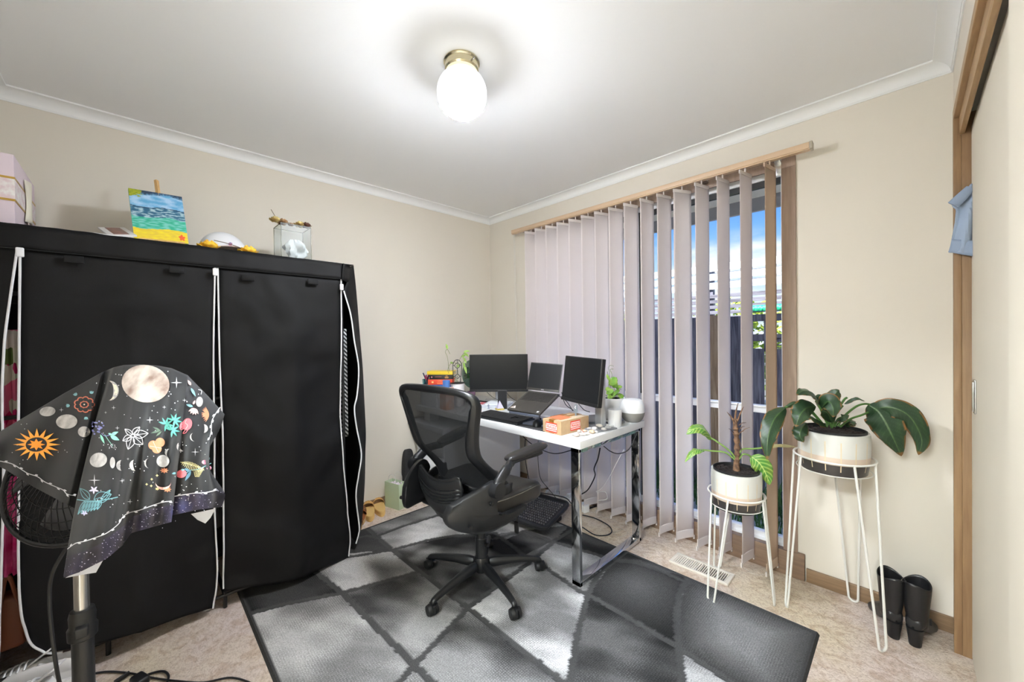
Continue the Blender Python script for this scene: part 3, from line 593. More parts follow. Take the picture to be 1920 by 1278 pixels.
def leaf(mb, base, tip, wid, up=(0, 0, 1), curl=.15, n=7, fold=.2, shape=None):
    base = Vector(base); tip = Vector(tip); ax = tip-base; L = ax.length; t = ax.normalized(); s = t.cross(Vector(up)).normalized(); nn = s.cross(t)
    vs = []
    for i in range(n+1):
        k = i/n; w = wid*(shape(k) if shape else math.sin(PI*min(1, k**.75))**.8)*.5 if 0 < i < n else .0006; c = base+ax*k+nn*(curl*L*math.sin(PI*k))
        vs += [c-s*w+nn*(w*fold), c-s*w*.5+nn*w*fold*.35, c, c+s*w*.5+nn*w*fold*.35, c+s*w+nn*(w*fold)]
    fs = []
    for i in range(n):
        for j in range(4): a = i*5+j; fs.append((a, a+1, a+6, a+5))
    return mb.add(vs, fs)
vm_ = MB(); vl = MB()
st = [tl(-.01, .0), tl(.0, .04), tl(.005, .09), tl(-.005, .13), tl(.03, .2), tl(.055, .235)]
vm_.tube(spl(st), .0016, 6); vm_.tube(spl([tl(.01, 0), tl(-.05, .08), tl(-.065, .115), tl(-.075, .20), tl(-.09, .24), tl(-.075, .26), tl(-.055, .225)]), .0016, 6); vm_.tube(spl([tl(0, .05), tl(-.03, .07), tl(-.07, .085), tl(-.065, .13), tl(-.03, .16), tl(.02, .14), tl(.06, .18)]), .0016, 6)
for a, b in ((tl(-.075, .26), tl(-.085, .305)), (tl(-.055, .16), tl(-.03, .15)), (tl(.03, .20), tl(.075, .22)), (tl(.05, .235), tl(.09, .20)), (tl(.045, .20), tl(.07, .15)), (tl(.05, .16), tl(.055, .10)), (tl(.055, .13), tl(.07, .07)), (tl(0, .12), tl(.015, .145)), (tl(.05, .24), tl(.10, .245))):
    leaf(vl, a, b, .018, up=(CF.x, CF.y, .3))
obj('stem', vm_, m_vine, tp_); obj('leaves', vl, m_lfp, tp_)
# green glass terrarium bottle partly behind the left monitor
tb = W(884, 712, 3.15); hb = CC.z-(712-639)*3.15/FPX
tt = thing('glass_terrarium', 'round green glass terrarium partly hidden behind the left monitor', 'terrarium', (tb.x, tb.y, DZ))
obj('stand', MB().lathe([(0, 0), (.05, 0), (.05, .01), (.012, .02), (.012, max(.03, hb-.06-DZ)), (0, max(.03, hb-.06-DZ))], 24), m_dblack, tt)
pz = []
for k in range(19): w_ = -PI/2+k/18*PI; pz.append((.078*math.cos(w_)*.98+.0001, .115*math.sin(w_)+.10+max(.03, hb-.075-DZ)))
obj('glass_bulb', MB().lathe(pz, 32), glassy('green_glass', (150, 178, 168), .15), tt)
mb = MB(); rr = random.Random(9)
for k in range(24):
    a = rr.random()*2*PI; q = rr.random()*.04; b0 = Vector((q*math.cos(a), q*math.sin(a), max(.03, hb-.075-DZ)+.05)); leaf(mb, b0, b0+Vector((.03*math.cos(a), .03*math.sin(a), .02+.05*rr.random())), .02)
obj('moss_plants', mb, m_lf, tt)
OZ = OP
# ================================================================== monitors
def screen_quad(name, TL, TR, BL, BR, label, cat, depth=.02, bez=.008, parent_extra=None):
    return None
def monitor(label, tl_, br_, D, yaw, foot, pivot=False, w=.53, h=.31, name='computer_monitor'): pass
def panel(t, c, w, h, yaw, tilt, roll=0):
    M = Matrix.Translation(c)@Matrix.Rotation(yaw, 4, 'Z')@Matrix.Rotation(tilt, 4, 'X')@Matrix.Rotation(roll, 4, 'Y')   # local -Y faces the viewer
    obj('casing', MB().box(-w/2, 0, -h/2, w/2, .022, h/2, M, bev=.004), m_black, t, world=True)
    obj('bezel', MB().box(-w/2, -.003, -h/2, w/2, .0005, -h/2+.018, M, bev=.001), m_black, t, world=True)
    obj('screen', MB().box(-w/2+.006, -.0012, -h/2+.019, w/2-.006, .0005, h/2-.006, M), m_screen, t, world=True)
    return M
# left monitor: corners seen at (881,664) (990,664) (877,733) (988,737)
mt = thing('computer_monitor', 'black monitor standing level at the left of the desk', 'monitor', (.78, -.34, DZ))
c = (W(935, 699, 3.05)); pm = panel(mt, c, .462, .295, math.radians(45.8-1.5), math.radians(-2))
b = Vector((c.x, c.y, DZ))+Vector((CF.x, CF.y, 0))*.15
bm_ = MB(); Rz = Matrix.Translation(b)@Matrix.Rotation(math.radians(45), 4, 'Z')
bm_.box(-.12, -.09, 0, .12, .06, .008, Rz, bev=.003); obj('base_plate', bm_, mat('silver_plastic', (196, 198, 202), .3, .6), mt, world=True)
obj('stand_post', MB().box(-.035, .0, .006, .035, .03, c.z-DZ+.02, Rz, bev=.004).box(-.05, -.128, c.z-DZ-.05, .05, .03, c.z-DZ+.05, Rz, bev=.004), MATS['silver_plastic'], mt, world=True)
# right monitor turned towards the chair; corners (1061,667) (1133,671) (1052,745) (1122,766)
mr = thing('computer_monitor', 'black monitor angled at the right of the desk beside the white pot', 'monitor', (1.35, -.45, DZ))
P_TL, P_TR, P_BL, P_BR = W(1061, 667, 2.28), W(1130, 672, 2.02), W(1051.5, 747, 2.28), W(1120, 766, 2.02)
c = (P_TL+P_TR+P_BL+P_BR)/4; ux = ((P_TR-P_TL)+(P_BR-P_BL)).normalized(); uz = ((P_TL-P_BL)+(P_TR-P_BR)).normalized(); uy = uz.cross(ux).normalized(); uz = ux.cross(uy)
Mr = Matrix(((ux.x, uy.x, uz.x, c.x), (ux.y, uy.y, uz.y, c.y), (ux.z, uy.z, uz.z, c.z), (0, 0, 0, 1)))
wR = ((P_TR-P_TL).length+(P_BR-P_BL).length)/2; hR = ((P_TL-P_BL).length+(P_TR-P_BR).length)/2
obj('casing', MB().box(-wR/2, 0, -hR/2, wR/2, .03, hR/2, Mr, bev=.004), m_black, mr, world=True)
obj('bezel', MB().box(-wR/2, -.003, -hR/2, wR/2, .0005, -hR/2+.018, Mr, bev=.001), m_black, mr, world=True)
obj('screen', MB().box(-wR/2+.006, -.0012, -hR/2+.019, wR/2-.006, .0005, hR/2-.006, Mr), m_screen, mr, world=True)
bq = Vector((c.x, c.y, DZ))+Vector((uy.x, uy.y, 0)).normalized()*.12+Vector((0, -.0, 0)); bq = bq+Vector((uy.x, uy.y, 0))*.03; Rz = Matrix.Translation(bq)@Matrix.Rotation(math.atan2(ux.y, ux.x), 4, 'Z')
obj('base_plate', MB().box(-.08, -.13, 0, .10, .03, .008, Rz, bev=.003), mat('grey_foot', (120, 121, 124), .45), mr, world=True)
obj('stand_post', MB().box(-.028, -.02, .006, .028, .014, c.z-DZ+.03, Rz, bev=.004).box(-.05, -.125, c.z-DZ-.04, .05, -.01, c.z-DZ+.05, Rz, bev=.004), MATS['silver_plastic'], mr, world=True)
# ================================================================== laptop on its stand
lt = thing('laptop', 'open black laptop propped steeply on a stand between the two monitors', 'laptop', (1.2, -.6, DZ))
# keyboard deck corners (px): back-left (981,730) back-right (1043,737) front-left (960,771) front-right (1014,778)
q = [W(982, 731, 2.47), W(1047, 738, 2.36), W(960.5, 767, 2.27), W(1015, 776, 2.13)]
def quadM(bl, br, fl, fr_):
    c = (bl+br+fl+fr_)/4; ux = ((br-bl)+(fr_-fl)).normalized(); uy = ((bl-fl)+(br-fr_)); L = uy.length/2; Wd = ((br-bl).length+(fr_-fl).length)/2
    uy = uy.normalized(); uz = ux.cross(uy).normalized(); uy = uz.cross(ux)
    return Matrix(((ux.x, uy.x, uz.x, c.x), (ux.y, uy.y, uz.y, c.y), (ux.z, uy.z, uz.z, c.z), (0, 0, 0, 1))), Wd, L
Mk, kw, kl = quadM(*q)
m_lap = mat('laptop_black', (50, 47, 44), .45); m_key = mat('key_black', (40, 38, 37), .5); m_gap = mat('key_gap_grey', (96, 92, 86), .5)
obj('deck', MB().box(-kw/2, -kl/2, -.012, kw/2, kl/2, 0, Mk, bev=.003), m_lap, lt, world=True)
obj('key_bed', MB().box(-kw/2+.012, -.004, -.001, kw/2-.012, kl/2-.014, .0008, Mk), m_gap, lt, world=True)
kk = MB()
for r in range(6):
    for k in range(14):
        x0 = -kw/2+.014+k*(kw-.028)/14; y0 = kl/2-.018-(r+1)*(kl/2-.016)/6.0
        kk.box(x0+.001, y0+.001, .0005, x0+(kw-.028)/14-.001, y0+(kl/2-.016)/6-.001, .0024, Mk)
obj('keys', kk, m_key, lt, world=True)
obj('trackpad', MB().box(-.05, -kl/2+.008, -.0005, .05, -.01, .0006, Mk), m_lap, lt, world=True)
obj('sticker', MB().prism([(-kw/2+.008, -kl/2+.022), (-kw/2+.044, -kl/2+.022), (-kw/2+.03, -kl/2+.05)], .0008, Mk), mat('sticker_pink', (232, 214, 206), .5), lt, world=True)
obj('sticker_mark', MB().prism([(-kw/2+.02, -kl/2+.028), (-kw/2+.03, -kl/2+.028), (-kw/2+.026, -kl/2+.036)], .0012, Mk), m_dblack, lt, world=True)
obj('energy_sticker', MB().box(kw/2-.03, -kl/2+.01, 0, kw/2-.018, -kl/2+.024, .0008, Mk), mat('sticker_grey', (190, 190, 192), .4), lt, world=True)
# lid corners TL (994,680) TR (1055,681) BL (988,730) BR (1047,737)
s4 = [W(994.5, 679, 2.52), W(1055.5, 682, 2.43), W(988.5, 729, 2.47), W(1048, 736, 2.37)]
Ms, sw, sl_ = quadM(*s4)
obj('lid', MB().box(-sw/2, -sl_/2, -.006, sw/2, sl_/2, 0, Ms, bev=.002), m_lap, lt, world=True)
obj('screen', MB().box(-sw/2+.004, -sl_/2+.014, -.0005, sw/2-.004, sl_/2-.006, .0007, Ms), m_screen, lt, world=True)
lo = text('maker_logo', 'DELL', .009, Ms@Matrix.Translation((0, -sl_/2+.007, .0008)), MATS['silver_plastic'], lt); lo.matrix_basis = lt.matrix_basis.inverted()
ls = thing('laptop_stand', 'grey stand holding up the black laptop', 'laptop stand', (1.22, -.6, DZ))
ct = (q[0]+q[1]+q[2]+q[3])/4; bx = [Vector((p.x, p.y, DZ)) for p in q]
st_ = MB(); Rl = Matrix.Translation(Vector((ct.x, ct.y, DZ))+Vector((CF.x, CF.y, 0))*.08)@Matrix.Rotation(math.atan2(Mk[1][0], Mk[0][0]), 4, 'Z')
st_.box(-.11, -.11, 0, .13, .11, .012, Rl, bev=.003); st_.tube([Rl@Vector((0, .06, .01)), Rl@Vector((0, .08, .06)), ct-Vector((Mk[0][2], Mk[1][2], Mk[2][2]))*.02], .012, 10)
obj('base_and_arm', st_, mat('slate_metal', (110, 116, 134), .35, .4), ls, world=True)
obj('front_lip', MB().box(-kw/2+.01, -kl/2-.002, -.026, kw/2-.01, -kl/2+.02, -.0125, Mk, bev=.003), MATS['slate_metal'], ls, world=True)
# ================================================================== keyboard, mouse, mat, box
kbq = [onz(918, 768, DZ+.02), onz(1001, 784, DZ+.02), onz(888, 778.5, DZ+.012), onz(972, 794, DZ+.012)]
Mb, bw, bl_ = quadM(*kbq)
kb = thing('computer_keyboard', 'full size black keyboard at the front edge of the desk', 'keyboard', (kbq[2].x, kbq[2].y, DZ))
obj('case', MB().box(-bw/2, -bl_/2, -.012, bw/2, bl_/2, 0, Mb, bev=.003), m_black, kb, world=True)
kk = MB()
for r in range(6):
    for k in range(21):
        if k in (15, 16) and r in (2, 3): continue
        x0 = -bw/2+.008+k*(bw-.016)/21; y0 = bl_/2-.006-(r+1)*(bl_-.014)/6; kk.box(x0+.0012, y0+.0012, 0, x0+(bw-.016)/21-.0012, y0+(bl_-.014)/6-.0012, .007, Mb)
obj('keys', kk, mat('keycap_black', (34, 34, 36), .35), kb, world=True)
mm = [onz(983, 790, DZ), onz(1018, 808, DZ), onz(966, 797, DZ), onz(1018, 809, DZ)]
mpd = MB(); P = [onz(966, 797.5, DZ), onz(1021, 809.5, DZ), onz(1062, 795, DZ), onz(1003, 784.5, DZ)]; mpd.add([p for p in P]+[p+Vector((0, 0, .003)) for p in P], [(0, 1, 2, 3), (7, 6, 5, 4), (0, 4, 5, 1), (1, 5, 6, 2), (2, 6, 7, 3), (3, 7, 4, 0)])
tag(obj('mouse_pad', mpd, mat('pad_grey', (62, 61, 62), .85)), 'dark grey mouse pad beside the cardboard box', 'mouse pad')
mo = thing('computer_mouse', 'black mouse resting on the grey mouse pad', 'mouse', onz(1012, 796, DZ+.003), math.radians(20))
mo.location = onz(1010, 797, DZ+.003); mo.matrix_basis = Matrix.Translation(mo.location)@Matrix.Rotation(math.radians(20), 4, 'Z')
mb = MB(); mb.grid(lambda u, v: Vector((.032*math.cos(2*PI*u)*math.cos(v*PI/2)**.6, .055*math.sin(2*PI*u)*math.cos(v*PI/2)**.6, .034*math.sin(v*PI/2)*(1-.15*math.sin(2*PI*u)))), 28, 9, closeu=True); obj('shell', mb, m_black, mo)
obj('scroll_wheel', MB().tube([(-.004, .03, .0295), (.004, .03, .0295)], .008, 12), m_dblack, mo)
bx_ = thing('cardboard_box', 'small cardboard box with red and white FRAGILE labels at the desk front', 'box', (1.45, -.8, DZ))
A0, A1, A2 = onz(1018, 808.6, DZ), onz(1052, 816.8, DZ), onz(1104, 803, DZ)
uy = (A2-A1); e2 = uy.normalized(); e1 = Vector((e2.y, -e2.x, 0)); L2 = uy.length; L1 = (A1-A0).dot(e1); L1 = max(L1, .10); A0 = A1-e1*L1; BH = .073
Mx = Matrix(((e1.x, e2.x, 0, A0.x), (e1.y, e2.y, 0, A0.y), (0, 0, 1, DZ), (0, 0, 0, 1)))
obj('carton', MB().box(0, 0, 0, L1, L2, BH, Mx, bev=.001), mat('brown_cardboard', (190, 160, 122), .75, var=.12, vs=30), bx_, world=True)
obj('lid_flap', MB().box(.004, L2*.35, BH, L1-.004, L2*.36, BH+.0015, Mx).box(L1*.3, .01, BH, L1-.002, L2-.01, BH+.002, Mx), mat('pale_cardboard', (206, 186, 156), .7), bx_, world=True)
obj('packing_tape', MB().box(-.0008, L2*.25, -.0, L1*.25, L2*.7, BH+.0028, Mx).box(L1*.35, -.0006, 0.001, L1*.62, L2, BH+.0024, Mx), glassy('buff_tape', (226, 200, 160), .12, .2), bx_, world=True)
obj('top_label', MB().box(L1*.12, L2*.12, BH+.0028, L1*.8, L2*.5, BH+.0036, Mx), mat('label_orange', (228, 120, 80), .6), bx_, world=True)
mred = mat('label_red', (226, 72, 48), .5); mwh = mat('label_white', (246, 240, 238), .5)
def fraglabel(M, w, h):
    lb = obj('fragile_label', MB().box(-w/2, -.0008, -h/2, w/2, 0, h/2, M), mred, bx_, world=True)
    obj('label_band', MB().box(-w/2+.002, -.0012, -h*.19, w/2-.002, -.0006, h*.2, M).box(-w/2+.004, -.0012, h*.27, w/2-.004, -.0006, h*.36, M).box(-w/2+.004, -.0012, -h*.36, w/2-.004, -.0006, -h*.28, M), mwh, lb, world=True)
    o = text('label_lettering', 'FRAGILE', h*.36, M@Matrix.Translation((0, -.0014, 0))@Matrix.Rotation(PI/2, 4, 'X'), mred, lb, bold=.0004); o.matrix_basis = (bx_.matrix_basis).inverted()
fw = L1*.62; Mf = Mx@Matrix.Translation((L1*.48, 0, BH*.46)); fraglabel(Mf, fw, BH*.72)
Mf2 = Mx@Matrix.Translation((L1, L2*.50, BH*.52))@Matrix.Rotation(PI/2, 4, 'Z'); fraglabel(Mf2, fw, BH*.72)
# ================================================================== small things on the desk
ph = thing('smartphone', 'upright black smartphone leaning against a small stand behind the pyramid', 'phone', onz(942, 766, DZ))
Mp = Matrix.Translation(W(941.5, 748, 2.55))@Matrix.Rotation(math.radians(45), 4, 'Z')@Matrix.Rotation(math.radians(-14), 4, 'X')
base = onz(942, 768, DZ); Mp = Matrix.Translation(base)@Matrix.Rotation(math.radians(45), 4, 'Z')@Matrix.Rotation(math.radians(-14), 4, 'X')
obj('body', MB().box(-.034, 0, .004, .034, .009, .14, Mp, bev=.003), mat('phone_case', (60, 57, 59), .5), ph, world=True)
obj('screen', MB().box(-.031, -.0006, .007, .031, .001, .137, Mp), mat('phone_glass', (22, 20, 22), .45, spec=.15), ph, world=True)
obj('prop_stand', MB().box(-.03, .0, 0, .05, .06, .004, Matrix.Translation(base)@Matrix.Rotation(math.radians(45), 4, 'Z')).box(-.02, .045, .0, .02, .05, .06, Matrix.Translation(base)@Matrix.Rotation(math.radians(45), 4, 'Z')), mat('clear_stand', (214, 218, 222), .2), ph, world=True)
py = thing('pyramid_ornament', 'small lilac glass pyramid ornament with gold crumbs in its base', 'ornament', onz(937, 767.5, DZ), math.radians(20))
def pyr(r0, r1, z0, z1): return MB().lathe([(r0, z0), (r1, z1)] if r1 else [(r0, z0), (0, z1)], 4)
obj('crystal', pyr(.034, 0, .012, .066), mat('lilac_glass', (206, 200, 226), .08, spec=.8), py)
obj('gold_base', pyr(.040, .034, 0, .012), mat('gold_crumbs', (214, 190, 96), .4, var=.6, vs=300), py)
em = MB(); em.tube([(.0, -.0, .0)]*1, .001) if 0 else None
obj('emblem', MB().box(-.006, -.0145, .026, .006, -.0135, .029).box(-.008, -.017, .020, .008, -.016, .022).prism([(-.006, .03), (.006, .03), (0, .044)], .001, Matrix.Translation((0, -.0125, 0))@Matrix.Rotation(PI/2-.35, 4, 'X')), mat('navy_ink', (40, 44, 96), .5), py)
fig = thing('glass_figurine', 'tiny clear glass figurine near the back corner of the keyboard', 'figurine', onz(916, 766, DZ))
obj('figure', MB().lathe([(0, 0), (.008, 0), (.006, .008), (.003, .013), (.007, .02), (.007, .027), (0, .034)], 16), mat('smoky_glass', (150, 158, 176), .1), fig)
nbk = MB(); Mn = Matrix.Translation(onz(930, 762, DZ))@Matrix.Rotation(math.radians(30), 4, 'Z')
P = [onz(902, 764, DZ), onz(945, 766, DZ), onz(962, 757, DZ), onz(918, 755, DZ)]
def slab(P, h, z0=0): 
    m = MB(); m.add([p+Vector((0, 0, z0)) for p in P]+[p+Vector((0, 0, z0+h)) for p in P], [(3, 2, 1, 0), (4, 5, 6, 7), (0, 1, 5, 4), (1, 2, 6, 5), (2, 3, 7, 6), (3, 0, 4, 7)]); return m
tag(obj('notebook', slab(P, .018), mat('pale_notebook', (198, 202, 210), .4)), 'pale grey notebook under the left monitor', 'notebook')
P2 = [p.copy() for p in P]; tag(obj('paper_pad', slab([P[0].lerp(P[2], .12), P[1].lerp(P[3], .15), P[2].lerp(P[0], .1), P[3].lerp(P[1], .1)], .006, .0182), mat('paper_white', (236, 240, 244), .6)), 'white paper pad lying on the pale grey notebook', 'paper pad')
tag(obj('pink_putty', MB().lathe([(0, 0), (.014, .002), (.017, .01), (.012, .02), (0, .024)], 20, onz(886.5, 769, DZ)), mat('hot_pink', (230, 70, 140), .5)), 'small hot pink lump beside the edge of the chair back', 'putty')
tag(obj('orange_block', MB().box(-.018, -.018, 0, .018, .018, .026, Matrix.Translation(onz(888.5, 760.5, DZ))@Matrix.Rotation(.8, 4, 'Z'), bev=.002), mat('peach_block', (246, 182, 130), .6)), 'small peach coloured block on the desk near the purple cup', 'block')
tag(obj('glass_pebble', MB().lathe([(0, 0), (.018, .003), (.016, .018), (0, .026)], 16, onz(896, 760.5, DZ)), mat('aqua_pebble', (178, 212, 208), .2)), 'pale aqua glass pebble beside the peach block', 'pebble')
cup('purple_tumbler', .026, .033, .10, onz(884, 757, DZ), mat('purple_glass', (122, 92, 112), .2), 'tall purple tumbler below the left monitor', 'tumbler')
pn = MB(); a, b = onz(896, 752.5, DZ), onz(916, 755, DZ); pn.tube([a+Vector((0, 0, .006)), b+Vector((0, 0, .006))], .0055, 8); tag(obj('marker_pen', pn, m_dblack), 'black marker pen lying under the left monitor', 'pen')
rc = MB(); P3 = [onz(897, 757, DZ), onz(908, 758, DZ), onz(916, 755, DZ), onz(904, 753.6, DZ)]; tag(obj('red_card', slab(P3, .003), mat('red_card', (214, 110, 120), .6)), 'red patterned card lying beside the black marker pen', 'card')
# white pot with round leaved plant
wp_ = onz(1148, 784, DZ); wpz = .135
wt = thing('potted_peperomia', 'round leaved green plant in a pale grey round pot on the desk', 'potted plant', wp_)
wt.location = onz(1148, 784, DZ); wt.matrix_basis = Matrix.Translation(wt.location)
obj('pot', MB().lathe([(0, 0), (.058, 0), (.068, .008), (.080, wpz), (.075, wpz), (.064, .012), (0, .012)], 40), mat('pale_grey_pot', (224, 225, 226), .45), wt)
obj('soil', MB().lathe([(0, wpz-.012), (.076, wpz-.012)], 32), m_dblack, wt)
vr = Vector((CR.x, CR.y, 0)).normalized(); vf = Vector((CF.x, CF.y, 0)).normalized()
def pl(x, z, d=0): return Vector((vr.x*x+vf.x*d, vr.y*x+vf.y*d, z))
vs_ = MB(); vl = MB(); rnd_shape = lambda k: math.sin(PI*k)**.55
stems = [((.0, .0), (-.02, .06), (-.02, .16), (-.028, .23)), ((.0, 0), (-.01, .1), (.0, .2), (-.01, .245), (.01, .25)), ((.01, 0), (.03, .04), (.045, .07), (.06, .08)), ((-.01, 0), (-.04, .03), (-.05, .05)), ((0, 0), (.02, .05), (.01, .1))]
for s in stems: vs_.tube(spl([pl(x, wpz-.01+z*.75) for x, z in s]), .0016, 6)
sprg = [(-.02, wpz+.08), (-.018, wpz+.10), (-.012, wpz+.15), (-.022, wpz+.185), (-.012, wpz+.20), (.0, wpz+.2), (.012, wpz+.195)]
vs_.tube(spl([pl(x, z) for x, z in sprg]), .0011, 6)
LV = [(-.018, .075, .028, .125, .05), (.005, .06, .026, .10, .034), (-.045, .055, -.008, .042, .03), (-.038, .02, .006, .05, .034), (.0, .012, -.034, -.004, .03), (.02, .06, .064, .066, .022), (.03, .07, .045, .04, .02), (.035, .02, .085, -.022, .032), (.0, .02, .04, .02, .028), (-.02, .0, .02, .03, .03), (.01, .02, .05, .045, .022), (-.035, .145, -.018, .105, .018), (-.015, .098, .03, .092, .012)]
rr = random.Random(4)
for (x0, z0, x1, z1, w_) in LV:
    d = (rr.random()-.5)*.05; leaf(vl, pl(x0, wpz+z0, d*.4), pl(x1, wpz+z1, d), w_*1.05, up=(-CF.x, -CF.y, .5), curl=.08, shape=rnd_shape, fold=.12)
obj('stems', vs_, m_vine, wt); obj('leaves', vl, mat('round_leaf_green', (96, 158, 52), .4, c2=(156, 190, 84), vs=25), wt, solid=.0006)
# speaker (white and grey sphere), candle glass, stones, tape dispenser and so on
spk = onz(1186, 789, DZ); spt = thing('smart_speaker', 'round smart speaker, white above and grey below, at the back corner of the desk', 'speaker', (spk.x, spk.y, DZ))
spt.scale = (1.27, 1.27, 1.17)
obj('grey_lower_shell', MB().lathe([(0, 0), (.034, 0)]+[(x, z) for x, z in [(.040, .004), (.048, .016), (.054, .032), (.0575, .05)]], 40), mat('warm_grey_rubber', (128, 126, 122), .55), spt)
obj('white_upper_shell', MB().lathe([(.0575, .05), (.0578, .06), (.056, .075), (.051, .095), (.045, .110), (.041, .114), (0, .117)], 40), m_white, spt)
cg = onz(1153, 799, DZ); t = cup('candle_glass', .037, .040, .10, (cg.x, cg.y, DZ), mat('frosted_white', (240, 240, 242), .35, alpha=.86), 'frosted white candle glass on the right edge of the desk', 'candle glass', .002)
obj('wax', MB().lathe([(0, .006), (.0345, .009), (.0355, .045), (0, .045)], 24), mat('wax_white', (238, 236, 236), .5), t)
dv = onz(1133, 795, DZ); tag(obj('car_key', MB().box(-.02, -.014, 0, .02, .014, .014, Matrix.Translation((dv.x, dv.y, DZ))@Matrix.Rotation(1.0, 4, 'Z'), bev=.005), mat('navy_plastic', (52, 56, 72), .3)), 'small navy key fob beside the frosted candle glass', 'key fob')
fo = onz(1171, 796, DZ); m_ = MB(); m_.grid(lambda u, v: Vector((fo.x+(u-.5)*.035, fo.y+(v-.5)*.03, DZ+.002+.026*abs(math.sin(u*2.4))*(1-v*.4))), 8, 6); tag(obj('foil_wrapper', m_, mat('crumpled_foil', (206, 204, 200), .35, .4, var=.5, vs=150), solid=.001), 'crumpled silvery wrapper between the candle glass and the speaker', 'wrapper')
gm = [onz(1054, 806, DZ), onz(1098, 786, DZ), onz(1160, 780, DZ)]
tag(obj('laptop_sleeve', slab([onz(1103, 797, DZ), onz(1128, 795, DZ), onz(1140, 778, DZ), onz(1104, 781, DZ)], .012), mat('felt_grey', (128, 128, 132), .85)), 'flat grey device behind the cardboard box', 'device')
lid = thing('oval_badge', 'small grey oval badge with a crescent standing behind the cardboard box', 'badge', onz(1079, 775, DZ))
ov = W(1079.5, 766, 2.17); Mo = Matrix.Translation(ov)@Matrix.Rotation(math.radians(42), 4, 'Z')@Matrix.Rotation(-PI/2, 4, 'X')
lid.location = (ov.x, ov.y, DZ); lid.matrix_basis = Matrix.Translation(lid.location)
obj('plate', MB().prism([(.0115*math.cos(2*PI*k/28), .027*math.sin(2*PI*k/28)) for k in range(28)], .004, Mo), mat('slate_plate', (106, 114, 122), .35), lid, world=True)
cr_ = [(.006*math.cos(w), -.008+.008*math.sin(w)) for w in [PI*.5+PI*k/10*1.1 for k in range(11)]]; cr_ += [(.004*math.cos(w)+.002, -.008+.006*math.sin(w)) for w in [PI*.5+PI*k/10*1.1 for k in range(10, -1, -1)]]
obj('crescent', MB().prism(cr_, .0046, Mo@Matrix.Translation((0, 0, -.0008))), m_white, lid, world=True)
obj('foot', MB().box(-.012, 0, .0, .012, .02, .02, Matrix.Translation((ov.x, ov.y, DZ))@Matrix.Rotation(math.radians(42), 4, 'Z'), bev=.002).box(-.004, .002, .01, .004, .006, ov.z-DZ, Matrix.Translation((ov.x, ov.y, DZ))@Matrix.Rotation(math.radians(42), 4, 'Z')), MATS['slate_plate'], lid, world=True)
STN = [(1081, 818, .016, (226, 206, 190), 'beige'), (1092, 816, .014, (236, 226, 216), 'pale'), (1101, 815, .012, (232, 220, 206), 'cream'), (1110, 812, .017, (222, 196, 166), 'tan'), (1086, 810, .012, (240, 232, 222), 'white'), (1115, 806, .017, (238, 232, 228), 'white'), (1105, 805, .011, (236, 226, 220), 'cream'), (1124, 801, .018, (234, 226, 214), 'cream'), (1132, 807, .015, (226, 222, 216), 'grey white'), (1140, 804, .017, (200, 200, 198), 'grey'), (1147, 801, .015, (212, 212, 210), 'light grey'), (1137, 799, .014, (216, 216, 214), 'light grey'), (1074, 816, .010, (240, 236, 232), 'white'), (1096, 809, .010, (238, 206, 176), 'peach'), (1118, 811, .010, (230, 226, 222), 'white'), (1128, 795, .012, (240, 236, 230), 'white')]
rr = random.Random(12)
for i, (u, v, r, c, cn_) in enumerate(STN):
    r *= 1.35
    p = onz(u, v, DZ); m = MB(); sd = rr.random()*9
    def fn(a, b, r=r, sd=sd):
        w = 2*PI*a; q = -PI/2+b*PI; n = 1+.25*noise.noise(Vector((math.cos(w)*1.5+sd, math.sin(w)*1.5, q))); return Vector((r*n*math.cos(w)*math.cos(q), r*.72*n*math.sin(w)*math.cos(q), r*.42*(1+math.sin(q))))
    m.grid(fn, 14, 8, closeu=True); M = Matrix.Translation(p)@Matrix.Rotation(rr.random()*3, 4, 'Z'); m.v = [M@q for q in m.v]
    tag(obj('shell_stone', m, mat('stone_%d' % i, c, .6, var=.25, vs=90)), '%s pebble or shell among those laid along the right edge of the desk' % cn_, 'shell', 'shells and pebbles on the desk')
tag(obj('wooden_splinter', MB().tube([onz(1090, 808, DZ)+Vector((0, 0, .012)), onz(1097, 814, DZ)+Vector((0, 0, .003))], .0018, 6), mat('reddish_wood', (200, 130, 110), .6)), 'thin reddish stick leaning on the shells by the desk corner', 'stick')
# ================================================================== cables
def cable(pts, r, label, m=None, name='cable', cat='cable', n=8):
    return tag(obj(name, MB().tube(spl(pts, n), r, 7), m or m_cable), label, cat)
cable([W(960, 792, 2.3), W(985, 822, 2.35), W(1010, 840, 2.3), W(1040, 850, 2.2), W(1073, 843, 2.0), W(1085, 836, 1.97)], .0028, 'black cable sagging under the desk to the left of the near chrome leg')
cable([W(1132, 836, 2.15), W(1145, 846, 2.15), W(1160, 850, 2.1), W(1178, 843, 2.08), W(1190, 822, 2.1), W(1193, 812, 2.12)], .0028, 'black cable sagging under the right end of the desk')
cable([W(1125, 840, 2.2), W(1121, 860, 2.3), W(1114, 878, 2.4), W(1116, 890, 2.5), W(1110, 905, 2.6), W(1100, 920, 2.7), W(1082, 930, 2.75)], .004, 'thick black cable dropping from the desk to the floor behind the near chrome leg')
cable([W(985, 822, 2.6), W(984, 850, 2.6), W(988, 880, 2.7), W(993, 905, 2.8)], .003, 'black cable hanging straight down behind the armrest')
cable([W(1009, 825, 2.5), W(1009, 865, 2.5), W(1013, 895, 2.5), W(1025, 912, 2.5), W(1036, 925, 2.55), W(1044, 935, 2.6)], .002, 'thin dark cable curving down behind the front of the chair seat')
gl_ = [onz(1092, 965, .006), onz(1115, 971, .006), onz(1140, 984, .006), onz(1147, 996, .006), onz(1137, 1003, .006), onz(1115, 1002, .006), onz(1092, 988, .006)]
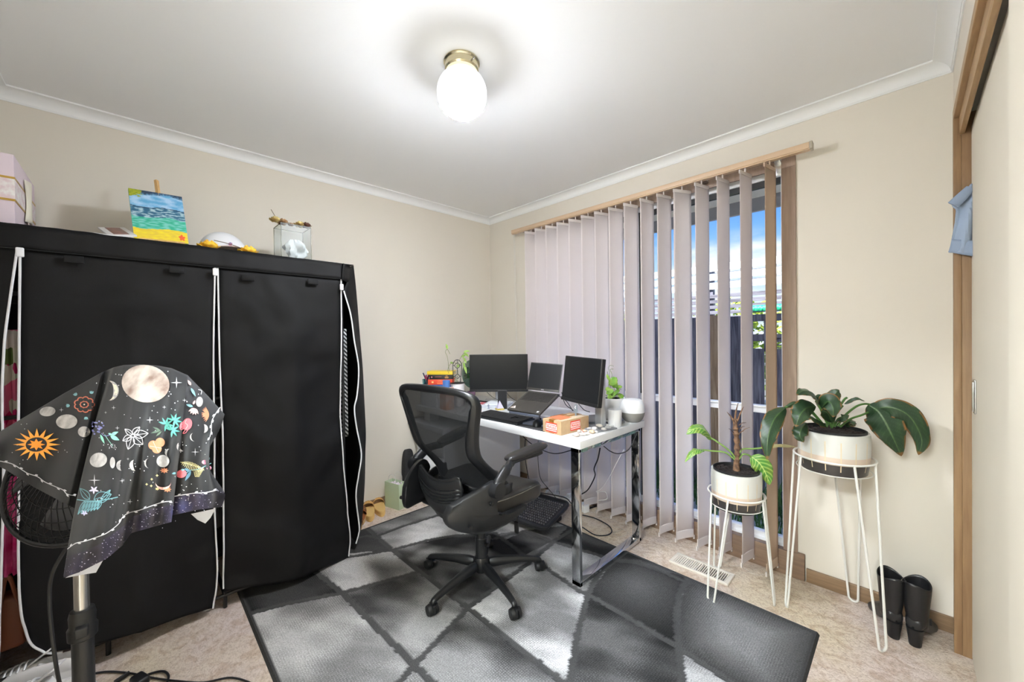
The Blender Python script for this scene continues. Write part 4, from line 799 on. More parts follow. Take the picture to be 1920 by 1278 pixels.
cable(gl_, .0035, 'black cable lying in a loop on the carpet beside the footrest')
cable([W(1170, 842, 2.2), W(1155, 870, 2.25), W(1142, 895, 2.3), W(1128, 915, 2.35), W(1118, 922, 2.4), W(1135, 922, 2.4), W(1138, 935, 2.4), W(1122, 938, 2.4)], .0014, 'thin white wire hanging in a tangle below the desk', m_cablew)
cable([onz(1145, 985, .004), onz(1165, 990, .004), onz(1178, 1000, .004), onz(1160, 1006, .004), onz(1150, 998, .004), onz(1168, 992, .004)], .001, 'thin pale wire curled on the carpet under the desk', mat('pale_wire', (206, 196, 180), .5))
cable([onz(1005, 922, .02), W(1040, 928, 2.62), W(1062, 934, 2.6), onz(1075, 945, .02), onz(1105, 950, .006), onz(1118, 948, .01), onz(1092, 958, .006)], .004, 'black cable plugged in beside the power board under the desk')
pb = thing('power_board', 'white power board on the floor behind the footrest', 'power board', onz(1060, 948, 0))
a, b = onz(1022, 928, 0), onz(1072, 946, 0); ux = (b-a).normalized(); M = Matrix.Translation(a)@Matrix.Rotation(math.atan2(ux.y, ux.x), 4, 'Z'); L = (b-a).length
obj('housing', MB().box(0, 0, 0, L, .06, .038, M, bev=.005), m_white, pb, world=True)
for k in range(3): obj('plug', MB().box(L*(.25+.25*k), .012, .038, L*(.25+.25*k)+.035, .045, .065, M, bev=.005), m_white if k != 1 else m_black, pb, world=True)
p = onz(1095, 958, 0); tag(obj('power_adapter', MB().box(-.035, -.025, 0, .035, .025, .055, Matrix.Translation(p)@Matrix.Rotation(-.3, 4, 'Z'), bev=.006), m_white), 'white power adapter block on the carpet just right of the near chrome leg', 'adapter')
for (pts, r, lb) in (((W(913, 735, 3.1), W(925, 745, 3.1), W(940, 752, 3.0)), .002, 'upper black cable behind the left monitor stand'), ((W(950, 736, 2.95), W(958, 745, 2.9), W(970, 752, 2.8)), .002, 'black cable running from the left monitor to the laptop'), ((W(1045, 740, 2.3), W(1062, 752, 2.3), W(1074, 770, 2.2)), .0022, 'black cable looping from the laptop behind the right monitor'), ((W(1053, 735, 2.32), W(1060, 757, 2.3), W(1075, 769, 2.25)), .0022, 'second black cable under the lower edge of the right monitor'), ((W(1085, 757, 2.3), W(1095, 768, 2.25), W(1106, 772, 2.2)), .0022, 'short black cable between the oval badge and the pale grey pot')):
    cable(pts, r, lb)
# ================================================================== footrest
fr_ = thing('footrest', 'black footrest with a tilted studded platform under the desk', 'footrest', onz(1050, 985, 0))
q = [W(1004, 920, 2.43), W(1072, 948, 2.30), W(938, 965, 2.28), W(1010, 990, 2.05)]
tl_, tr_, bl2, br2 = onz(1005, 925, .12), onz(1069, 945, .12), onz(952, 965, .07), onz(1016, 984, .07)
Mf, fwid, fdep = quadM(tl_, tr_, bl2, br2)
pts = []; hx, hy, rc_ = fwid/2+.012, fdep/2+.012, .04
for (cx_, cy_, a0) in ((hx-rc_, hy-rc_, 0), (-hx+rc_, hy-rc_, PI/2), (-hx+rc_, -hy+rc_, PI), (hx-rc_, -hy+rc_, 1.5*PI)):
    for k in range(7): pts.append((cx_+rc_*math.cos(a0+k/6*PI/2), cy_+rc_*math.sin(a0+k/6*PI/2)))
m_ft = mat('charcoal_plastic', (60, 61, 66), .45)
obj('platform', MB().prism(pts, .02, Mf, -.028), m_ft, fr_, world=True); obj('rim', MB().tube([Mf@Vector((x, y, -.006)) for x, y in pts], .011, 10, closed=True), mat('rim_black', (42, 43, 46), .4), fr_, world=True)
sd = MB(); nxs, nys = 14, 11
for i in range(nxs):
    for j in range(nys):
        x = -hx+.03+(2*hx-.06)*(i+.5)/nxs; y = -hy+.03+(2*hy-.06)*(j+.5)/nys; sd.lathe([(.0068, -.008), (.006, -.003), (.003, .001), (0, .0015)], 8, M=Mf@Matrix.Translation((x, y, 0)))
obj('massage_studs', sd, mat('stud_grey', (120, 121, 128), .25), fr_, world=True)
bp_ = Vector((Mf[0][3], Mf[1][3], 0)); Rf = Matrix.Translation(bp_)@Matrix.Rotation(math.atan2(Mf[1][0], Mf[0][0]), 4, 'Z')
obj('base', MB().box(-hx*.7, -hy*.62, 0, hx*.7, hy*.8, .028, Rf, bev=.006).box(-hx*.5, hy*.1, .02, hx*.5, hy*.5, .075, Rf, bev=.006), m_black, fr_, world=True)
# ================================================================== office chair
CT = math.radians(96); chx, chy = 1.262, -1.19
oc = thing('office_chair', 'black office chair with mesh back and star base facing the desk', 'office chair', (chx, chy, RZ), CT-PI/2)
m_leather = mat('charcoal_leather', (40, 38, 35), .36, bump=.15, bs=260, coat=.1); m_nyl = mat('black_nylon', (22, 23, 25), .4)
cr = .318; a0 = math.radians(204)-(CT-PI/2)
hub = MB().lathe([(0, .055), (.030, .055), (.036, .07), (.040, .115), (.034, .13), (.0, .13)], 28); obj('hub', hub, m_nyl, oc)
for k in range(5):
    a = a0+k*2*PI/5; d = Vector((math.cos(a), math.sin(a), 0)); n_ = Vector((-d.y, d.x, 0))
    arm = MB(); st5 = [(.025, .092, .026, .030), (.10, .094, .022, .024), (.20, .086, .017, .019), (.285, .072, .014, .015), (.318, .064, .014, .013), (.326, .056, .010, .008)]
    vs = []
    for (r, z, w_, h_) in st5:
        for (u, v) in ((-1, -1), (-1, .3), (-.55, 1), (.55, 1), (1, .3), (1, -1)): vs.append(d*r+n_*(u*w_)+Vector((0, 0, z+v*h_)))
    fs = [(i*6+j, i*6+(j+1) % 6, (i+1)*6+(j+1) % 6, (i+1)*6+j) for i in range(5) for j in range(6)]+[(0, 1, 2, 3, 4, 5), (35, 34, 33, 32, 31, 30)]
    arm.add(vs, fs); obj('star_arm', arm, m_nyl, oc, sub=1)
    ca_ = a+1.2+k*1.7; M = Matrix.Translation(d*cr)@Matrix.Rotation(ca_, 4, 'Z')
    co = obj('caster', MB().tube([M@Vector((0, 0, .03)), M@Vector((0, 0, .06))], .007, 8).box(-.007, -.022, .012, .007, .024, .052, M, bev=.004), m_nyl, oc)
    for s in (-1, 1): obj('wheel', MB().tube([M@Vector((s*.008, .004, .026)), M@Vector((s*.012, .004, .026)), M@Vector((s*.024, .004, .026))], [.026, .026, .022], 22), m_dblack, co)
obj('gas_column', MB().lathe([(0, .10), (.030, .10), (.030, .225), (.026, .23), (.026, .262), (.020, .265), (.016, .27), (.016, .40), (0, .40)], 28), m_nyl, oc)
obj('tilt_plate', MB().box(-.09, -.10, .385, .09, .11, .415, bev=.008), m_nyl, oc)
# seat cushion: rounded slab, waterfall front
def seatfn(top):
    def fn(u, v):
        a = 2*PI*u; sq = lambda x, e: math.copysign(abs(x)**e, x)
        x = sq(math.cos(a), .5); y = sq(math.sin(a), .5); k = v if top else v
        rx = .253*math.sin(k*PI/2)**.55 if k > 0 else 0; ry = .245*math.sin(k*PI/2)**.55 if k > 0 else 0
        X = x*rx*(1+.03*y); Y = y*ry+.02
        zc = .505+.018*max(0, abs(X)/.25)**2-.05*max(0, (Y-.12)/.14)**2+.012*max(0, -Y/.2)
        h = (1-k**4)*.012
        return Vector((X, Y, (zc+h-.028*(k**6)) if top else (.437-.01*(1-k)+.025*(k**6)-.025*max(0, (Y-.12)/.14)**2)))
    return fn
st_ = MB(); st_.grid(seatfn(True), 48, 14, closeu=True); t0 = len(st_.v); st_.grid(seatfn(False), 48, 10, closeu=True)
o1 = 13*48; o2 = t0+9*48
st_.add([], []); st_.f += [(o1+i, o1+(i+1) % 48, o2+(i+1) % 48, o2+i) for i in range(48)]; st_.mi += [0]*48
obj('seat', st_, m_leather, oc, sub=1, ang=80)
pf = seatfn(True); obj('seat_piping', MB().tube([pf(i/72, .93)+Vector((0, 0, .0012)) for i in range(72)], .0022, 6, closed=True), mat('piping_grey', (104, 100, 92), .5), oc)
# seat pan
obj('seat_pan', MB().box(-.22, -.21, .415, .22, .21, .44, bev=.012), m_nyl, oc, sub=0)
# backrest: outline (half width, height, forward offset) bottom -> top
OUT = [(.12, .515), (.19, .50), (.232, .53), (.232, .60), (.222, .68), (.226, .78), (.244, .87), (.264, .94), (.270, .98), (.258, 1.012), (.20, 1.034), (.10, 1.044), (0, 1.047)]
def backy(x, z):         # surface offset: lumbar forward, top leaning back, sides curving forward, wings sweeping to the arm joints
    return -.235-.11*((z-.55)/.5 if z > .55 else (z-.55)*.6)+.035*math.exp(-((z-.62)/.10)**2)+.55*x*x+max(0, .74-z)**1.3*1.1*(abs(x)/.23)**2
half = spl([Vector((x, 0, z)) for x, z in OUT], 5)
ring = [Vector((-p.x, 0, p.z)) for p in reversed(half)][:-1]+half[:] if 0 else [p for p in half]+[Vector((-p.x, 0, p.z)) for p in reversed(half)][1:]
ring = [Vector((p.x, backy(p.x, p.z), p.z)) for p in ring]
ci = Vector((0, backy(0, .8), .8))
fm = MB(); n = len(ring); vs = []
for i, p in enumerate(ring):
    d = Vector((ci.x-p.x, 0, ci.z-p.z)); 
    side = abs(p.x)/.24; wf = .034 if p.z > .98 else (.052+max(0, min(1, (.80-p.z)/.2))*.022)
    d.normalize(); thk = .018+.018*side*(1 if p.z < .98 else .6)
    q = p+d*wf; q.y = backy(q.x, q.z)
    f_ = Vector((0, thk, 0)); bk = Vector((0, -.010, 0)); m_ = (p+q)/2; m_.y = backy(m_.x, m_.z)
    vs += [p+f_*.9, p+f_*.3+(p-q).normalized()*.004, p+bk*.4, m_+bk*1.2, q+bk*.5, q+f_*.5, m_+f_]
fm.add(vs, [(i*7+j, i*7+(j+1) % 7, ((i+1) % n)*7+(j+1) % 7, ((i+1) % n)*7+j) for i in range(n) for j in range(7)])
obj('back_frame', fm, mat('back_frame_black', (22, 23, 25), .35), oc, sub=1)
def mesh_mat():
    m = bpy.data.materials.new('chair_mesh_fabric'); m.use_nodes = True; nt = m.node_tree; b = nt.nodes['Principled BSDF']
    b.inputs['Base Color'].default_value = lin((26, 27, 29)); b.inputs['Roughness'].default_value = .95
    tc = nt.nodes.new('ShaderNodeTexCoord'); wv = nt.nodes.new('ShaderNodeTexChecker'); wv.inputs['Scale'].default_value = 900
    nt.links.new(tc.outputs['Object'], wv.inputs['Vector']); r = nt.nodes.new('ShaderNodeMapRange'); r.inputs[3].default_value = .88; r.inputs[4].default_value = .98; b.inputs['Specular IOR Level'].default_value = .15
    nt.links.new(wv.outputs['Fac'], r.inputs[0]); nt.links.new(r.outputs[0], b.inputs['Alpha']); return m
mp_ = MB()
def mfn(u, v):
    z = .508+v*(1.02-.508)
    hw = 0
    for a, b in zip(half, half[1:]):
        if min(a.z, b.z) <= z <= max(a.z, b.z) and abs(a.z-b.z) > 1e-6: hw = max(hw, a.x+(b.x-a.x)*(z-a.z)/(b.z-a.z))
    x = (u-.5)*2*max(.02, hw-.018); return Vector((x, backy(x, z)+.004, z))
mp_.grid(mfn, 16, 24); obj('back_mesh', mp_, mesh_mat(), oc)
def lumb(u, v):
    q = abs(2*u-1); hw = .158*(.12+.88*math.sin(PI/2*min(1, v*1.2+.02))**.75)*(1-.10*max(0, v-.7)/.3*1.0); x = (2*u-1)*hw; z = .448+.165*v+.050*q*q*v-.02*max(0, q-.85)/.15*v
    rg_ = sum(math.exp(-((v-.42-.085*k-.10*q*q*.0)/.018)**2) for k in range(4))*(1 if q < .8 else max(0, (1-q)/.2))
    return Vector((x, -.254-.018*math.cos(x*7)*math.sin(min(1, v*1.1)*PI)**.5+.9*x*x-.006*rg_-.03*v, z))
obj('lumbar_support', MB().grid(lumb, 30, 70), m_nyl, oc, solid=.010, soff=1, ang=70)
# lower back shell joining back to seat
def shell(u, v):
    a = PI+PI*u; x = .235*math.cos(a)*(.88+.12*v); y = -.03+(-.235)*abs(math.sin(a))**.8*(.82+.2*v); return Vector((x, y, .40+v*.145+.03*math.cos(a)**2*v))
obj('lower_shell', MB().grid(shell, 30, 8), m_nyl, oc, solid=.014)
sp_ = MB(); sp_.tube(spl([(0, -.02, .40), (0, -.14, .40), (0, -.215, .425), (0, -.24, .50), (0, -.23, .56)], 6), [.026]*25, 12, sx=1.4); obj('back_stem', sp_, m_nyl, oc)
for s in (-1, 1):
    # bracket plate: rounded triangle lobe beside the seat
    PG = [(-.36, .56), (-.375, .505), (-.345, .455), (-.25, .425), (-.12, .418), (.02, .440), (.03, .458), (-.09, .462), (-.165, .48), (-.185, .53), (-.150, .59), (-.18, .632), (-.24, .622), (-.31, .59)]
    pp_ = spl([Vector((a, b, 0)) for a, b in PG+[PG[0]]], 4)[:-1]; R0 = .262 if s > 0 else .232; rfn = lambda y, R0=R0: R0 if y > -.2 else R0-.10*((-.2-y)/.17)**1.6
    n_p = len(pp_); vsb = []
    for off, sh in ((-.016, .90), (-.010, 1.0), (.010, 1.0), (.018, .88)):
        for p in pp_:
            cy_b = Vector((max(-.33, min(-.05, p.x)), .455+.0*p.y, 0)); cy_b.y = .45 if p.x > -.12 else .53
            q = cy_b.lerp(p, sh); vsb.append(Vector((s*(rfn(q.x)+off), q.x, q.y)))
    bmm = MB(); bmm.add(vsb, [(k*n_p+i, k*n_p+(i+1) % n_p, (k+1)*n_p+(i+1) % n_p, (k+1)*n_p+i) for k in range(3) for i in range(n_p)]+[tuple(range(n_p))[::-1], tuple(range(3*n_p, 4*n_p))])
    br = obj('arm_bracket', bmm, m_nyl, oc, ang=50)
    obj('bracket_bolt', MB().tube([(s*.272, -.215, .545), (s*.283, -.215, .545)], .008, 14), m_dblack, br); obj('bracket_bolt', MB().tube([(s*.235, -.305, .47), (s*.249, -.31, .47)], .008, 14), m_dblack, br)
    da = math.radians(11); dv_ = Vector((s*math.sin(da), math.cos(da), 0)); pcn = Vector((s*.263, .053, .704)); sv = Vector((math.cos(da), -s*math.sin(da), 0))
    e_ = pcn-Vector((0, 0, .022))
    ar_ = obj('armrest', MB().tube([(s*.266, -.19, .598), (s*.308, -.19, .598)], .036, 28).tube(spl([Vector((s*.286, -.195, .59)), Vector((s*.284, -.165, .635)), Vector((s*.275, -.105, .667)), e_-dv_*.08+Vector((0, 0, -.006)), e_+dv_*.10], 6), [.030]*6+[.026]*6+[.021]*6+[.014]*6+[.010], 14, sx=.75), m_nyl, oc)
    pf_ = MB()
    def padf(u, v):
        a, q = 2*PI*u, -PI/2+v*PI; lx = .036*math.copysign(abs(math.cos(a))**.6, math.cos(a))*math.cos(q)**.5; ly = .128*math.copysign(abs(math.sin(a))**.6, math.sin(a))*math.cos(q)**.35
        return pcn+sv*lx+dv_*ly+Vector((0, 0, .017*math.sin(q)+.10*ly))
    pf_.grid(padf, 36, 13, closeu=True)
    pd = obj('arm_pad', pf_, mat('arm_pad_leather', (32, 31, 32), .32, bump=.1, bs=300), ar_)
lv = MB().tube(spl([(.10, .05, .40), (.17, .06, .395), (.19, .06, .37), (.192, .06, .345)], 5), .004, 8); obj('height_lever', lv, m_dblack, oc)
obj('lever_tag', MB().box(.180, .05, .285, .206, .058, .345, bev=.006), m_dblack, oc); obj('tension_knob', MB().tube([(.035, .0, .20), (.05, .0, .20)], .010, 12), m_dblack, oc)
# ================================================================== fabric wardrobe
def fab_mat(name, c, alpha=None):
    fresh = name not in MATS
    m = mat(name, c, .62, bump=.3, bs=700, spec=.22, var=.25, vs=4)
    nt = m.node_tree; b = nt.nodes['Principled BSDF']; old = b.inputs['Normal'].links[0].from_node; tc = nt.nodes.new('ShaderNodeTexCoord')
    n = nt.nodes.new('ShaderNodeTexNoise'); n.inputs['Scale'].default_value = 2.4; n.inputs['Detail'].default_value = 2.2; n.inputs['Distortion'].default_value = .3; nt.links.new(tc.outputs['Object'], n.inputs['Vector'])
    bp = nt.nodes.new('ShaderNodeBump'); bp.inputs['Strength'].default_value = 1; bp.inputs['Distance'].default_value = .08; nt.links.new(n.outputs['Fac'], bp.inputs['Height']); nt.links.new(bp.outputs[0], old.inputs['Normal']); return m
m_fab = fab_mat('black_nonwoven', (17, 17, 18)); m_zip = mat('zip_white', (226, 226, 228), .5); m_in = mat('wardrobe_inside', (10, 10, 12), .9)
wdx = thing('fabric_wardrobe', 'large black fabric wardrobe with white zips along the left wall', 'wardrobe', (.3, -2.2, 0))
FX, TZ, YR, YL = .57, 1.70, -1.545, RB+.015
def fold(y, z): return .012*math.sin(y*9+z*1.2)+.014*noise.noise(Vector((y*6, z*2.4, 0)))+.012*noise.noise(Vector((y*2.1, z*7, 4)))+.003*noise.noise(Vector((y*20, z*24, 2)))
def fx(y, z): return FX+fold(y, z)*min(1, (TZ-z)*3)
tpm = MB(); tpm.grid(lambda u, v: Vector((.02+(FX-.02)*v, YL+(YR-YL)*u, TZ-.014*math.sin(PI*v)*abs(math.sin(u*PI*3))-.003+.004*noise.noise(Vector((u*20, v*3, 0))))), 60, 8)
obj('top_cover', tpm, m_fab, wdx, world=True, solid=.003, weld=False)
def vz(y): # valance hem height, measured
    return 1.607
vm2 = MB(); vm2.grid(lambda u, v: (lambda y: Vector((fx(y, 1.66)+.006+.004*v+.004*noise.noise(Vector((y*13, v*2, 2)))-.004*(1-v), y, TZ-.004-v*(TZ-vz(y)-.004))))(YL+(YR-.065-YL)*u), 90, 6)
vm2.grid(lambda u, v: Vector((FX+.02-u*.55, YR-.065+.085*min(1, u*6)-.01*v, TZ-.004-v*.095)), 24, 5)
obj('valance', vm2, m_fab, wdx, world=True, solid=.002, weld=False)
obj('valance_seam', MB().tube([(fx(y, 1.66)+.0125, y, 1.607) for y in [YL+(YR-.07-YL)*k/60 for k in range(61)]], .0018, 5), mat('seam_black', (20, 20, 21), .8), wdx, world=True)
# door panels given by their left and right edges in the photograph, met with the front plane
def pan(name, Ls, Rs, nu=26, nv=44, bulge=.0, xo=0.0, crease=None):
    Lp = [on(u, v, 'x', FX+xo) for u, v in Ls]; Rp = [on(u, v, 'x', FX+xo) for u, v in Rs]
    Lz = spl(Lp, 10); Rz_ = spl(Rp, 10)
    def pick(L, t): k = t*(len(L)-1); i = min(len(L)-2, int(k)); return L[i].lerp(L[i+1], k-i)
    def fn(u, v):
        p = pick(Lz, v).lerp(pick(Rz_, v), u); f = fold(p.y, p.z)*1.1+bulge*math.sin(PI*u)
        if crease: f += .030-.075*abs(u-crease)+.008*math.exp(-((u-crease)/.012)**2)
        f += .004*noise.noise(Vector((p.y*5, p.z*16, 7)))
        return Vector((p.x+f*min(1, v*3), p.y, max(.006, p.z)))
    m = MB(); m.grid(fn, nu, nv); o = obj(name, m, m_fab, wdx, world=True, solid=.0025, weld=False)
    return o, fn
p1, f1 = pan('door_flap', [(38, 456), (36, 700), (35, 900), (36, 1110), (52, 1200), (84, 1222)], [(403, 491), (400, 650), (402, 800), (403, 950), (408, 1080), (400, 1142)], crease=.53)
p2, f2 = pan('door_flap', [(408, 493), (411, 650), (417, 800), (420, 950), (420, 1060), (420, 1114)], [(639, 518), (640, 650), (641, 800), (650, 920), (658, 1010), (656, 1048)], crease=.55, bulge=.006)
p3_, f3 = pan('door_flap', [(-30, 452), (-34, 600), (-36, 800), (-40, 1000), (-44, 1200), (-48, 1285)], [(34, 456), (10, 640), (6, 760), (8, 900), (4, 1050), (-6, 1290)])
def zipedge(fn, u, par, v1=1.0, n=60, r=.0036): return obj('zip', MB().tube([fn(u, v1*k/n)+Vector((.004, 0, 0)) for k in range(n+1)], r, 7), m_zip, par, world=True)
zipedge(f1, 0, p1); zipedge(f1, 1, p1); zipedge(f2, 0, p2, .97); zipedge(f2, 1, p2, .98); zipedge(f3, 1, p3_)
obj('zip', MB().tube([on(84, 1222, 'x', FX)+Vector((.004, 0, 0)), on(105, 1223, 'x', FX)+Vector((.004, 0, 0)), on(118, 1220, 'x', FX)+Vector((.004, 0, 0))], .0042, 7), m_zip, p1, world=True)
for (u, v) in ((37, 473), (404, 510), (641, 538)):
    c = on(u, v, 'x', FX+.03); obj('zip_slider', MB().box(c.x-.006, c.y-.010, c.z-.016, c.x+.002, c.y+.010, c.z+.018, bev=.004), m_zip, wdx, world=True)
for (u, v) in ((139, 486), (332, 506), (465, 521), (587, 528)):
    c = on(u, v, 'x', FX+.022); obj('tie_tab', MB().box(c.x-.006, c.y-.026, c.z-.014, c.x+.002, c.y+.026, c.z+.014, bev=.002), m_fab, wdx, world=True)
# side cloth, bulging towards the window, with its own zip edge at the front corner
E1 = [(644, 545), (657, 590), (664, 640), (672, 690), (669, 740), (664, 765), (668, 800), (677, 850), (672, 890), (667, 930), (673, 985), (672, 1000), (667, 1018)]
E2 = [(663, 497), (668, 545), (674, 620), (680, 690), (683, 750), (686, 810), (685, 850), (684, 900), (681, 950), (677, 990), (673, 1005), (671, 1012), (669, 1018)]
A_ = spl([on(u, v, 'x', FX-.01) for u, v in E1], 6); B_ = spl([on(u, v, 'x', FX-.10) for u, v in E2], 6)
sd_ = MB()
def sfn(u, v):
    k = v*(len(A_)-1); i = min(len(A_)-2, int(k)); a = A_[i].lerp(A_[i+1], k-i); b = B_[i].lerp(B_[i+1], k-i)
    if u < .35: p = a.lerp(b, u/.35)
    else:
        w_ = (u-.35)/.65; p = b.lerp(Vector((.02, YR, b.z)), w_); p.y += .02*math.sin(w_*PI)
    return Vector((p.x, p.y, max(.004, p.z)))
sd_.grid(sfn, 30, 60); sp3 = obj('side_cloth', sd_, m_fab, wdx, world=True, solid=.002, weld=False)
obj('zip', MB().tube([Vector((a.x+.004, a.y, max(.008, a.z))) for a in A_], .004, 7), m_zip, sp3, world=True)
bk_ = MB(); bk_.box(.015, YL, .02, .019, YR-.01, TZ-.02); obj('back_cloth', bk_, m_fab, wdx, world=True)
# inner frame of thin tubes with shelves
ft = MB()
for y in (YL+.03, -2.55, -2.165, -1.60):
    for x in (.05, .53): ft.tube([(x, y, .0), (x, y, TZ-.03)], .008, 8)
for z in (.06, 1.0, 1.45, TZ-.03):
    for x in (.05, .53): ft.tube([(x, YL+.03, z), (x, -1.60, z)], .008, 8)
    for y in (YL+.03, -2.165, -1.60): ft.tube([(.05, y, z), (.53, y, z)], .008, 8)
obj('tube_frame', ft, m_dblack, wdx, world=True)
# things inside, seen through the open zips
def hang(y0, y1, x, z0, z1, m, label, cat, name, amp=.02, fr=40):
    mb = MB(); mb.grid(lambda u, v: Vector((x+amp*math.sin(fr*u+v*2)*(.3+.7*v), y0+(y1-y0)*u, z1+(z0-z1)*v)), 24, 14); return tag(obj(name, mb, m, solid=.004), label, cat)
def floral():
    m = bpy.data.materials.new('floral_print'); m.use_nodes = True; nt = m.node_tree; b = nt.nodes['Principled BSDF']; tc = nt.nodes.new('ShaderNodeTexCoord')
    n = nt.nodes.new('ShaderNodeTexVoronoi'); n.inputs['Scale'].default_value = 16; nt.links.new(tc.outputs['Object'], n.inputs['Vector']); r = nt.nodes.new('ShaderNodeValToRGB'); nt.links.new(n.outputs['Color'], r.inputs[0]); r.color_ramp.interpolation = 'CONSTANT'
    e = r.color_ramp.elements; e[0].color = lin((232, 220, 214)); e[1].position = .72; e[1].color = lin((110, 130, 70))
    for p, c in ((.3, (214, 30, 110)), (.5, (240, 120, 160)), (.62, (232, 224, 210)), (.86, (180, 30, 60))): q = e.new(p); q.color = lin(c)
    nt.links.new(r.outputs[0], b.inputs['Base Color']); b.inputs['Roughness'].default_value = .8; return m
hang(-2.86, -2.73, .47, .78, 1.32, floral(), 'white, green and pink floral dress hanging inside the left opening of the wardrobe', 'dress', 'floral_dress')
hang(-2.86, -2.735, .50, .42, .78, mat('hot_pink_cloth', (214, 24, 120), .8, c2=(244, 120, 180), vs=14), 'bright pink garment hanging below the floral dress in the wardrobe', 'garment', 'pink_garment')
hang(-2.88, -2.80, .45, .55, 1.0, mat('leopard_cloth', (120, 92, 70), .8, c2=(24, 18, 16), vs=60), 'dark spotted garment behind the pink one in the wardrobe', 'garment', 'spotted_garment')
hang(-2.19, -2.14, .42, .35, 1.35, mat('grey_cloth', (112, 112, 114), .85), 'grey garment hanging behind the middle zip of the wardrobe', 'garment', 'grey_garment')
stp = bpy.data.materials.new('striped_cloth'); stp.use_nodes = True; nt = stp.node_tree; tc = nt.nodes.new('ShaderNodeTexCoord'); wv = nt.nodes.new('ShaderNodeTexWave'); wv.bands_direction = 'DIAGONAL'; wv.inputs['Scale'].default_value = 26; nt.links.new(tc.outputs['Object'], wv.inputs['Vector'])
r = nt.nodes.new('ShaderNodeValToRGB'); r.color_ramp.elements[0].color = lin((20, 20, 22)); r.color_ramp.elements[0].position = .5; r.color_ramp.elements[1].color = lin((220, 220, 220)); r.color_ramp.elements[1].position = .62; nt.links.new(wv.outputs['Fac'], r.inputs[0]); nt.links.new(r.outputs[0], nt.nodes['Principled BSDF'].inputs['Base Color'])
hang(-1.60, -1.565, .50, .70, 1.33, stp, 'black and white striped garment just inside the right zip of the wardrobe', 'garment', 'striped_garment', amp=.006)
q = on(30, 1150, 'x', .46); tag(obj('brown_handbag', MB().box(.42, -2.84, .14, .50, -2.76, .34, bev=.02).tube(spl([(.50, -2.82, .30), (.505, -2.80, .42), (.50, -2.775, .30)]), .006, 8), mat('brown_leather', (120, 66, 40), .45)), 'brown leather bag standing at the bottom of the left wardrobe opening', 'handbag')
# ---- things on top of the wardrobe
def near(u, v, x, z):     # point on the top surface line x const
    return on(u, v, 'x', x)
def basey(u, x, z=TZ):    # y so that the base at (x, z) projects to column u
    lo, hi = RB, YR
    for _ in range(40):
        m = (lo+hi)/2; d = Vector((x, m, z))-CC; uu = 960+FPX*d.dot(CR)/d.dot(CF)
        if uu < u: lo = m
        else: hi = m
    return (lo+hi)/2
# painting on a mini easel: corners px TL(240,352) TR(341,369) BL(252,446) BR(354,456)
pt = thing('beach_painting', 'small canvas painting of a blue sea and yellow beach with an orange starfish', 'painting', (.33, basey(300, .33), TZ))
c4 = [Vector((.287, -2.466, 1.981)), Vector((.274, -2.276, 1.989)), Vector((.366, -2.449, 1.735)), Vector((.353, -2.259, 1.744))]
Mq, pw, ph_ = quadM(*c4)     # x along the width, y up the picture, z towards the room
obj('canvas', MB().box(-pw/2, -ph_/2, -.016, pw/2, ph_/2, 0, Mq), mat('canvas_edge', (150, 190, 170), .8), pt, world=True)
def paint_mat():
    m = bpy.data.materials.new('painted_seascape'); m.use_nodes = True; nt = m.node_tree; b = nt.nodes['Principled BSDF']; at = nt.nodes.new('ShaderNodeAttribute'); at.attribute_name = 'paint'
    nt.links.new(at.outputs['Color'], b.inputs['Base Color']); b.inputs['Roughness'].default_value = .55; n = nt.nodes.new('ShaderNodeTexNoise'); n.inputs['Scale'].default_value = 120; bp = nt.nodes.new('ShaderNodeBump'); bp.inputs['Strength'].default_value = .3; bp.inputs['Distance'].default_value = .002
    nt.links.new(n.outputs['Fac'], bp.inputs['Height']); nt.links.new(bp.outputs[0], b.inputs['Normal']); return m
pm_ = MB(); N1 = 110; pcs = []
def pcol(u, v):
    n1 = noise.noise(Vector((u*5, v*16, 0))); n2 = noise.noise(Vector((u*26, v*60, 3))); n3 = noise.noise(Vector((u*9, v*40, 6)))
    sv = v+.02*math.sin(u*7)+.015*n1
    mixc = lambda a, b, k: tuple(p+(q-p)*max(0, min(1, k)) for p, q in zip(a, b))
    if u < .22+.05*n2+.05*n3 and v > .84-.1*n3+u*.3: return (150+40*n2, 160+30*n2, 30)
    sx, sy = (u-.885), (v-.11); a = math.atan2(sy, sx); rad = math.hypot(sx, sy*1.0)
    if rad < .055*(.62+.38*abs(math.cos(2.5*(a-PI/2)))**1.3)*1.2: return (240, 96+30*n2, 44)
    if sv < .235: return mixc((246, 222, 40), (232, 200, 60), .5+n3*1.2)
    if sv < .47: return mixc((48, 176, 140), (120, 200, 190), .5+n3*1.6)
    if sv < .66: return mixc((38, 96, 128), (170, 196, 206), .35+n3*2.2+n2*.6)
    if sv < .675: return (22, 66, 100)
    if sv < .93: return mixc((96, 168, 214), (170, 204, 232), .5+n1*1.2+n2*.3)
    return mixc((100, 150, 190), (34, 58, 84), (sv-.93)*22+n2)
for j in range(N1+1):
    for i in range(N1+1):
        u, v = i/N1, j/N1; pm_.v.append(Mq@Vector((-pw/2+pw*u, -ph_/2+ph_*v, .0006))); pcs.append(lin([max(0, min(255, k)) for k in pcol(u, v)]))
for j in range(N1):
    for i in range(N1): a = j*(N1+1)+i; pm_.f.append((a, a+1, a+N1+2, a+N1+1)); pm_.mi.append(0)
po = obj('painted_face', pm_, paint_mat(), pt, world=True, weld=False, smooth=False); ca = po.data.color_attributes.new('paint', 'FLOAT_COLOR', 'POINT'); ca.data.foreach_set('color', [k for c in pcs for k in c])
ez = thing('table_easel', 'small pale wooden easel holding the beach painting', 'easel', (.30, basey(297, .30), TZ))
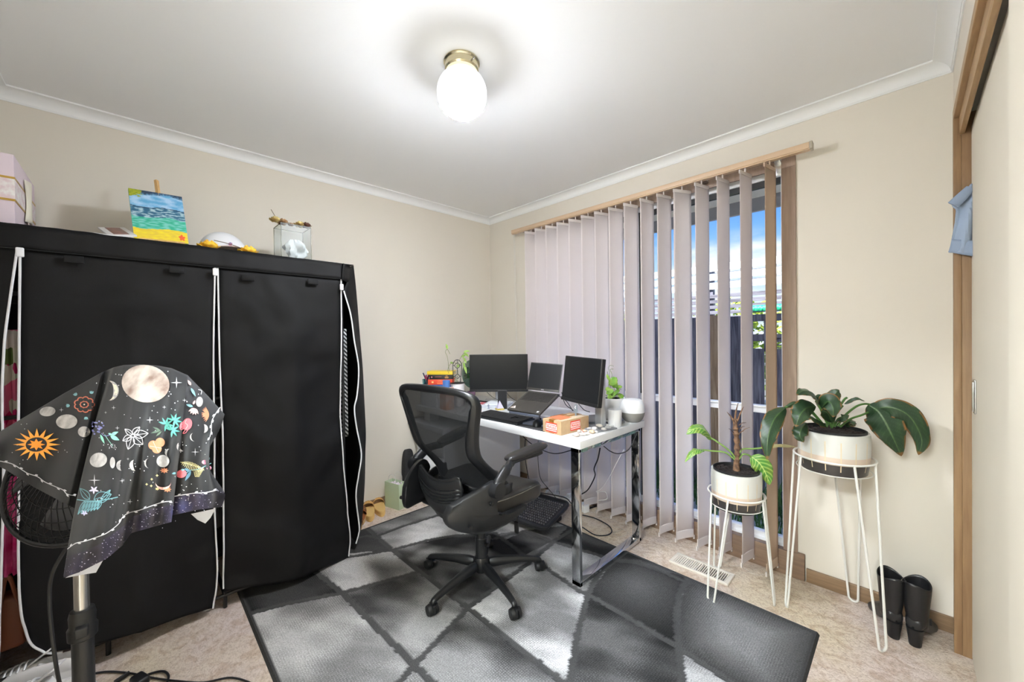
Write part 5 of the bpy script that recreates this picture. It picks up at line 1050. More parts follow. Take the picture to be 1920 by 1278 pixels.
mid = Mq@Vector((0, 0, -.022)); topp = on(293, 338, 'x', .255); eb = MB(); dirn = (Mq@Vector((0, 1, 0))-Mq@Vector((0, 0, 0))).normalized()
lowp = Mq@Vector((.01, -ph_/2-.0, -.022)); eb.tube([lowp, topp], .009, 4); eb.tube([Mq@Vector((-pw*.42, -ph_/2-.002, .0)), Mq@Vector((pw*.42, -ph_/2-.002, .0))], .008, 4)
for s in (-.4, .4): eb.tube([Mq@Vector((pw*s, -ph_/2-.004, -.02)), mid], .006, 4)
eb.tube([Vector((.10, topp.y, TZ+.004)), topp*.3+mid*.7], .006, 4)
obj('frame', eb, wood('pale_pine', (226, 188, 130), (206, 164, 104), 2, 6), ez, world=True)
# white picture frames lying flat left of the painting
FB = [on(163, 430, 'x', .30), on(240, 424, 'x', .40)]
y0, y1 = basey(165, .42), basey(252, .42)
fr1 = thing('picture_frame', 'white picture frame lying flat on the wardrobe left of the painting', 'picture frame', (.35, (y0+y1)/2, TZ))
obj('frame', MB().box(.20, y0, TZ+.0, .46, y1, TZ+.022, bev=.002), m_white, fr1, world=True)
fr2 = thing('picture_frame', 'white picture frame with a red print propped on the flat one', 'picture frame', (.33, (y0+y1)/2, TZ+.022))
g4 = [on(196, 429, 'x', .22), on(238, 423, 'x', .20), on(190, 436, 'x', .44), on(250, 444, 'x', .44)]
Mg, gw, gh = quadM(*g4); obj('frame', MB().box(-gw/2, -gh/2, -.008, gw/2, gh/2, 0, Mg, bev=.001), m_white, fr2, world=True); obj('print', MB().box(-gw/2+.02, -gh/2+.02, 0, gw/2-.02, gh/2-.02, .001, Mg), mat('red_print', (150, 70, 50), .3, c2=(60, 30, 24), vs=60), fr2, world=True)
# pink storage box at the far left
pk = thing('keepsake_box', 'tall pale pink box with floral band and bow at the wardrobe end', 'box', (.25, -2.78, TZ))
m_pink = mat('pale_pink_card', (222, 206, 214), .6); m_band = mat('floral_band', (238, 236, 232), .6, c2=(222, 200, 204), vs=60); m_gold = mat('gold_trim', (196, 160, 80), .35, .6)
kx1 = .44; ky = basey(27, kx1, 1.85); ky1 = ky; kx0 = on(65, 380, 'y', ky).x
tpz_ = on(27, 290, 'x', kx1)
obj('carton', MB().box(kx0, RB+.005, TZ, kx1, ky1, tpz_.z, bev=.002), m_pink, pk, world=True)
bz0, bz1 = on(25, 375, 'x', kx1).z, on(27, 334, 'x', kx1).z
bd = MB().box(kx0, RB+.006, bz0, kx1+.0012, ky1+.0012, bz1); obj('ribbon_band', bd, m_band, pk, world=True)
for z in (bz0, bz1): obj('gold_edge', MB().box(kx0, RB+.006, z-.004, kx1+.002, ky1+.002, z+.004), m_gold, pk, world=True)
zm = (bz0+bz1)/2; bw_ = MB()
bw_.grid(lambda u, v: Vector(((kx0+kx1)/2+(u-.5)*.07*(.45+abs(2*v-1)**1.5), ky1+.004+.012*math.cos((u-.5)*PI), zm-.085+v*.17)), 10, 12); obj('bow', bw_, mat('cream_satin', (232, 226, 208), .4), pk, world=True, solid=.002)
# cap with yellow flowers
cy = basey(430, .30); cap = thing('baseball_cap', 'white cap with a small embroidered figure lying on the wardrobe', 'cap', (.26, cy, TZ))
cm = MB(); cm.grid(lambda u, v: Vector((.0+.085*math.cos(2*PI*u)*math.cos(v*PI/2), -.02+.11*math.sin(2*PI*u)*math.cos(v*PI/2), 0.145*math.sin(v*PI/2)**.8)), 36, 12, closeu=True); obj('crown', cm, mat('pale_cap_cloth', (222, 224, 226), .8), cap)
bm2 = MB(); bm2.grid(lambda u, v: Vector((.07+.10*v*math.cos((u-.5)*2.4), .0+.095*(math.sin((u-.5)*2.4))*(.95+.1*v)+.0, .035+.01*v-.02*abs(u-.5)**2*4)), 24, 8); obj('brim', bm2, mat('pink_brim', (236, 214, 204), .8), cap, solid=.004)
obj('embroidery', MB().prism([(-.006, -.022), (.004, -.022), (.010, -.004), (.004, .006), (.008, .018), (-.002, .022), (-.012, .014), (-.006, .004), (-.010, -.006)], .002, Matrix.Translation((.0865, .0, .058))@Matrix.Rotation(PI/2, 4, 'Z')@Matrix.Rotation(PI/2, 4, 'X')), mat('embroidery_mix', (200, 70, 90), .6, c2=(60, 110, 160), vs=160), cap)
def rose(mb, c, r, n=16, seed=1):
    rr = random.Random(seed)
    for k in range(n):
        a = k*2.4; q = k/n; rad = r*(.2+.8*q); h = r*(1-.6*q)
        d = Vector((math.cos(a), math.sin(a), 0)); s = Vector((-d.y, d.x, 0)); c0 = Vector(c)+d*rad*.3
        w = r*(.5+.3*q); mb.grid(lambda u, v: c0+d*(rad*.7*v**.7)+s*((u-.5)*2*w*math.sin(PI*(.25+.6*v)))+Vector((0, 0, h*(v**.6)*.9+.12*r*math.sin(7*u+k))), 6, 5)
    return mb
m_yr = mat('dried_yellow_rose', (240, 204, 60), .7, c2=(226, 170, 50), vs=60)
def flower(u, x, zb, r, seed, label, m=m_yr, stem=None):
    r *= 1.5 if r < .03 else 1; y = basey(u, x, zb+r*.5); t = thing('dried_flower', label, 'dried flower', (x, y, zb)); obj('bloom', rose(MB(), (0, 0, 0), r, 16, seed), m, t, weld=False, solid=.0006)
    if stem: obj('stem', MB().tube(spl([Vector(p) for p in stem]), .0018, 6), mat('dry_stem', (110, 98, 76), .8), t)
    return t
flower(391, .50, TZ, .046, 1, 'yellow dried rose left of the white cap on the wardrobe')
flower(465, .49, TZ, .046, 2, 'yellow dried rose with long stem right of the white cap', stem=[(0, 0, .02), (-.02, -.07, .045), (-.05, -.13, .06)])
# clear display case with white sculpture
vy0, vy1 = basey(528, .44), basey(584, .44)
va = thing('display_case', 'clear square display case on the right end of the wardrobe', 'display case', (.34, (vy0+vy1)/2, TZ))
zt = on(525, 417, 'x', .44).z; m_acr = glassy('clear_acrylic', (244, 246, 246), .008, .3)
x0, x1 = .44-(vy1-vy0)*1.0, .44
obj('base', MB().box(x0-.005, vy0-.005, TZ+.0, x1+.005, vy1+.008, TZ+.007, bev=.001), m_dblack, va, world=True)
cc_ = MB(); t = .003; cc_.box(x1-t, vy0, TZ+.007, x1, vy1, zt); cc_.box(x0, vy0, TZ+.007, x0+t, vy1, zt); cc_.box(x0+t, vy0, TZ+.007, x1-t, vy0+t, zt); cc_.box(x0+t, vy1-t, TZ+.007, x1-t, vy1, zt); cc_.box(x0, vy0, zt, x1, vy1, zt+t)
obj('clear_cover', cc_, m_acr, va, world=True)
eg = MB()
for xx in (x0, x1):
    for yy in (vy0, vy1): eg.box(xx-.0016, yy-.0016, TZ+.007, xx+.0016, yy+.0016, zt+t)
for xx in (x0, x1): eg.box(xx-.0016, vy0, zt, xx+.0016, vy1, zt+t)
for yy in (vy0, vy1): eg.box(x0, yy-.0016, zt, x1, yy+.0016, zt+t)
obj('edge_strip', eg, glassy('acrylic_edge', (200, 200, 186), .04, .4), va, world=True)
scy = basey(551, .36); sculp = MB(); sx_, sy_ = .37, scy; hC = (zt-TZ)
def scf(u, v):
    a = 2*PI*u; r = .020+.026*math.sin(v*PI*.9)**1.5; n = noise.noise(Vector((math.cos(a)*1.8, math.sin(a)*1.8, v*3.5)))
    return Vector((sx_+r*(1+.7*n)*math.cos(a), sy_+r*(1.1+.8*n)*math.sin(a)+.014*math.sin(v*2.6), TZ+.008+v*hC*.62))
sculp.grid(scf, 30, 24, closeu=True); sculp.grid(lambda u, v: (lambda a, q: Vector((sx_+.01+.014*math.cos(a)*math.cos(q), sy_+.018+.022*math.sin(a)*math.cos(q), TZ+hC*.52+.018*math.sin(q))))(2*PI*u, -PI/2+v*PI), 18, 10, closeu=True)
sculp.tube(spl([(sx_, sy_-.018, TZ+hC*.2), (sx_+.005, sy_-.030, TZ+hC*.4), (sx_, sy_-.01, TZ+hC*.6)]), .009, 10)
tag(obj('white_sculpture', sculp, mat('white_plaster', (240, 242, 242), .6)), 'small white abstract sculpture inside the clear display case', 'sculpture')
m_dry = mat('dried_petals', (176, 140, 96), .8, c2=(120, 80, 50), vs=60); m_dry2 = mat('dried_cream', (214, 196, 130), .8, c2=(150, 120, 70), vs=60); m_dk = mat('dried_brown', (96, 62, 48), .85)
for i, (u, x, r, m, lb, st) in enumerate(((516, .43, .020, m_dry2, 'cream dried flower hanging over the left edge of the display case', None), (530, .40, .022, m_dry, 'brownish dried flower with an upright stem on the display case', [(0, 0, .01), (0, -.03, .03), (.0, -.055, .07)]), (562, .41, .022, m_dry2, 'pale yellow dried rose on the right of the display case', None), (574, .42, .020, m_dk, 'dark brown dried flower at the right edge of the display case', None), (546, .40, .012, m_dry, 'small withered bud in the middle of the display case top', None))):
    flower(u, x, zt+t, r, 10+i, lb, m, st)
# ================================================================== pedestal fan with draped cloth
FD = .985
fan = thing('pedestal_fan', 'black and silver pedestal fan draped with a dark printed cloth', 'fan', (0, 0, 0)); pc_ = W(155, 1180, FD); fan.location = (pc_.x, pc_.y, 0); fan.matrix_basis = Matrix.Translation(fan.location)
fcn = W(185, 850, FD+.045)
obj('upper_pole', MB().tube([(0, 0, .55), (0, 0, fcn.z-.02)], .0145, 24), m_steel, fan)
obj('lower_pole', MB().tube([(0, 0, .02), (0, 0, .56)], .0205, 24), m_nyl, fan)
obj('height_collar', MB().lathe([(.0205, .515), (.027, .52), (.028, .545), (.024, .552), (.025, .575), (.022, .59), (.015, .592)], 28).box(.02, -.012, .535, .042, .012, .56, bev=.004), m_dblack, fan)
obj('round_base', MB().lathe([(0, 0), (.19, 0), (.20, .008), (.19, .018), (.05, .035), (.03, .05), (0, .05)], 40), m_nyl, fan)
nrm = (-CF+Vector((0, 0, .55))).normalized(); ax1 = nrm.cross(Vector((0, 0, 1))).normalized(); ax2 = ax1.cross(nrm).normalized()*-1; ax2 = nrm.cross(ax1)
RFn = .217; cgm = MB(); loc = fcn-Vector(fan.location)
for s in (1, -1):
    for r, h in ((.035, .055), (.07, .052), (.105, .046), (.14, .037), (.17, .028), (.20, .014)):
        cgm.tube([loc+ax1*(r*math.cos(a))+ax2*(r*math.sin(a))+nrm*(s*h) for a in [2*PI*k/48 for k in range(48)]], .0011, 4, closed=True)
    for k in range(64):
        a = 2*PI*k/64; a2 = a+.35
        cgm.tube([loc+ax1*(r*math.cos(a+(.35*r/RFn)))+ax2*(r*math.sin(a+(.35*r/RFn)))+nrm*(s*h) for r, h in ((.035, .055), (.09, .049), (.14, .037), (.19, .02), (.214, .004))], .0010, 4)
obj('wire_cage', cgm, m_dblack, fan)
obj('cage_rim', MB().tube([loc+ax1*(RFn*math.cos(a))+ax2*(RFn*math.sin(a)) for a in [2*PI*k/64 for k in range(64)]], .006, 10, closed=True), m_black, fan)
bl3 = MB()
for k in range(5):
    a0_ = k*2*PI/5
    def bf(u, v): r = .03+.155*v; a = a0_+(u-.5)*(.95-.25*v)+.25*v; return loc+ax1*(r*math.cos(a))+ax2*(r*math.sin(a))+nrm*((u-.5)*.03)
    bl3.grid(bf, 7, 7)
obj('blade', bl3, mat('smoke_blade', (44, 44, 48), .3), fan, solid=.0015, weld=False)
obj('motor_housing', MB().tube([loc+nrm*.02, loc-nrm*.05, loc-nrm*.12, loc-nrm*.15], [.035, .06, .05, .02], 24), m_nyl, fan)
# cloth ----------------------------------------------------------------
TOPC = [(0, -30, 826, 1.0), (.10, 40, 785, 1.0), (.20, 120, 737, .99), (.30, 190, 698, .985), (.355, 214, 688, .975), (.40, 232, 684, .97), (.50, 262, 683, .965), (.62, 296, 685, .965), (.70, 322, 690, .965), (.80, 352, 703, .965), (.90, 390, 742, .96), (1, 421, 776, .955)]
HEMC = [(0, -30, 860, .95), (.10, 10, 880, .945), (.20, 62, 912, .94), (.30, 128, 947, .945), (.335, 148, 956, .96), (.36, 118, 1083, .90), (.42, 150, 1072, .885), (.50, 200, 1047, .875), (.56, 230, 1022, .895), (.60, 246, 999, .905), (.70, 285, 988, .90), (.80, 322, 978, .885), (.805, 322, 966, .90), (.90, 372, 955, .905), (1, 416, 950, .91)]
MIDC = [(0, .5), (.34, .5), (.36, .5), (1, .5)]
def cl_px(u, v):
    a = lerpc(TOPC, u); b = lerpc(HEMC, u); k = v
    x = a[0]+(b[0]-a[0])*k; y = a[1]+(b[1]-a[1])*k; d = a[2]+(b[2]-a[2])*(1-(1-k)**1.6)
    if .34 < u < .42: x += -12*math.sin(PI*k)*(1-abs(u-.36)/.06) if u < .42 else 0
    if u > .93: x += -26*math.sin(PI*min(1, k*1.15))*((u-.93)/.07)**1.2+ (6*math.sin(3*PI*k))*((u-.93)/.07)
    bul = .045*math.sin(PI*min(1, k*1.0))**.8*math.sin(PI*max(0, min(1, (u-.34)/.66)))**.7 if u > .34 else .02*math.sin(PI*k)
    folds = .011*k**1.1*math.sin(u*46+1.2)+.007*k*math.sin(u*23)+.005*math.sin(u*11+k*4)+.012*k*math.exp(-((u-.80)/.018)**2)
    if .30 < u < .352: d += .02*math.sin((u-.30)/.052*PI)
    return x, y, d-bul-folds-.085
NU, NV = 260, 60; us = []
for i in range(NU): us.append(i/(NU-1))
clm = MB(); cpx = {}
def clfn(i, j): x, y, d = cl_px(us[i], j/(NV-1)); cpx[(i, j)] = (x, y, d); return W(x, y, d)
for j in range(NV):
    for i in range(NU): clm.v.append(clfn(i, j))
band = int(NV*.865)
for j in range(NV-1):
    for i in range(NU-1):
        a = j*NU+i; clm.f.append((a, a+1, a+NU+1, a+NU)); u = us[i]; L_ = lerpc(HEMC, u)[1]-lerpc(TOPC, u)[1]
        inb = (u > .352 and (1-j/(NV-1))*L_ < (44 if u < .58 else 36) )
        clm.mi.append(2 if inb else 0)
# the cloth goes on over the rim and down behind
o_ = len(clm.v)
for j in range(1, 14):
    for i in range(NU):
        u = us[i]; a = lerpc(TOPC, u); k = j/13; clm.v.append(W(a[0]+(.0 if u < .9 else -20*k*(u-.9)*10), a[1]+k*k*110*math.sin(PI*min(.98, max(.06, u))), a[2]+.012+.16*math.sin(k*PI/2)*(.4+.6*math.sin(PI*u))+.008*k*math.sin(u*40)))
for j in range(13):
    for i in range(NU-1):
        if j == 0: a = i; b = o_+i
        else: a = o_+(j-1)*NU+i; b = o_+j*NU+i
        clm.f.append((a, b, b+1, a+1)); clm.mi.append(0)
# turned up corner tips showing the white back
for P in ([(122, 1083, .892), (188, 1049, .90), (196, 1045, .903), (180, 1073, .905), (160, 1076, .905)], [(358, 963, .897), (404, 953, .902), (395, 970, .905), (385, 981, .91), (370, 974, .91)]):
    k0 = len(clm.v); clm.v += [W(*p) for p in P]; clm.f.append(tuple(range(k0, k0+len(P)))); clm.mi.append(1)
m_cl = mat('printed_cloth_dark', (25, 26, 30), .65, sheen=.08); m_clw = mat('cloth_white_back', (206, 208, 216), .8)
def galaxy():
    m = bpy.data.materials.new('galaxy_border'); m.use_nodes = True; nt = m.node_tree; b = nt.nodes['Principled BSDF']; tc = nt.nodes.new('ShaderNodeTexCoord')
    n = nt.nodes.new('ShaderNodeTexNoise'); n.inputs['Scale'].default_value = 13; n.inputs['Detail'].default_value = 6; nt.links.new(tc.outputs['Object'], n.inputs['Vector'])
    r = nt.nodes.new('ShaderNodeValToRGB'); e = r.color_ramp.elements; e[0].position = .38; e[0].color = lin((22, 20, 30)); e[1].position = .74; e[1].color = lin((64, 72, 130)); q = e.new(.55); q.color = lin((42, 37, 58)); nt.links.new(n.outputs['Fac'], r.inputs[0])
    v = nt.nodes.new('ShaderNodeTexVoronoi'); v.inputs['Scale'].default_value = 170; nt.links.new(tc.outputs['Object'], v.inputs['Vector']); mr_ = nt.nodes.new('ShaderNodeMapRange'); mr_.inputs[1].default_value = .12; mr_.inputs[2].default_value = .2; mr_.inputs[3].default_value = .85; mr_.inputs[4].default_value = 0; nt.links.new(v.outputs['Distance'], mr_.inputs[0])
    mx = nt.nodes.new('ShaderNodeMix'); mx.data_type = 'RGBA'; nt.links.new(mr_.outputs[0], mx.inputs[0]); nt.links.new(r.outputs[0], mx.inputs[6]); mx.inputs[7].default_value = lin((226, 220, 240)); nt.links.new(mx.outputs[2], b.inputs['Base Color']); b.inputs['Roughness'].default_value = .55; return m
# prints: (px) shapes laid onto the cloth surface
cells = {}
for (i, j), (x, y, d) in cpx.items(): cells.setdefault((int(x//10), int(y//10)), []).append((x, y, d))
def cdep(x, y, left=None):
    best = []
    cx_, cy_ = int(x//10), int(y//10)
    for a in (-1, 0, 1):
        for b in (-1, 0, 1):
            for (px_, py_, d) in cells.get((cx_+a, cy_+b), []):
                q = (px_-x)**2+(py_-y)**2
                if q < 60: best.append((q, d))
    if not best: return None
    dm = min(d for q, d in best); best = [(q, d) for q, d in best if d < dm+.02]; ws = sum(1/(q+.6) for q, d in best); return sum(d/(q+.6) for q, d in best)/ws
PR = {}
def pput(pts, key, lift=.0022):
    if len(pts) in (3, 4):
        n_ = len(pts); el = [math.hypot(pts[i][0]-pts[(i+1) % n_][0], pts[i][1]-pts[(i+1) % n_][1]) for i in range(n_)]
        if max(el) > 7:
            i = el.index(max(el)); md_ = ((pts[i][0]+pts[(i+1) % n_][0])/2, (pts[i][1]+pts[(i+1) % n_][1])/2)
            if n_ == 3: o3 = pts[(i+2) % 3]; pput([pts[i], md_, o3], key, lift); pput([md_, pts[(i+1) % 3], o3], key, lift)
            else:
                j_ = (i+2) % 4; m2_ = ((pts[j_][0]+pts[(j_+1) % 4][0])/2, (pts[j_][1]+pts[(j_+1) % 4][1])/2)
                pput([pts[i], md_, m2_, pts[(j_+1) % 4]], key, lift); pput([md_, pts[(i+1) % 4], pts[j_], m2_], key, lift)
            return
    m = PR.setdefault(key, MB()); vs = []
    for x, y in pts:
        d = cdep(x, y)
        if d is None: return
        vs.append(W(x, y, d-lift))
    m.add(vs, [tuple(range(len(vs)))])
def disc(cx_, cy_, rx, ry, key, rot=0, lift=.0022, rings=3, seg=24, cut=None):
    c, s = math.cos(rot), math.sin(rot); grid_ = [[(cx_, cy_)]*seg]
    for k in range(1, rings+1): grid_.append([(cx_+c*rx*k/rings*math.cos(w)-s*ry*k/rings*math.sin(w), cy_+s*rx*k/rings*math.cos(w)+c*ry*k/rings*math.sin(w)) for w in [2*PI*q/seg for q in range(seg)]])
    for k in range(rings):
        for q in range(seg):
            P = [grid_[k][q], grid_[k][(q+1) % seg], grid_[k+1][(q+1) % seg], grid_[k+1][q]]
            if k == 0: P = P[1:]
            pput(P, key, lift)
def crescent(cx_, cy_, r, key, ang, th=.5, sx=1):      # open side towards ang
    n = 12; c, s = math.cos(ang), math.sin(ang)
    for q in range(n):
        def pt_(w, inner):
            x = -math.cos(w)*r*(1-(th*2 if inner else 0)) if not inner else -math.cos(w)*r*(1-2*th); y = math.sin(w)*r
            return (cx_+(c*x-s*y)*sx, cy_+s*x+c*y)
        w0, w1 = -PI/2+PI*q/n, -PI/2+PI*(q+1)/n; pput([pt_(w0, 0), pt_(w1, 0), pt_(w1, 1), pt_(w0, 1)], key)
def star4(cx_, cy_, r, key='white', n=4, inner=.16, rot=0, sy=1.0, lift=.0022):
    P = []
    for k in range(2*n): a = rot+PI*k/n-PI/2; rr_ = r if k % 2 == 0 else r*inner; P.append((cx_+rr_*math.cos(a), cy_+rr_*math.sin(a)*sy))
    for k in range(2*n): pput([(cx_, cy_), P[k], P[(k+1) % (2*n)]], key, lift)
def line(pts, w, key, lift=.002):
    P = spl([Vector((x, y, 0)) for x, y in pts], 4)
    for a, b in zip(P, P[1:]):
        d = (b-a); 
        if d.length < 1e-6: continue
        n_ = Vector((-d.y, d.x, 0)).normalized()*w/2; pput([(a+n_).xy[:], (a-n_).xy[:], (b-n_).xy[:], (b+n_).xy[:]], key, lift)
def petal(x0, y0, x1, y1, w, key, outline=False, lift=.0022):
    a = Vector((x0, y0, 0)); b = Vector((x1, y1, 0)); d = b-a; n_ = Vector((-d.y, d.x, 0)).normalized()*w/2
    L = [(a+d*t+n_*math.sin(PI*t**.8)).xy[:] for t in [k/6 for k in range(7)]]; R_ = [(a+d*t-n_*math.sin(PI*t**.8)).xy[:] for t in [k/6 for k in range(7)]]
    if outline: line(L, 1.3, key, lift); line(R_, 1.3, key, lift); line([a.xy[:], b.xy[:]], 1, key, lift)
    else:
        for k in range(6): pput([L[k], L[k+1], R_[k+1], R_[k]], key, lift)
disc(273, 719, 45, 35, 'bigmoon', .15, rings=8, seg=36)
crescent(204, 732, 19, 'moon', PI, .27); crescent(203, 732, 18, 'cream', PI, .2)
for (x, y, rx, ry, ro_) in ((89, 771, 15, 9, -.1), (125, 790, 20, 13.5, -.05), (157.5, 809, 11.5, 10, 0), (184.5, 862, 16.5, 13.5, -.25), (211, 867, 5, 10.5, 0), (305.5, 864, 12, 11.5, 0), (374, 753, 6.5, 9.5, .1)): disc(x, y, rx, ry, 'moon', ro_)
crescent(228, 872, 10, 'moon', 0, .36); crescent(253, 872, 10.5, 'moon', -.15, .34); crescent(280, 868, 9.5, 'moon', 0, .16); crescent(340, 837, 9, 'moon', -.5, .32); crescent(364, 819, 8, 'moon', -.2, .16); crescent(382, 803, 8, 'moon', PI, .40); crescent(316, 848, 7, 'moon', .3, .3)
crescent(306, 903, 15, 'pinkish', -PI/2, .16)
star4(69, 833, 45, 'orange', 16, .50, 0, .68, .0034); star4(69, 833, 47, 'cream', 16, .42, 0, .68) if 0 else None
disc(68, 833, 20, 13.5, 'ink', -.1, .0044); star4(68, 833, 17, 'orange2', 8, .52, 0, .66, .0056)
# lift the small star a little above the ink disc
star4(331, 717, 11); star4(213, 764, 4.5); star4(198, 773, 3); star4(281, 787, 7); star4(346, 750, 4.5); star4(308, 763, 4); star4(115, 768, 4.5); star4(220, 802, 4.5); star4(366, 847, 8, inner=.1); star4(240, 860, 3); star4(177, 900, 12, inner=.12); star4(229, 901, 5); star4(244, 940, 5.5); star4(372, 797, 2)
rr = random.Random(21)
for k in range(120):
    x = 175+rr.random()*225; y = 690+rr.random()*300; disc(x, y, .7+rr.random()*.7, .7+rr.random()*.7, 'white', 0, .0018, 1, 5)
for k in range(20): x = 20+rr.random()*140; y = 790+rr.random()*90; disc(x, y, .9, .9, 'white', 0, .0018, 1, 5)
# scalloped flower
for k in range(9):
    a = 2*PI*k/9; cx_, cy_ = 158+14*math.cos(a), 758+10.5*math.sin(a); disc(cx_, cy_, 6.3, 5.2, 'coral', 0, .0022, 1, 12)
for k in range(9):
    a = 2*PI*k/9; cx_, cy_ = 158+13*math.cos(a), 758+9.7*math.sin(a); disc(cx_, cy_, 4.9, 4, 'ink', 0, .0032, 1, 10)
disc(158, 758, 8.5, 6.5, 'coral', 0, .0034, 1, 14); disc(158, 758, 6.5, 5, 'ink', 0, .0042, 1, 14); disc(158, 758, 1.6, 1.4, 'cream', 0, .005, 1, 8)
for (x, y, a) in ((144, 741, -2.3), (171, 738, -1.4), (131, 760, 3.1), (161, 781, 1.5)):
    for da in (-.6, 0, .6): petal(x, y, x+8*math.cos(a+da*.8), y+6*math.sin(a+da*.8), 3.5, 'aqua')
# berries and twigs
for k in range(26): x = 183+rr.gauss(0, 6.5); y = 800+rr.gauss(0, 6.5); disc(x, y, 1.9, 1.6, 'lilac', 0, .002+.0002*(k % 4), 1, 8)
line([(190, 812), (198, 817), (214, 812)], 1.2, 'lilac'); line([(196, 814), (204, 826), (212, 836)], 1, 'mint')
for P in ((188, 814, 196, 832, 5), (208, 815, 222, 809, 6), (207, 817, 224, 825, 8), (203, 812, 212, 816, 4)): petal(*P, 'mint')
for k in range(16): disc(212+rr.gauss(0, 5), 836+rr.gauss(0, 3), .9, .9, 'white', 0, .002, 1, 5)
# outlined five leaf
for P in ((248, 815, 234, 804, 9), (249, 814, 262, 800, 11), (251, 815, 278, 812, 15), (251, 818, 268, 833, 17), (248, 818, 240, 842, 15), (246, 817, 230, 826, 11)): petal(*P, 'white', True)
for (px_, py_) in ((311, 795), (327, 788), (323, 806)):
    for k in range(7): a = -PI*.95+k*PI*.95/6*(1.6) if 0 else -2.8+k*.75; petal(px_, py_, px_+15*math.cos(a), py_+14*math.sin(a), 3.8, 'teal')
petal(302, 806, 282, 812, 4, 'olive'); petal(300, 806, 286, 800, 3.5, 'olive'); petal(303, 808, 292, 818, 3.5, 'olive')
disc(351, 795, 9, 11.5, 'rose', .3); disc(342, 798, 5, 8, 'rose', .3); line([(347, 806), (343, 812), (348, 811), (352, 806)], 1.2, 'rose'); line([(350, 786), (347, 792), (352, 797), (348, 804)], .9, 'pinkish', .0032)
for (x, y, r_) in ((287, 834, 9), (300, 829, 9), (294, 841, 9)): disc(x, y, r_, r_*.95, 'apricot', 0, .0022)
line([(281, 836), (293, 838), (303, 840)], .8, 'cream', .0032); line([(287, 827), (291, 836), (297, 848)], .8, 'cream', .0032)
petal(358, 722, 352, 712, 5, 'pinkish'); petal(358, 727, 367, 743, 5, 'aqua'); line([(372, 730), (378, 732), (377, 739)], 1.3, 'white')
for k in range(5): a = 1.0+k*.42; petal(365, 765, 365+13*math.cos(a), 765+13*math.sin(a), 5, 'pinkish')
petal(362, 762, 349, 758, 5, 'aqua'); petal(362, 758, 366, 750, 4, 'pinkish')
for k in range(8): a = PI*.62+k*.2; petal(390, 776, 390+13*math.cos(a), 776-15*math.sin(a)*(1 if k < 4 else -1), 2.4, 'apricot')
for k in range(9): a = -1.9+k*.45; petal(392, 778, 392-13*abs(math.cos(a*.6)), 778+14*math.sin(a*.7), 2.4, 'apricot')
# fern, bud and leaves low right
for t in range(14):
    x = 341+t*2.9; y = 868+t*.9; h_ = 7*math.sin(PI*(t+1)/16)+1; line([(x+2, y), (x-1.5, y-h_)], 1, 'straw'); line([(x+2, y), (x-.5, y+h_)], 1, 'straw')
line([(338, 866), (360, 871), (383, 881)], 1, 'straw')
for t in range(8): line([(366+t*1.8, 893-t*2), (364+t*2.6, 884-t*1.2)], .9, 'straw'); line([(366+t*1.8, 893-t*2), (374+t*1.2, 893-t*2)], .9, 'straw')
disc(340, 888, 10, 7.5, 'rose', -.2); petal(338, 881, 347, 880, 4, 'aqua'); petal(330, 886, 322, 888, 4, 'aqua'); petal(358, 883, 347, 901, 6, 'steelblue'); petal(346, 878, 358, 884, 5, 'steelblue'); line([(347, 888), (358, 881), (372, 879), (396, 868)], 1.2, 'aqua')
disc(384, 866, 5.5, 4, 'rose2'); disc(392, 877, 4.5, 4, 'rose2'); petal(389, 862, 393, 857, 5, 'aqua')
for (x, y, r_) in ((308, 881.5, 8.5), (314, 917, 8.5), (295, 916, 4.5)): star4(x, y, r_, 'apricot' if r_ > 5 else 'straw', 8, .55, 0, .7)
for (x, y) in ((294.5, 891), (284.5, 898), (275, 907.5), (283.5, 910.5)): star4(x, y, 2.8, 'straw', 4, .5)
# teal outlined leaf spray low left
line([(144, 936), (158, 938), (180, 939), (200, 936), (221, 931.5)], 1.8, 'teal2')
for P in ((176, 936, 209, 926, 20), (168, 936, 150, 915, 13), (190, 938, 207, 918, 8)): petal(*P, 'teal2', True)
for k in range(7): petal(160+k*5, 938, 146+k*6, 964-k*1.5, 6, 'teal2', True)
for (x, y, r_) in ((176, 918, 10), (158, 961, 7)):
    for k in range(5): a = -.9+k*2*PI/5; petal(x, y, x+r_*math.cos(a), y+r_*.8*math.sin(a), 3.6, 'lilacw')
# vine border
def vine(pts, nl):
    line(pts, 1.5, 'white'); P = spl([Vector((x, y, 0)) for x, y in pts], 6); n = len(P)
    for k in range(nl):
        i = int((k+.5)*n/nl); i = min(n-2, i); a = P[i]; d = (P[i+1]-a).normalized(); s = 1 if k % 2 else -1; nn = Vector((-d.y, d.x, 0)); b = a+d*7+nn*s*3; petal(a.x, a.y, b.x, b.y, 3.6, 'white')
vine([(0, 864), (22, 869), (36, 877), (52, 887), (70, 893), (84, 903), (104, 912), (118, 918), (126, 926), (142, 929)], 11)
vine([(126, 1029), (142, 1018), (160, 1014), (180, 1007), (200, 999), (222, 982), (230, 969), (242, 961), (262, 956), (284, 948), (305, 941), (322, 939)], 14)
vine([(327, 930), (345, 927), (365, 924), (385, 923), (408, 918)], 5); vine([(413, 763), (404, 776), (397, 790), (396, 808), (392, 825)], 6)
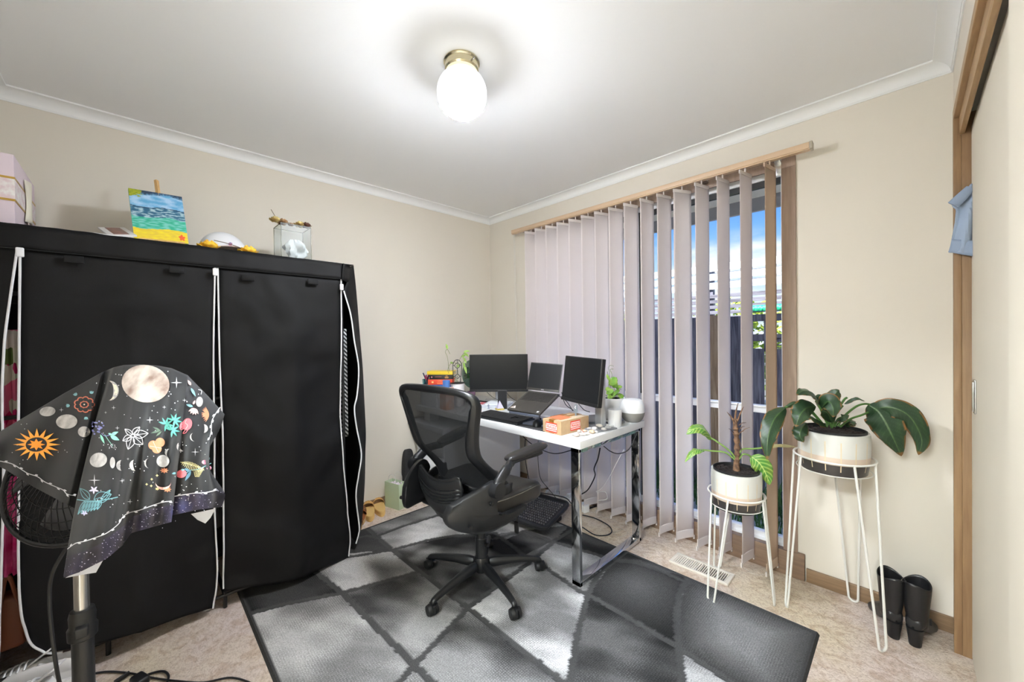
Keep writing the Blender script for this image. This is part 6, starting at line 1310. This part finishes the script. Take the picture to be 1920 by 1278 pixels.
colr = {'white': (204, 204, 210), 'cream': (228, 216, 196), 'moon': (190, 187, 186), 'bigmoon': (204, 192, 184), 'orange': (246, 166, 66), 'orange2': (250, 148, 44), 'ink': (28, 28, 31), 'coral': (206, 114, 90), 'aqua': (118, 168, 178), 'lilac': (130, 132, 190), 'lilacw': (214, 208, 236), 'mint': (140, 206, 188), 'teal': (84, 160, 150), 'teal2': (112, 160, 170), 'olive': (90, 110, 96), 'rose': (212, 104, 114), 'rose2': (238, 150, 176), 'pinkish': (232, 184, 176), 'apricot': (204, 132, 98), 'straw': (206, 196, 142), 'steelblue': (92, 134, 158)}
cmats = [m_cl, m_clw, galaxy()]
for k, m in PR.items():
    mm_ = mat('print_'+k, colr[k], .6) if k not in ('moon', 'bigmoon') else mat('print_'+k, colr[k], .6, c2=(126, 104, 94) if k == 'bigmoon' else (150, 146, 146), vs=22 if k == 'bigmoon' else 60)
    cmats.append(mm_); idx = len(cmats)-1; o2_ = len(clm.v); clm.v += m.v; clm.f += [tuple(i+o2_ for i in f) for f in m.f]; clm.mi += [idx]*len(m.f)
tag(obj('draped_cloth', clm, cmats, None, weld=False, ang=80), 'dark cloth printed with moons, sun and flowers draped over the fan', 'cloth')
# fan cord
cable([W(150, 985, 1.0), W(122, 1030, 1.0), W(98, 1075, 1.0), W(93, 1120, 1.0), W(97, 1180, 1.0), W(106, 1250, 1.0), W(116, 1300, 1.02)], .0042, 'black fan cord hanging down beside the silver pole', name='fan_cord')
# ================================================================== plant stands, pots and plants
def stand(t_label, ctr_, zr, rr_, feet, lean, name='wire_plant_stand'):
    t = thing(name, t_label, 'plant stand', (ctr_.x, ctr_.y, 0)); m = MB(); m.tube([ctr_+Vector((rr_*math.cos(a), rr_*math.sin(a), zr)) for a in [2*PI*k/40 for k in range(40)]], .0042, 8, closed=True); obj('ring', m, m_wire, t, world=True)
    obj('lower_ring', MB().tube([ctr_+Vector((rr_*.93*math.cos(a), rr_*.93*math.sin(a), zr-.055)) for a in [2*PI*k/40 for k in range(40)]], .002, 6, closed=True), m_wire, t, world=True)
    for f in feet:
        a = math.atan2(f.y-ctr_.y, f.x-ctr_.x); s = Vector((-math.sin(a), math.cos(a), 0)); up0 = ctr_+Vector((rr_*math.cos(a-.38), rr_*math.sin(a-.38), zr)); up1 = ctr_+Vector((rr_*math.cos(a+.38), rr_*math.sin(a+.38), zr)); w_ = .018
        f0 = Vector((f.x, f.y, .005))-s*w_; f1 = Vector((f.x, f.y, .005))+s*w_; arc = [Vector((f.x, f.y, .004+w_-w_*math.cos(q)))+s*(w_*math.sin(q)) for q in [-PI/2+PI*k/8 for k in range(9)]]
        obj('leg', MB().tube([up0]+arc+[up1], .0046, 8), m_wire, t, world=True)
    return t
def V2(p): return Vector((p.x, p.y, 0))
f_s = [onz(1333, 1130, .0), onz(1452, 1135, 0), onz(1338, 1066, 0)]
cs_ = sum(f_s, Vector())/3; cs_.z = 0; rl = W(1380, 937, 1.89); cs_ = V2(on(1380, 930, 'y', -.355)); zs_ = on(1380, 923, 'y', -.355).z
f_s = [cs_+(V2(f)-cs_).normalized()*.175 for f in f_s]
stand('shorter white wire plant stand with hairpin legs', cs_, zs_, .122, [V2(onz(1333, 1130, 0)), V2(onz(1452, 1135, 0)), V2(onz(1345, 1065, 0))], 0)
cl_ = V2(on(1562, 850, 'y', -.235)); zl_ = on(1562, 854, 'y', -.235).z
stand('taller white wire plant stand with hairpin legs near the boots', cl_, zl_, .142, [V2(onz(1475, 1138, 0)), V2(onz(1600, 1128, 0)), V2(onz(1655, 1222, 0))], 0)
def pot_mat():
    m = bpy.data.materials.new('banded_glaze'); m.use_nodes = True; nt = m.node_tree; b = nt.nodes['Principled BSDF']; tc = nt.nodes.new('ShaderNodeTexCoord'); sp = nt.nodes.new('ShaderNodeSeparateXYZ'); nt.links.new(tc.outputs['Object'], sp.inputs[0])
    r = nt.nodes.new('ShaderNodeValToRGB'); r.color_ramp.interpolation = 'CONSTANT'; e = r.color_ramp.elements; e[0].color = lin((62, 58, 56)); e[1].position = .42; e[1].color = lin((214, 213, 207)); q = e.new(.26); q.color = lin((214, 194, 176)); nt.links.new(nt.nodes.new('ShaderNodeMath').outputs[0], r.inputs[0])
    md = r.inputs[0].links[0].from_node; md.operation = 'MULTIPLY'; md.inputs[1].default_value = 1/.2; nt.links.new(sp.outputs[2], md.inputs[0])
    an = nt.nodes.new('ShaderNodeMath'); an.operation = 'ARCTAN2'; nt.links.new(sp.outputs[1], an.inputs[0]); nt.links.new(sp.outputs[0], an.inputs[1])
    s = nt.nodes.new('ShaderNodeMath'); s.operation = 'MULTIPLY'; s.inputs[1].default_value = 15; nt.links.new(an.outputs[0], s.inputs[0]); co = nt.nodes.new('ShaderNodeMath'); co.operation = 'COSINE'; nt.links.new(s.outputs[0], co.inputs[0])
    g1 = nt.nodes.new('ShaderNodeMath'); g1.operation = 'GREATER_THAN'; g1.inputs[1].default_value = .975; nt.links.new(co.outputs[0], g1.inputs[0]); g2 = nt.nodes.new('ShaderNodeMath'); g2.operation = 'GREATER_THAN'; g2.inputs[1].default_value = .025; nt.links.new(sp.outputs[2], g2.inputs[0]); g3 = nt.nodes.new('ShaderNodeMath'); g3.operation = 'LESS_THAN'; g3.inputs[1].default_value = .15; nt.links.new(sp.outputs[2], g3.inputs[0])
    m1 = nt.nodes.new('ShaderNodeMath'); m1.operation = 'MULTIPLY'; nt.links.new(g1.outputs[0], m1.inputs[0]); nt.links.new(g2.outputs[0], m1.inputs[1]); m2 = nt.nodes.new('ShaderNodeMath'); m2.operation = 'MULTIPLY'; nt.links.new(m1.outputs[0], m2.inputs[0]); nt.links.new(g3.outputs[0], m2.inputs[1])
    mx = nt.nodes.new('ShaderNodeMix'); mx.data_type = 'RGBA'; nt.links.new(m2.outputs[0], mx.inputs[0]); nt.links.new(r.outputs[0], mx.inputs[6]); mx.inputs[7].default_value = lin((224, 206, 170)); nt.links.new(mx.outputs[2], b.inputs['Base Color']); b.inputs['Roughness'].default_value = .35; return m
m_pot = pot_mat(); m_soil = mat('potting_mix', (52, 40, 36), .9, c2=(24, 18, 16), vs=90, bump=1, bs=150)
def pot(t, r, h):
    obj('pot', MB().lathe([(0, 0), (r*.86, 0), (r*.93, .006), (r, h*.35), (r*1.02, h*.8), (r, h), (r*.93, h), (r*.93, h-.02), (0, h-.02)], 56), m_pot, t)
    obj('inner_pot', MB().lathe([(r*.80, h-.018), (r*.92, h-.01), (r*.93, h+.008), (r*.89, h+.009), (r*.84, h-.012)], 48), m_black, t)
    mb = MB(); rr = random.Random(3); mb.lathe([(r*.87, h-.010), (r*.6, h-.004), (0, h-.0)], 40)
    for k in range(220):
        a = rr.random()*2*PI; q = r*.83*rr.random()**.5; M = Matrix.Translation((q*math.cos(a), q*math.sin(a), h-.004))@Matrix.Rotation(rr.random()*3, 4, 'Z')@Matrix.Rotation(rr.random(), 4, 'X'); s = .003+rr.random()*.005; mb.box(-s, -s*.5, -s*.4, s, s*.5, s*.4, M)
    obj('bark_soil', mb, m_soil, t, weld=False)
hs = on(1376, 880, 'y', -.355).z; zb = hs-.183; sp1 = thing('potted_philodendron', 'striped leaf plant with a bare brown stalk in a banded pot on the shorter stand', 'potted plant', (cs_.x, cs_.y, zb)); HS = hs-zb
pot(sp1, .108, HS)
hl = on(1562, 806, 'y', -.235).z; zbl = hl-.178; sp2 = thing('potted_peace_lily', 'dark drooping leaf plant in a banded pot on the taller stand', 'potted plant', (cl_.x, cl_.y, zbl)); HL = hl-zbl
pot(sp2, .124, HL)
D1 = (Vector((cs_.x, cs_.y, 1))-CC).dot(CF); D2 = (Vector((cl_.x, cl_.y, 1))-CC).dot(CF)
# small plant
m_bark = mat('dry_bark', (132, 100, 74), .85, c2=(78, 56, 44), vs=60, bump=.6, bs=120)
sk = MB(); path = [W(1381, 888, D1), W(1381, 865, D1), W(1382, 845, D1), W(1381, 820, D1), W(1379, 800, D1), W(1378, 785, D1)]
sk.tube(spl(path, 6), [.017, .016, .016, .015, .014, .014]+[.012+.003*math.sin(k*1.9) for k in range(18)]+[.010]*6+[.008], 12)
for P in (((1378, 786), (1380, 770), (1384, 755)), ((1382, 790), (1388, 775), (1394, 762)), ((1376, 790), (1370, 780), (1363, 772))): sk.tube([W(u, v, D1-.005) for u, v in P], [.005, .0035, .0012], 7)
for (u, v, u2, v2) in ((1385, 797, 1399, 792), (1387, 804, 1397, 799), (1388, 811, 1406, 801), (1376, 812, 1366, 803), (1385, 838, 1391, 846), (1387, 828, 1391, 842), (1384, 815, 1394, 808)): sk.tube([W(u, v, D1-.008), W((u+u2)/2, (v+v2)/2-2, D1-.012), W(u2, v2, D1-.01)], [.0022, .0016, .0008], 6)
obj('stalk', sk, m_bark, sp1, world=True)
m_str = bpy.data.materials.new('striped_leaf'); m_str.use_nodes = True; nt = m_str.node_tree; b = nt.nodes['Principled BSDF']; at = nt.nodes.new('ShaderNodeAttribute'); at.attribute_name = 'vein'; nt.links.new(at.outputs['Color'], b.inputs['Base Color']); b.inputs['Roughness'].default_value = .38
def bigleaf(par, name, spine, width, m, n=60, cols=25, fold_=.25, tipk=.55, cfun=None, droop=0, holes=None, side=None, solid=.0008):
    P = spl([Vector(p) for p in spine], 8); L = len(P)-1; vs = []; cl = []
    def at_(t): k = t*L; i = min(L-1, int(k)); return P[i].lerp(P[i+1], k-i)
    for i in range(n+1):
        t = i/n; c = at_(t); d = (at_(min(1, t+.02))-at_(max(0, t-.02))).normalized()
        tocam = side if side is not None else (CC-c).normalized(); s = d.cross(tocam).normalized(); nn = s.cross(d).normalized()
        w = width*.5*(math.sin(PI*min(1, t**.72))**.75 if 0 < t < 1 else 0)
        for j in range(cols):
            a = (j/(cols-1)-.5)*2; e = .04*noise.noise(Vector((t*9, a*3, width*50)))*abs(a)
            vs.append(c+s*(w*a*(1+e*2))-nn*(w*fold_*abs(a))+nn*(w*.10*math.sin(t*17+a*2)*abs(a)**2)); cl.append(cfun(t, a) if cfun else (0, 0, 0, 1))
    fs = []
    for i in range(n):
        for j in range(cols-1): q = i*cols+j; fs.append((q, q+1, q+cols+1, q+cols))
    mb = MB(); mb.add(vs, fs); o = obj(name, mb, m, par, world=True, weld=False, solid=solid, ang=80)
    ca = o.data.color_attributes.new('vein', 'FLOAT_COLOR', 'POINT'); ca.data.foreach_set('color', [k for c in cl for k in c]); return o
def stripe(t, a):
    s = math.sin((t*15-abs(a)*3.6)*2*PI*.5); k = .5+.5*s; k = k**5*.75
    g_ = (74+40*noise.noise(Vector((t*4, a*2, 1))), 122, 42); y = (196, 206, 120); 
    if abs(a) < .08: k = .9
    return lin(tuple(p+(q-p)*k for p, q in zip(g_, y)))
def darkleaf(t, a):
    k = max(0, noise.noise(Vector((t*7, a*2.5, 4)))); edge = (abs(a) > .86) or t > .94; v = .25 if abs(math.sin((t*15-abs(a)*2.5)*PI)) > .93 else 0
    base = (32+20*k, 56+24*k, 34+8*k)
    if edge and noise.noise(Vector((t*11, a*4, 8))) > -.08: base = (124, 84, 42)
    elif abs(a) < .05: base = (70, 96, 52)
    return lin(tuple(b_+v*40 for b_ in base))
stm = MB(); m_st = mat('petiole_green', (128, 158, 84), .45)
def S(u, v, d=0): return W(u, v, D1+d)
for P in ([(1381, 862), (1368, 845), (1345, 828), (1333, 821)], [(1378, 862), (1360, 848), (1335, 845), (1318, 843)], [(1385, 855), (1392, 842), (1412, 841), (1432, 839)], [(1385, 862), (1392, 852), (1402, 852), (1412, 859)]): stm.tube(spl([S(u, v) for u, v in P], 5), .0042, 8)
obj('petioles', stm, m_st, sp1, world=True)
bigleaf(sp1, 'leaf', [S(1335, 823), S(1320, 805, -.02), S(1303, 803, -.03), S(1287, 814, -.03)], .062, m_str, cfun=stripe, side=(CU*.75-CF*.66).normalized())
bigleaf(sp1, 'leaf', [S(1320, 843), S(1308, 843, -.02), S(1296, 850, -.03), S(1284, 866, -.03)], .04, m_str, cfun=stripe, side=(CU*.9-CF*.3).normalized())
bigleaf(sp1, 'leaf', [S(1408, 855), S(1424, 868, -.03), S(1436, 888, -.04), S(1443, 909, -.04)], .085, m_str, cfun=stripe)
bigleaf(sp1, 'leaf', [S(1432, 839), S(1455, 834), S(1480, 835), S(1493, 838)], .03, mat('khaki_leaf_underside', (176, 168, 120), .6, c2=(150, 140, 96), vs=40), side=(CU*.95-CF*.3).normalized())
# large plant
def T(u, v, d=0): return W(u, v, D2+d)
m_dkl = bpy.data.materials.new('dark_glossy_leaf'); m_dkl.use_nodes = True; nt = m_dkl.node_tree; b = nt.nodes['Principled BSDF']; at = nt.nodes.new('ShaderNodeAttribute'); at.attribute_name = 'vein'; nt.links.new(at.outputs['Color'], b.inputs['Base Color']); b.inputs['Roughness'].default_value = .4
st2 = MB()
for P in ([(1575, 800), (1595, 785), (1615, 778), (1632, 771)], [(1570, 798), (1585, 778), (1605, 762), (1620, 757), (1632, 758)], [(1562, 798), (1566, 775), (1572, 765)], [(1552, 796), (1540, 770), (1532, 750)], [(1545, 798), (1520, 772), (1495, 762), (1472, 763)], [(1550, 800), (1556, 780), (1562, 760)], [(1558, 800), (1570, 770), (1582, 750), (1588, 745)], [(1565, 800), (1572, 785), (1590, 780)], [(1548, 800), (1535, 785), (1520, 768)], [(1560, 802), (1550, 780), (1545, 765)], [(1560, 800), (1563, 782), (1580, 760)]):
    st2.tube(spl([T(u, v, .0) for u, v in P], 5), .0045, 8)
obj('petioles', st2, mat('dark_petiole', (70, 108, 48), .45), sp2, world=True)
up_ = (CU*.8-CF*.6).normalized()
LVS = [([(1628, 758, 0), (1650, 775, -.04), (1672, 815, -.07), (1690, 855, -.07)], .125, None), ([(1630, 770, 0), (1668, 763, -.06), (1705, 780, -.10), (1728, 822, -.11), (1722, 853, -.10)], .085, None), ([(1583, 757, 0), (1605, 746, -.03), (1622, 752, -.04)], .02, up_),
       ([(1473, 764, 0), (1452, 785, -.05), (1440, 820, -.08), (1438, 862, -.09)], .075, None), ([(1536, 756, 0), (1525, 737, -.03), (1508, 732, -.05), (1493, 740, -.06)], .06, up_), ([(1560, 762, 0), (1560, 748, -.03), (1568, 735, -.04), (1573, 730, -.04)], .05, None), ([(1530, 762, 0), (1512, 765, -.06), (1500, 778, -.08), (1492, 800, -.08)], .085, None), ([(1512, 792, 0), (1502, 805, -.05), (1500, 818, -.06), (1507, 829, -.06)], .06, None),
       ([(1540, 765, -.02), (1553, 752, -.06), (1562, 765, -.09), (1562, 782, -.09)], .07, None), ([(1545, 770, .03), (1538, 748, .05), (1528, 742, .06)], .045, None), ([(1565, 790, 0), (1578, 782, -.03), (1592, 778, -.04)], .045, up_), ([(1548, 795, 0), (1530, 785, -.04), (1515, 780, -.06)], .06, up_), ([(1552, 790, .02), (1556, 765, .04), (1550, 745, .05)], .05, None), ([(1588, 800, .02), (1596, 790, 0), (1606, 795, -.02)], .045, up_), ([(1560, 792, -.02), (1552, 775, -.05), (1540, 768, -.06)], .055, None), ([(1470, 765, 0), (1490, 756, -.01), (1500, 768, -.02), (1496, 775, -.02)], .02, None)]
for P, w_, sd in LVS: bigleaf(sp2, 'leaf', [T(u, v, d) for u, v, d in P], w_, m_dkl, cfun=darkleaf, side=sd, n=60, fold_=.35)
# ================================================================== boots
m_bl = mat('black_leather', (26, 26, 28), .38, bump=.12, bs=120)
def boot(loc, rz, label, copy=None):
    t = thing('ankle_boot', label, 'boot', loc, rz, 'black heeled ankle boots')
    def fn(u, v):
        a = 2*PI*u
        pr2 = [(0, .034, .045, 0, .085), (.18, .034, .048, .002, .12), (.45, .040, .052, -.004, .19), (.8, .046, .056, -.006, .26), (1, .047, .060, -.006, .29)]
        rx, ry, oy, z = lerpc([(p[0], p[1], p[2], p[3], p[4]) for p in pr2], v); z += (.018*math.cos(a)*0-.012*math.cos(2*a)+.004)*(v**4)
        return Vector((rx*math.cos(a), oy+ry*math.sin(a)-.01, z))
    sh = obj('shaft', MB().grid(fn, 36, 18, closeu=True), m_bl, t, solid=.003)
    def ff(u, v):   # foot: v along heel -> toe
        a = 2*PI*u; y, hw, zb_, zt_ = lerpc([(0, -.062, .004, .085, .10), (.05, -.058, .026, .082, .13), (.25, -.03, .034, .078, .15), (.45, .02, .036, .05, .14), (.65, .075, .036, .018, .10), (.82, .12, .040, .008, .068), (.95, .155, .028, .008, .042), (1, .165, .004, .012, .026)], v)
        zc = (zb_+zt_)/2; hz = (zt_-zb_)/2; sq = lambda x, e: math.copysign(abs(x)**e, x); return Vector((hw*sq(math.cos(a), .8), y, zc+hz*sq(math.sin(a), .8)))
    obj('foot', MB().grid(ff, 28, 26, closeu=True), m_bl, t, sub=1)
    he = MB(); he.lathe([(.020, 0), (.021, .004), (.023, .03), (.030, .085), (.0, .09)], 24, (0, -.035, 0), sx=1.0, sy=1.15); he.lathe([(0, 0), (.020, 0)], 24, (0, -.035, 0)); obj('heel', he, mat('heel_black', (20, 20, 22), .5), t)
    obj('pull_tab', MB().box(.038, .0, .105, .044, .008, .135), m_dblack, t)
    t.scale = (.9, .9, .85); return t
boot(onz(1668, 1190, 0)+Vector((0, .03, 0)), math.radians(22), 'black heeled ankle boot nearer the plant stand, left of the pair')
boot(onz(1721, 1210, 0)+Vector((0, .03, 0)), math.radians(-14), 'black heeled ankle boot nearer the wardrobe door, right of the pair')
# ================================================================== sandals
def sandal(loc, rz, label, csole, cstrap, kind):
    t = thing('slide_sandal', label, 'sandal', loc, rz, 'sandals along the left wall')
    ol = [(lambda a: (.040*math.cos(a)*(1+.16*math.sin(a)), .122*math.sin(a)))(2*PI*k/36) for k in range(36)]
    ms = mat('sandal_sole_%d' % csole[0], csole, .8); mst = mat('sandal_strap_%d' % cstrap[0], cstrap, .5)
    mb = MB(); mb.prism(ol, .010, None, 0); mb.prism([(x*.985, y*.99) for x, y in ol], .010, None, .0105); mb.prism(ol, .010, None, .021); obj('sole', mb, ms if kind == 'tan' else mat('cork_sole', (206, 172, 122), .8), t)
    if kind != 'tan': obj('outsole', MB().prism([(x*1.02, y*1.01) for x, y in ol], .006, None, 0), m_white, t)
    obj('footbed', MB().prism([(x*.96, y*.97) for x, y in ol], .005, None, .031), mat('footbed_%d' % csole[0], csole, .7), t)
    def sf(u, v, y0=.03, dy=.055): a = PI*u; return Vector((.043*math.cos(a), y0+dy*v+.006*math.sin(a), .022+.048*math.sin(a)**.7))
    if kind == 'tan': obj('strap', MB().grid(sf, 20, 5), mst, t, solid=.003)
    else:
        for y0 in (-.02, .035): obj('strap', MB().grid(lambda u, v: sf(u, v, y0, .03), 20, 4), mst, t, solid=.003)
    obj('buckle', MB().tube([(-.012, .055, .071), (.012, .055, .071), (.012, .075, .071), (-.012, .075, .071)], .002, 6, closed=True), mat('gold_buckle', (220, 180, 100), .25, .9), t)
sandal(onz(712, 962, 0)+Vector((-.05, .02, 0)), math.radians(75), 'tan slide sandal with a gold buckle, right one beside the green bag', (222, 184, 116), (206, 162, 96), 'tan')
sandal(onz(697, 969, 0)+Vector((-.05, .0, 0)), math.radians(72), 'tan slide sandal with a gold buckle, second from the green bag', (222, 184, 116), (206, 162, 96), 'tan')
sandal(onz(681, 978, 0)+Vector((-.05, .0, 0)), math.radians(68), 'brown strapped sandal next to the tan pair', (150, 88, 44), (122, 66, 32), 'brown')
sandal(onz(671, 993, 0)+Vector((-.03, .0, 0)), math.radians(68), 'brown strapped sandal mostly hidden by the wardrobe', (150, 88, 44), (122, 66, 32), 'brown')
# green paper bag
gb = onz(741, 953, 0); gbt = thing('gift_bag', 'small pale green paper bag with white handles against the skirting', 'gift bag', (gb.x-.03, gb.y+.02, 0), math.radians(15))
hb_ = on(741, 905, 'y', gb.y).z*.98; m_gb = mat('pale_green_paper', (190, 206, 172), .7); w2, d2_, h2 = .075, .036, max(.16, hb_)
g2 = MB(); g2.box(-w2, -d2_, 0, w2, d2_, .002); g2.box(-w2, -d2_, 0, w2, -d2_+.0012, h2); g2.box(-w2, d2_-.0012, 0, w2, d2_, h2); g2.box(-w2, -d2_, 0, -w2+.0012, d2_, h2); g2.box(w2-.0012, -d2_, 0, w2, d2_, h2); obj('paper_body', g2, m_gb, gbt)
for y in (-d2_+.004, d2_-.004): obj('handle', MB().tube(spl([(-.035, y, h2-.02), (-.034, y, h2+.04), (0, y, h2+.062), (.034, y, h2+.04), (.035, y, h2-.02)]), .0018, 6), m_wire, gbt)
obj('tissue', MB().grid(lambda u, v: Vector(((u-.5)*.13, (v-.5)*.06, h2-.02+.025*noise.noise(Vector((u*6, v*5, 1))))), 12, 8), mat('tissue_paper', (226, 216, 222), .8), gbt, solid=.001)
# black shoulder bag beside the chest
sb = thing('shoulder_bag', 'black shoulder bag with a long strap beside the white chest', 'bag', (.055, -.90, 0))
bb = MB(); bb.grid(lambda u, v: (lambda a, q: Vector((.05+.035*math.copysign(abs(math.cos(a))**.7, math.cos(a))*math.cos(q)**.4, -.93+.05*math.copysign(abs(math.sin(a))**.7, math.sin(a))*math.cos(q)**.4, .20+.20*math.sin(q))))(2*PI*u, -PI/2+PI*v), 24, 16, closeu=True); obj('bag_body', bb, mat('black_canvas', (34, 33, 34), .7), sb, world=True)
c0 = on(766, 868, 'x', .06); sr = MB(); sr.tube(spl([on(768, 862, 'x', .05), on(766, 885, 'x', .05), on(758, 905, 'x', .05), on(747, 922, 'x', .06), on(745, 933, 'x', .09), onz(750, 939, .006), onz(765, 938, .006), onz(785, 935, .006)], 6), .016, 8, sx=.12, up=(.9, -.4, .2)); obj('strap', sr, m_dblack, sb, world=True)
obj('strap_buckle', MB().box(c0.x-.006, c0.y-.02, c0.z-.02, c0.x+.006, c0.y+.02, c0.z+.02, bev=.003), m_black, sb, world=True)
# hoodie caught by the wardrobe door
hd_ = thing('blue_hoodie', 'pale blue sweatshirt sticking out beside the sliding wardrobe door', 'sweatshirt', on(1805, 478, 'y', -.16))
m_blue = mat('pale_blue_jersey', (160, 176, 198), .85, bump=.2, bs=500, var=.08, vs=12)
LT = [(1821, 346), (1812, 358), (1800, 368), (1783, 379), (1786, 388), (1794, 392), (1791, 420), (1784, 452), (1780, 470), (1779, 472)]; LT2 = [(1824, 350), (1826, 362), (1826, 374), (1828, 384), (1828, 392), (1828, 402), (1828, 424), (1828, 452), (1828, 470), (1828, 480)]
hm = MB(); hm.grid(lambda u, v: (lambda k: (lambda i, f: on(LT[i][0]+(LT[i+1][0]-LT[i][0])*f, LT[i][1]+(LT[i+1][1]-LT[i][1])*f, 'y', -.165).lerp(on(LT2[i][0]+(LT2[i+1][0]-LT2[i][0])*f, LT2[i][1]+(LT2[i+1][1]-LT2[i][1])*f, 'y', -.165), u)+Vector((0, -.012*math.sin(u*7+v*5)-.01*math.sin(PI*u), 0)))(min(len(LT)-2, int(k)), k-min(len(LT)-2, int(k))))(v*(len(LT)-1)), 12, 36); obj('sleeve', hm, m_blue, hd_, world=True, solid=.006)
a, b = on(1784, 449, 'y', -.172), on(1826, 452, 'y', -.178); c, d = on(1779, 473, 'y', -.172), on(1826, 481, 'y', -.178)
obj('ribbed_hem', MB().grid(lambda u, v: a.lerp(b, u).lerp(c.lerp(d, u), v)+Vector((0, -.006-.004*math.sin(PI*v), 0)), 10, 6), mat('blue_rib', (146, 162, 186), .9, bump=.4, bs=400), hd_, world=True, solid=.006)
obj('cuff', MB().tube([on(1820, 352, 'y', -.18), on(1804, 368, 'y', -.185), on(1787, 384, 'y', -.185)], [.014, .017, .018], 12, sx=.5), MATS['blue_rib'], hd_, world=True)
# ================================================================== sneakers on the floor at the lower left
def sneaker(loc, rz, label):
    t = thing('white_sneaker', label, 'sneaker', loc, rz, 'white sneakers in front of the wardrobe')
    sec = [(0, -.135, .004, .03, .05), (.04, -.13, .030, .028, .10), (.2, -.10, .036, .028, .105), (.4, -.04, .036, .028, .095), (.55, .02, .040, .028, .085), (.75, .08, .045, .026, .062), (.92, .13, .036, .026, .045), (1, .15, .005, .03, .034)]
    def up(u, v): a = PI*u; y, hw, z0, z1 = lerpc(sec, v); return Vector((hw*math.cos(a), y, z0+(z1-z0)*math.sin(a)**.55 if not (.06 < v < .42 and .30 < u < .70) else z0+(z1-z0)*.55))
    obj('upper', MB().grid(up, 28, 30), mat('sneaker_white', (226, 224, 222), .6), t, solid=.003)
    ol = [(hw*1.08, y) for _, y, hw, _, _ in sec]; ol = ol+[(-x, y) for x, y in reversed(ol)]; obj('sole', MB().prism(ol, .032), m_white, t)
    for k in range(5): y = .012+k*.02; obj('lace', MB().tube(spl([(-.026, y, .082-k*.006), (0, y+.006, .098-k*.007), (.026, y, .082-k*.006)]), .003, 6), m_white, t)
    obj('tongue', MB().grid(lambda u, v: Vector(((u-.5)*.05, -.055+.06*v, .135-.045*v)), 5, 5), mat('sneaker_white', (226, 224, 222), .6), t, solid=.005)
    obj('collar_pull', MB().tube(spl([(0, -.128, .09), (0, -.15, .10), (0, -.135, .125), (0, -.12, .11)]), .003, 6), m_white, t); return t
for hu, tu, lb in (((150, 1226), (0, 1272), 'white lace up sneaker nearest the wardrobe, behind the fan pole'), ((166, 1258), (10, 1310), 'white lace up sneaker in the middle of the three at the lower left corner'), ((176, 1296), (20, 1352), 'white lace up sneaker nearest the camera, partly cut off by the lower left corner')):
    h_ = onz(hu[0], hu[1], .09); t_ = onz(tu[0], tu[1], .05); d_ = Vector((t_.x-h_.x, t_.y-h_.y, 0)).normalized(); c_ = Vector((h_.x, h_.y, 0))+d_*.135
    sneaker(c_, math.atan2(-d_.x, d_.y), lb)
# cords on the carpet
cable([onz(150, 1268, .006), onz(195, 1259, .006), onz(240, 1261, .006), onz(285, 1270, .006), onz(330, 1276, .006), onz(380, 1279, .006), onz(430, 1270, .006), onz(465, 1278, .006), onz(480, 1290, .006)], .0034, 'thin black cable snaking over the carpet at the bottom edge')
cable([onz(262, 1273, .006), onz(280, 1263, .006), onz(305, 1258, .008), onz(316, 1266, .008), onz(312, 1282, .006)], .004, 'short black cable loop lying across the long one on the carpet')
cc3 = [onz(215, 1279, .01), onz(242, 1261, .012)]; tag(obj('cable_joint', MB().tube(cc3, .009, 10, sx=.7), m_dblack), 'black tapered cable joint lying on the carpet near the sneakers', 'cable joint')
cc4 = onz(262, 1277, .01); tag(obj('power_plug', MB().box(-.03, -.02, 0, .03, .02, .03, Matrix.Translation((cc4.x, cc4.y, 0))@Matrix.Rotation(.4, 4, 'Z'), bev=.008), m_black), 'black power plug on the carpet by the bottom edge', 'plug')
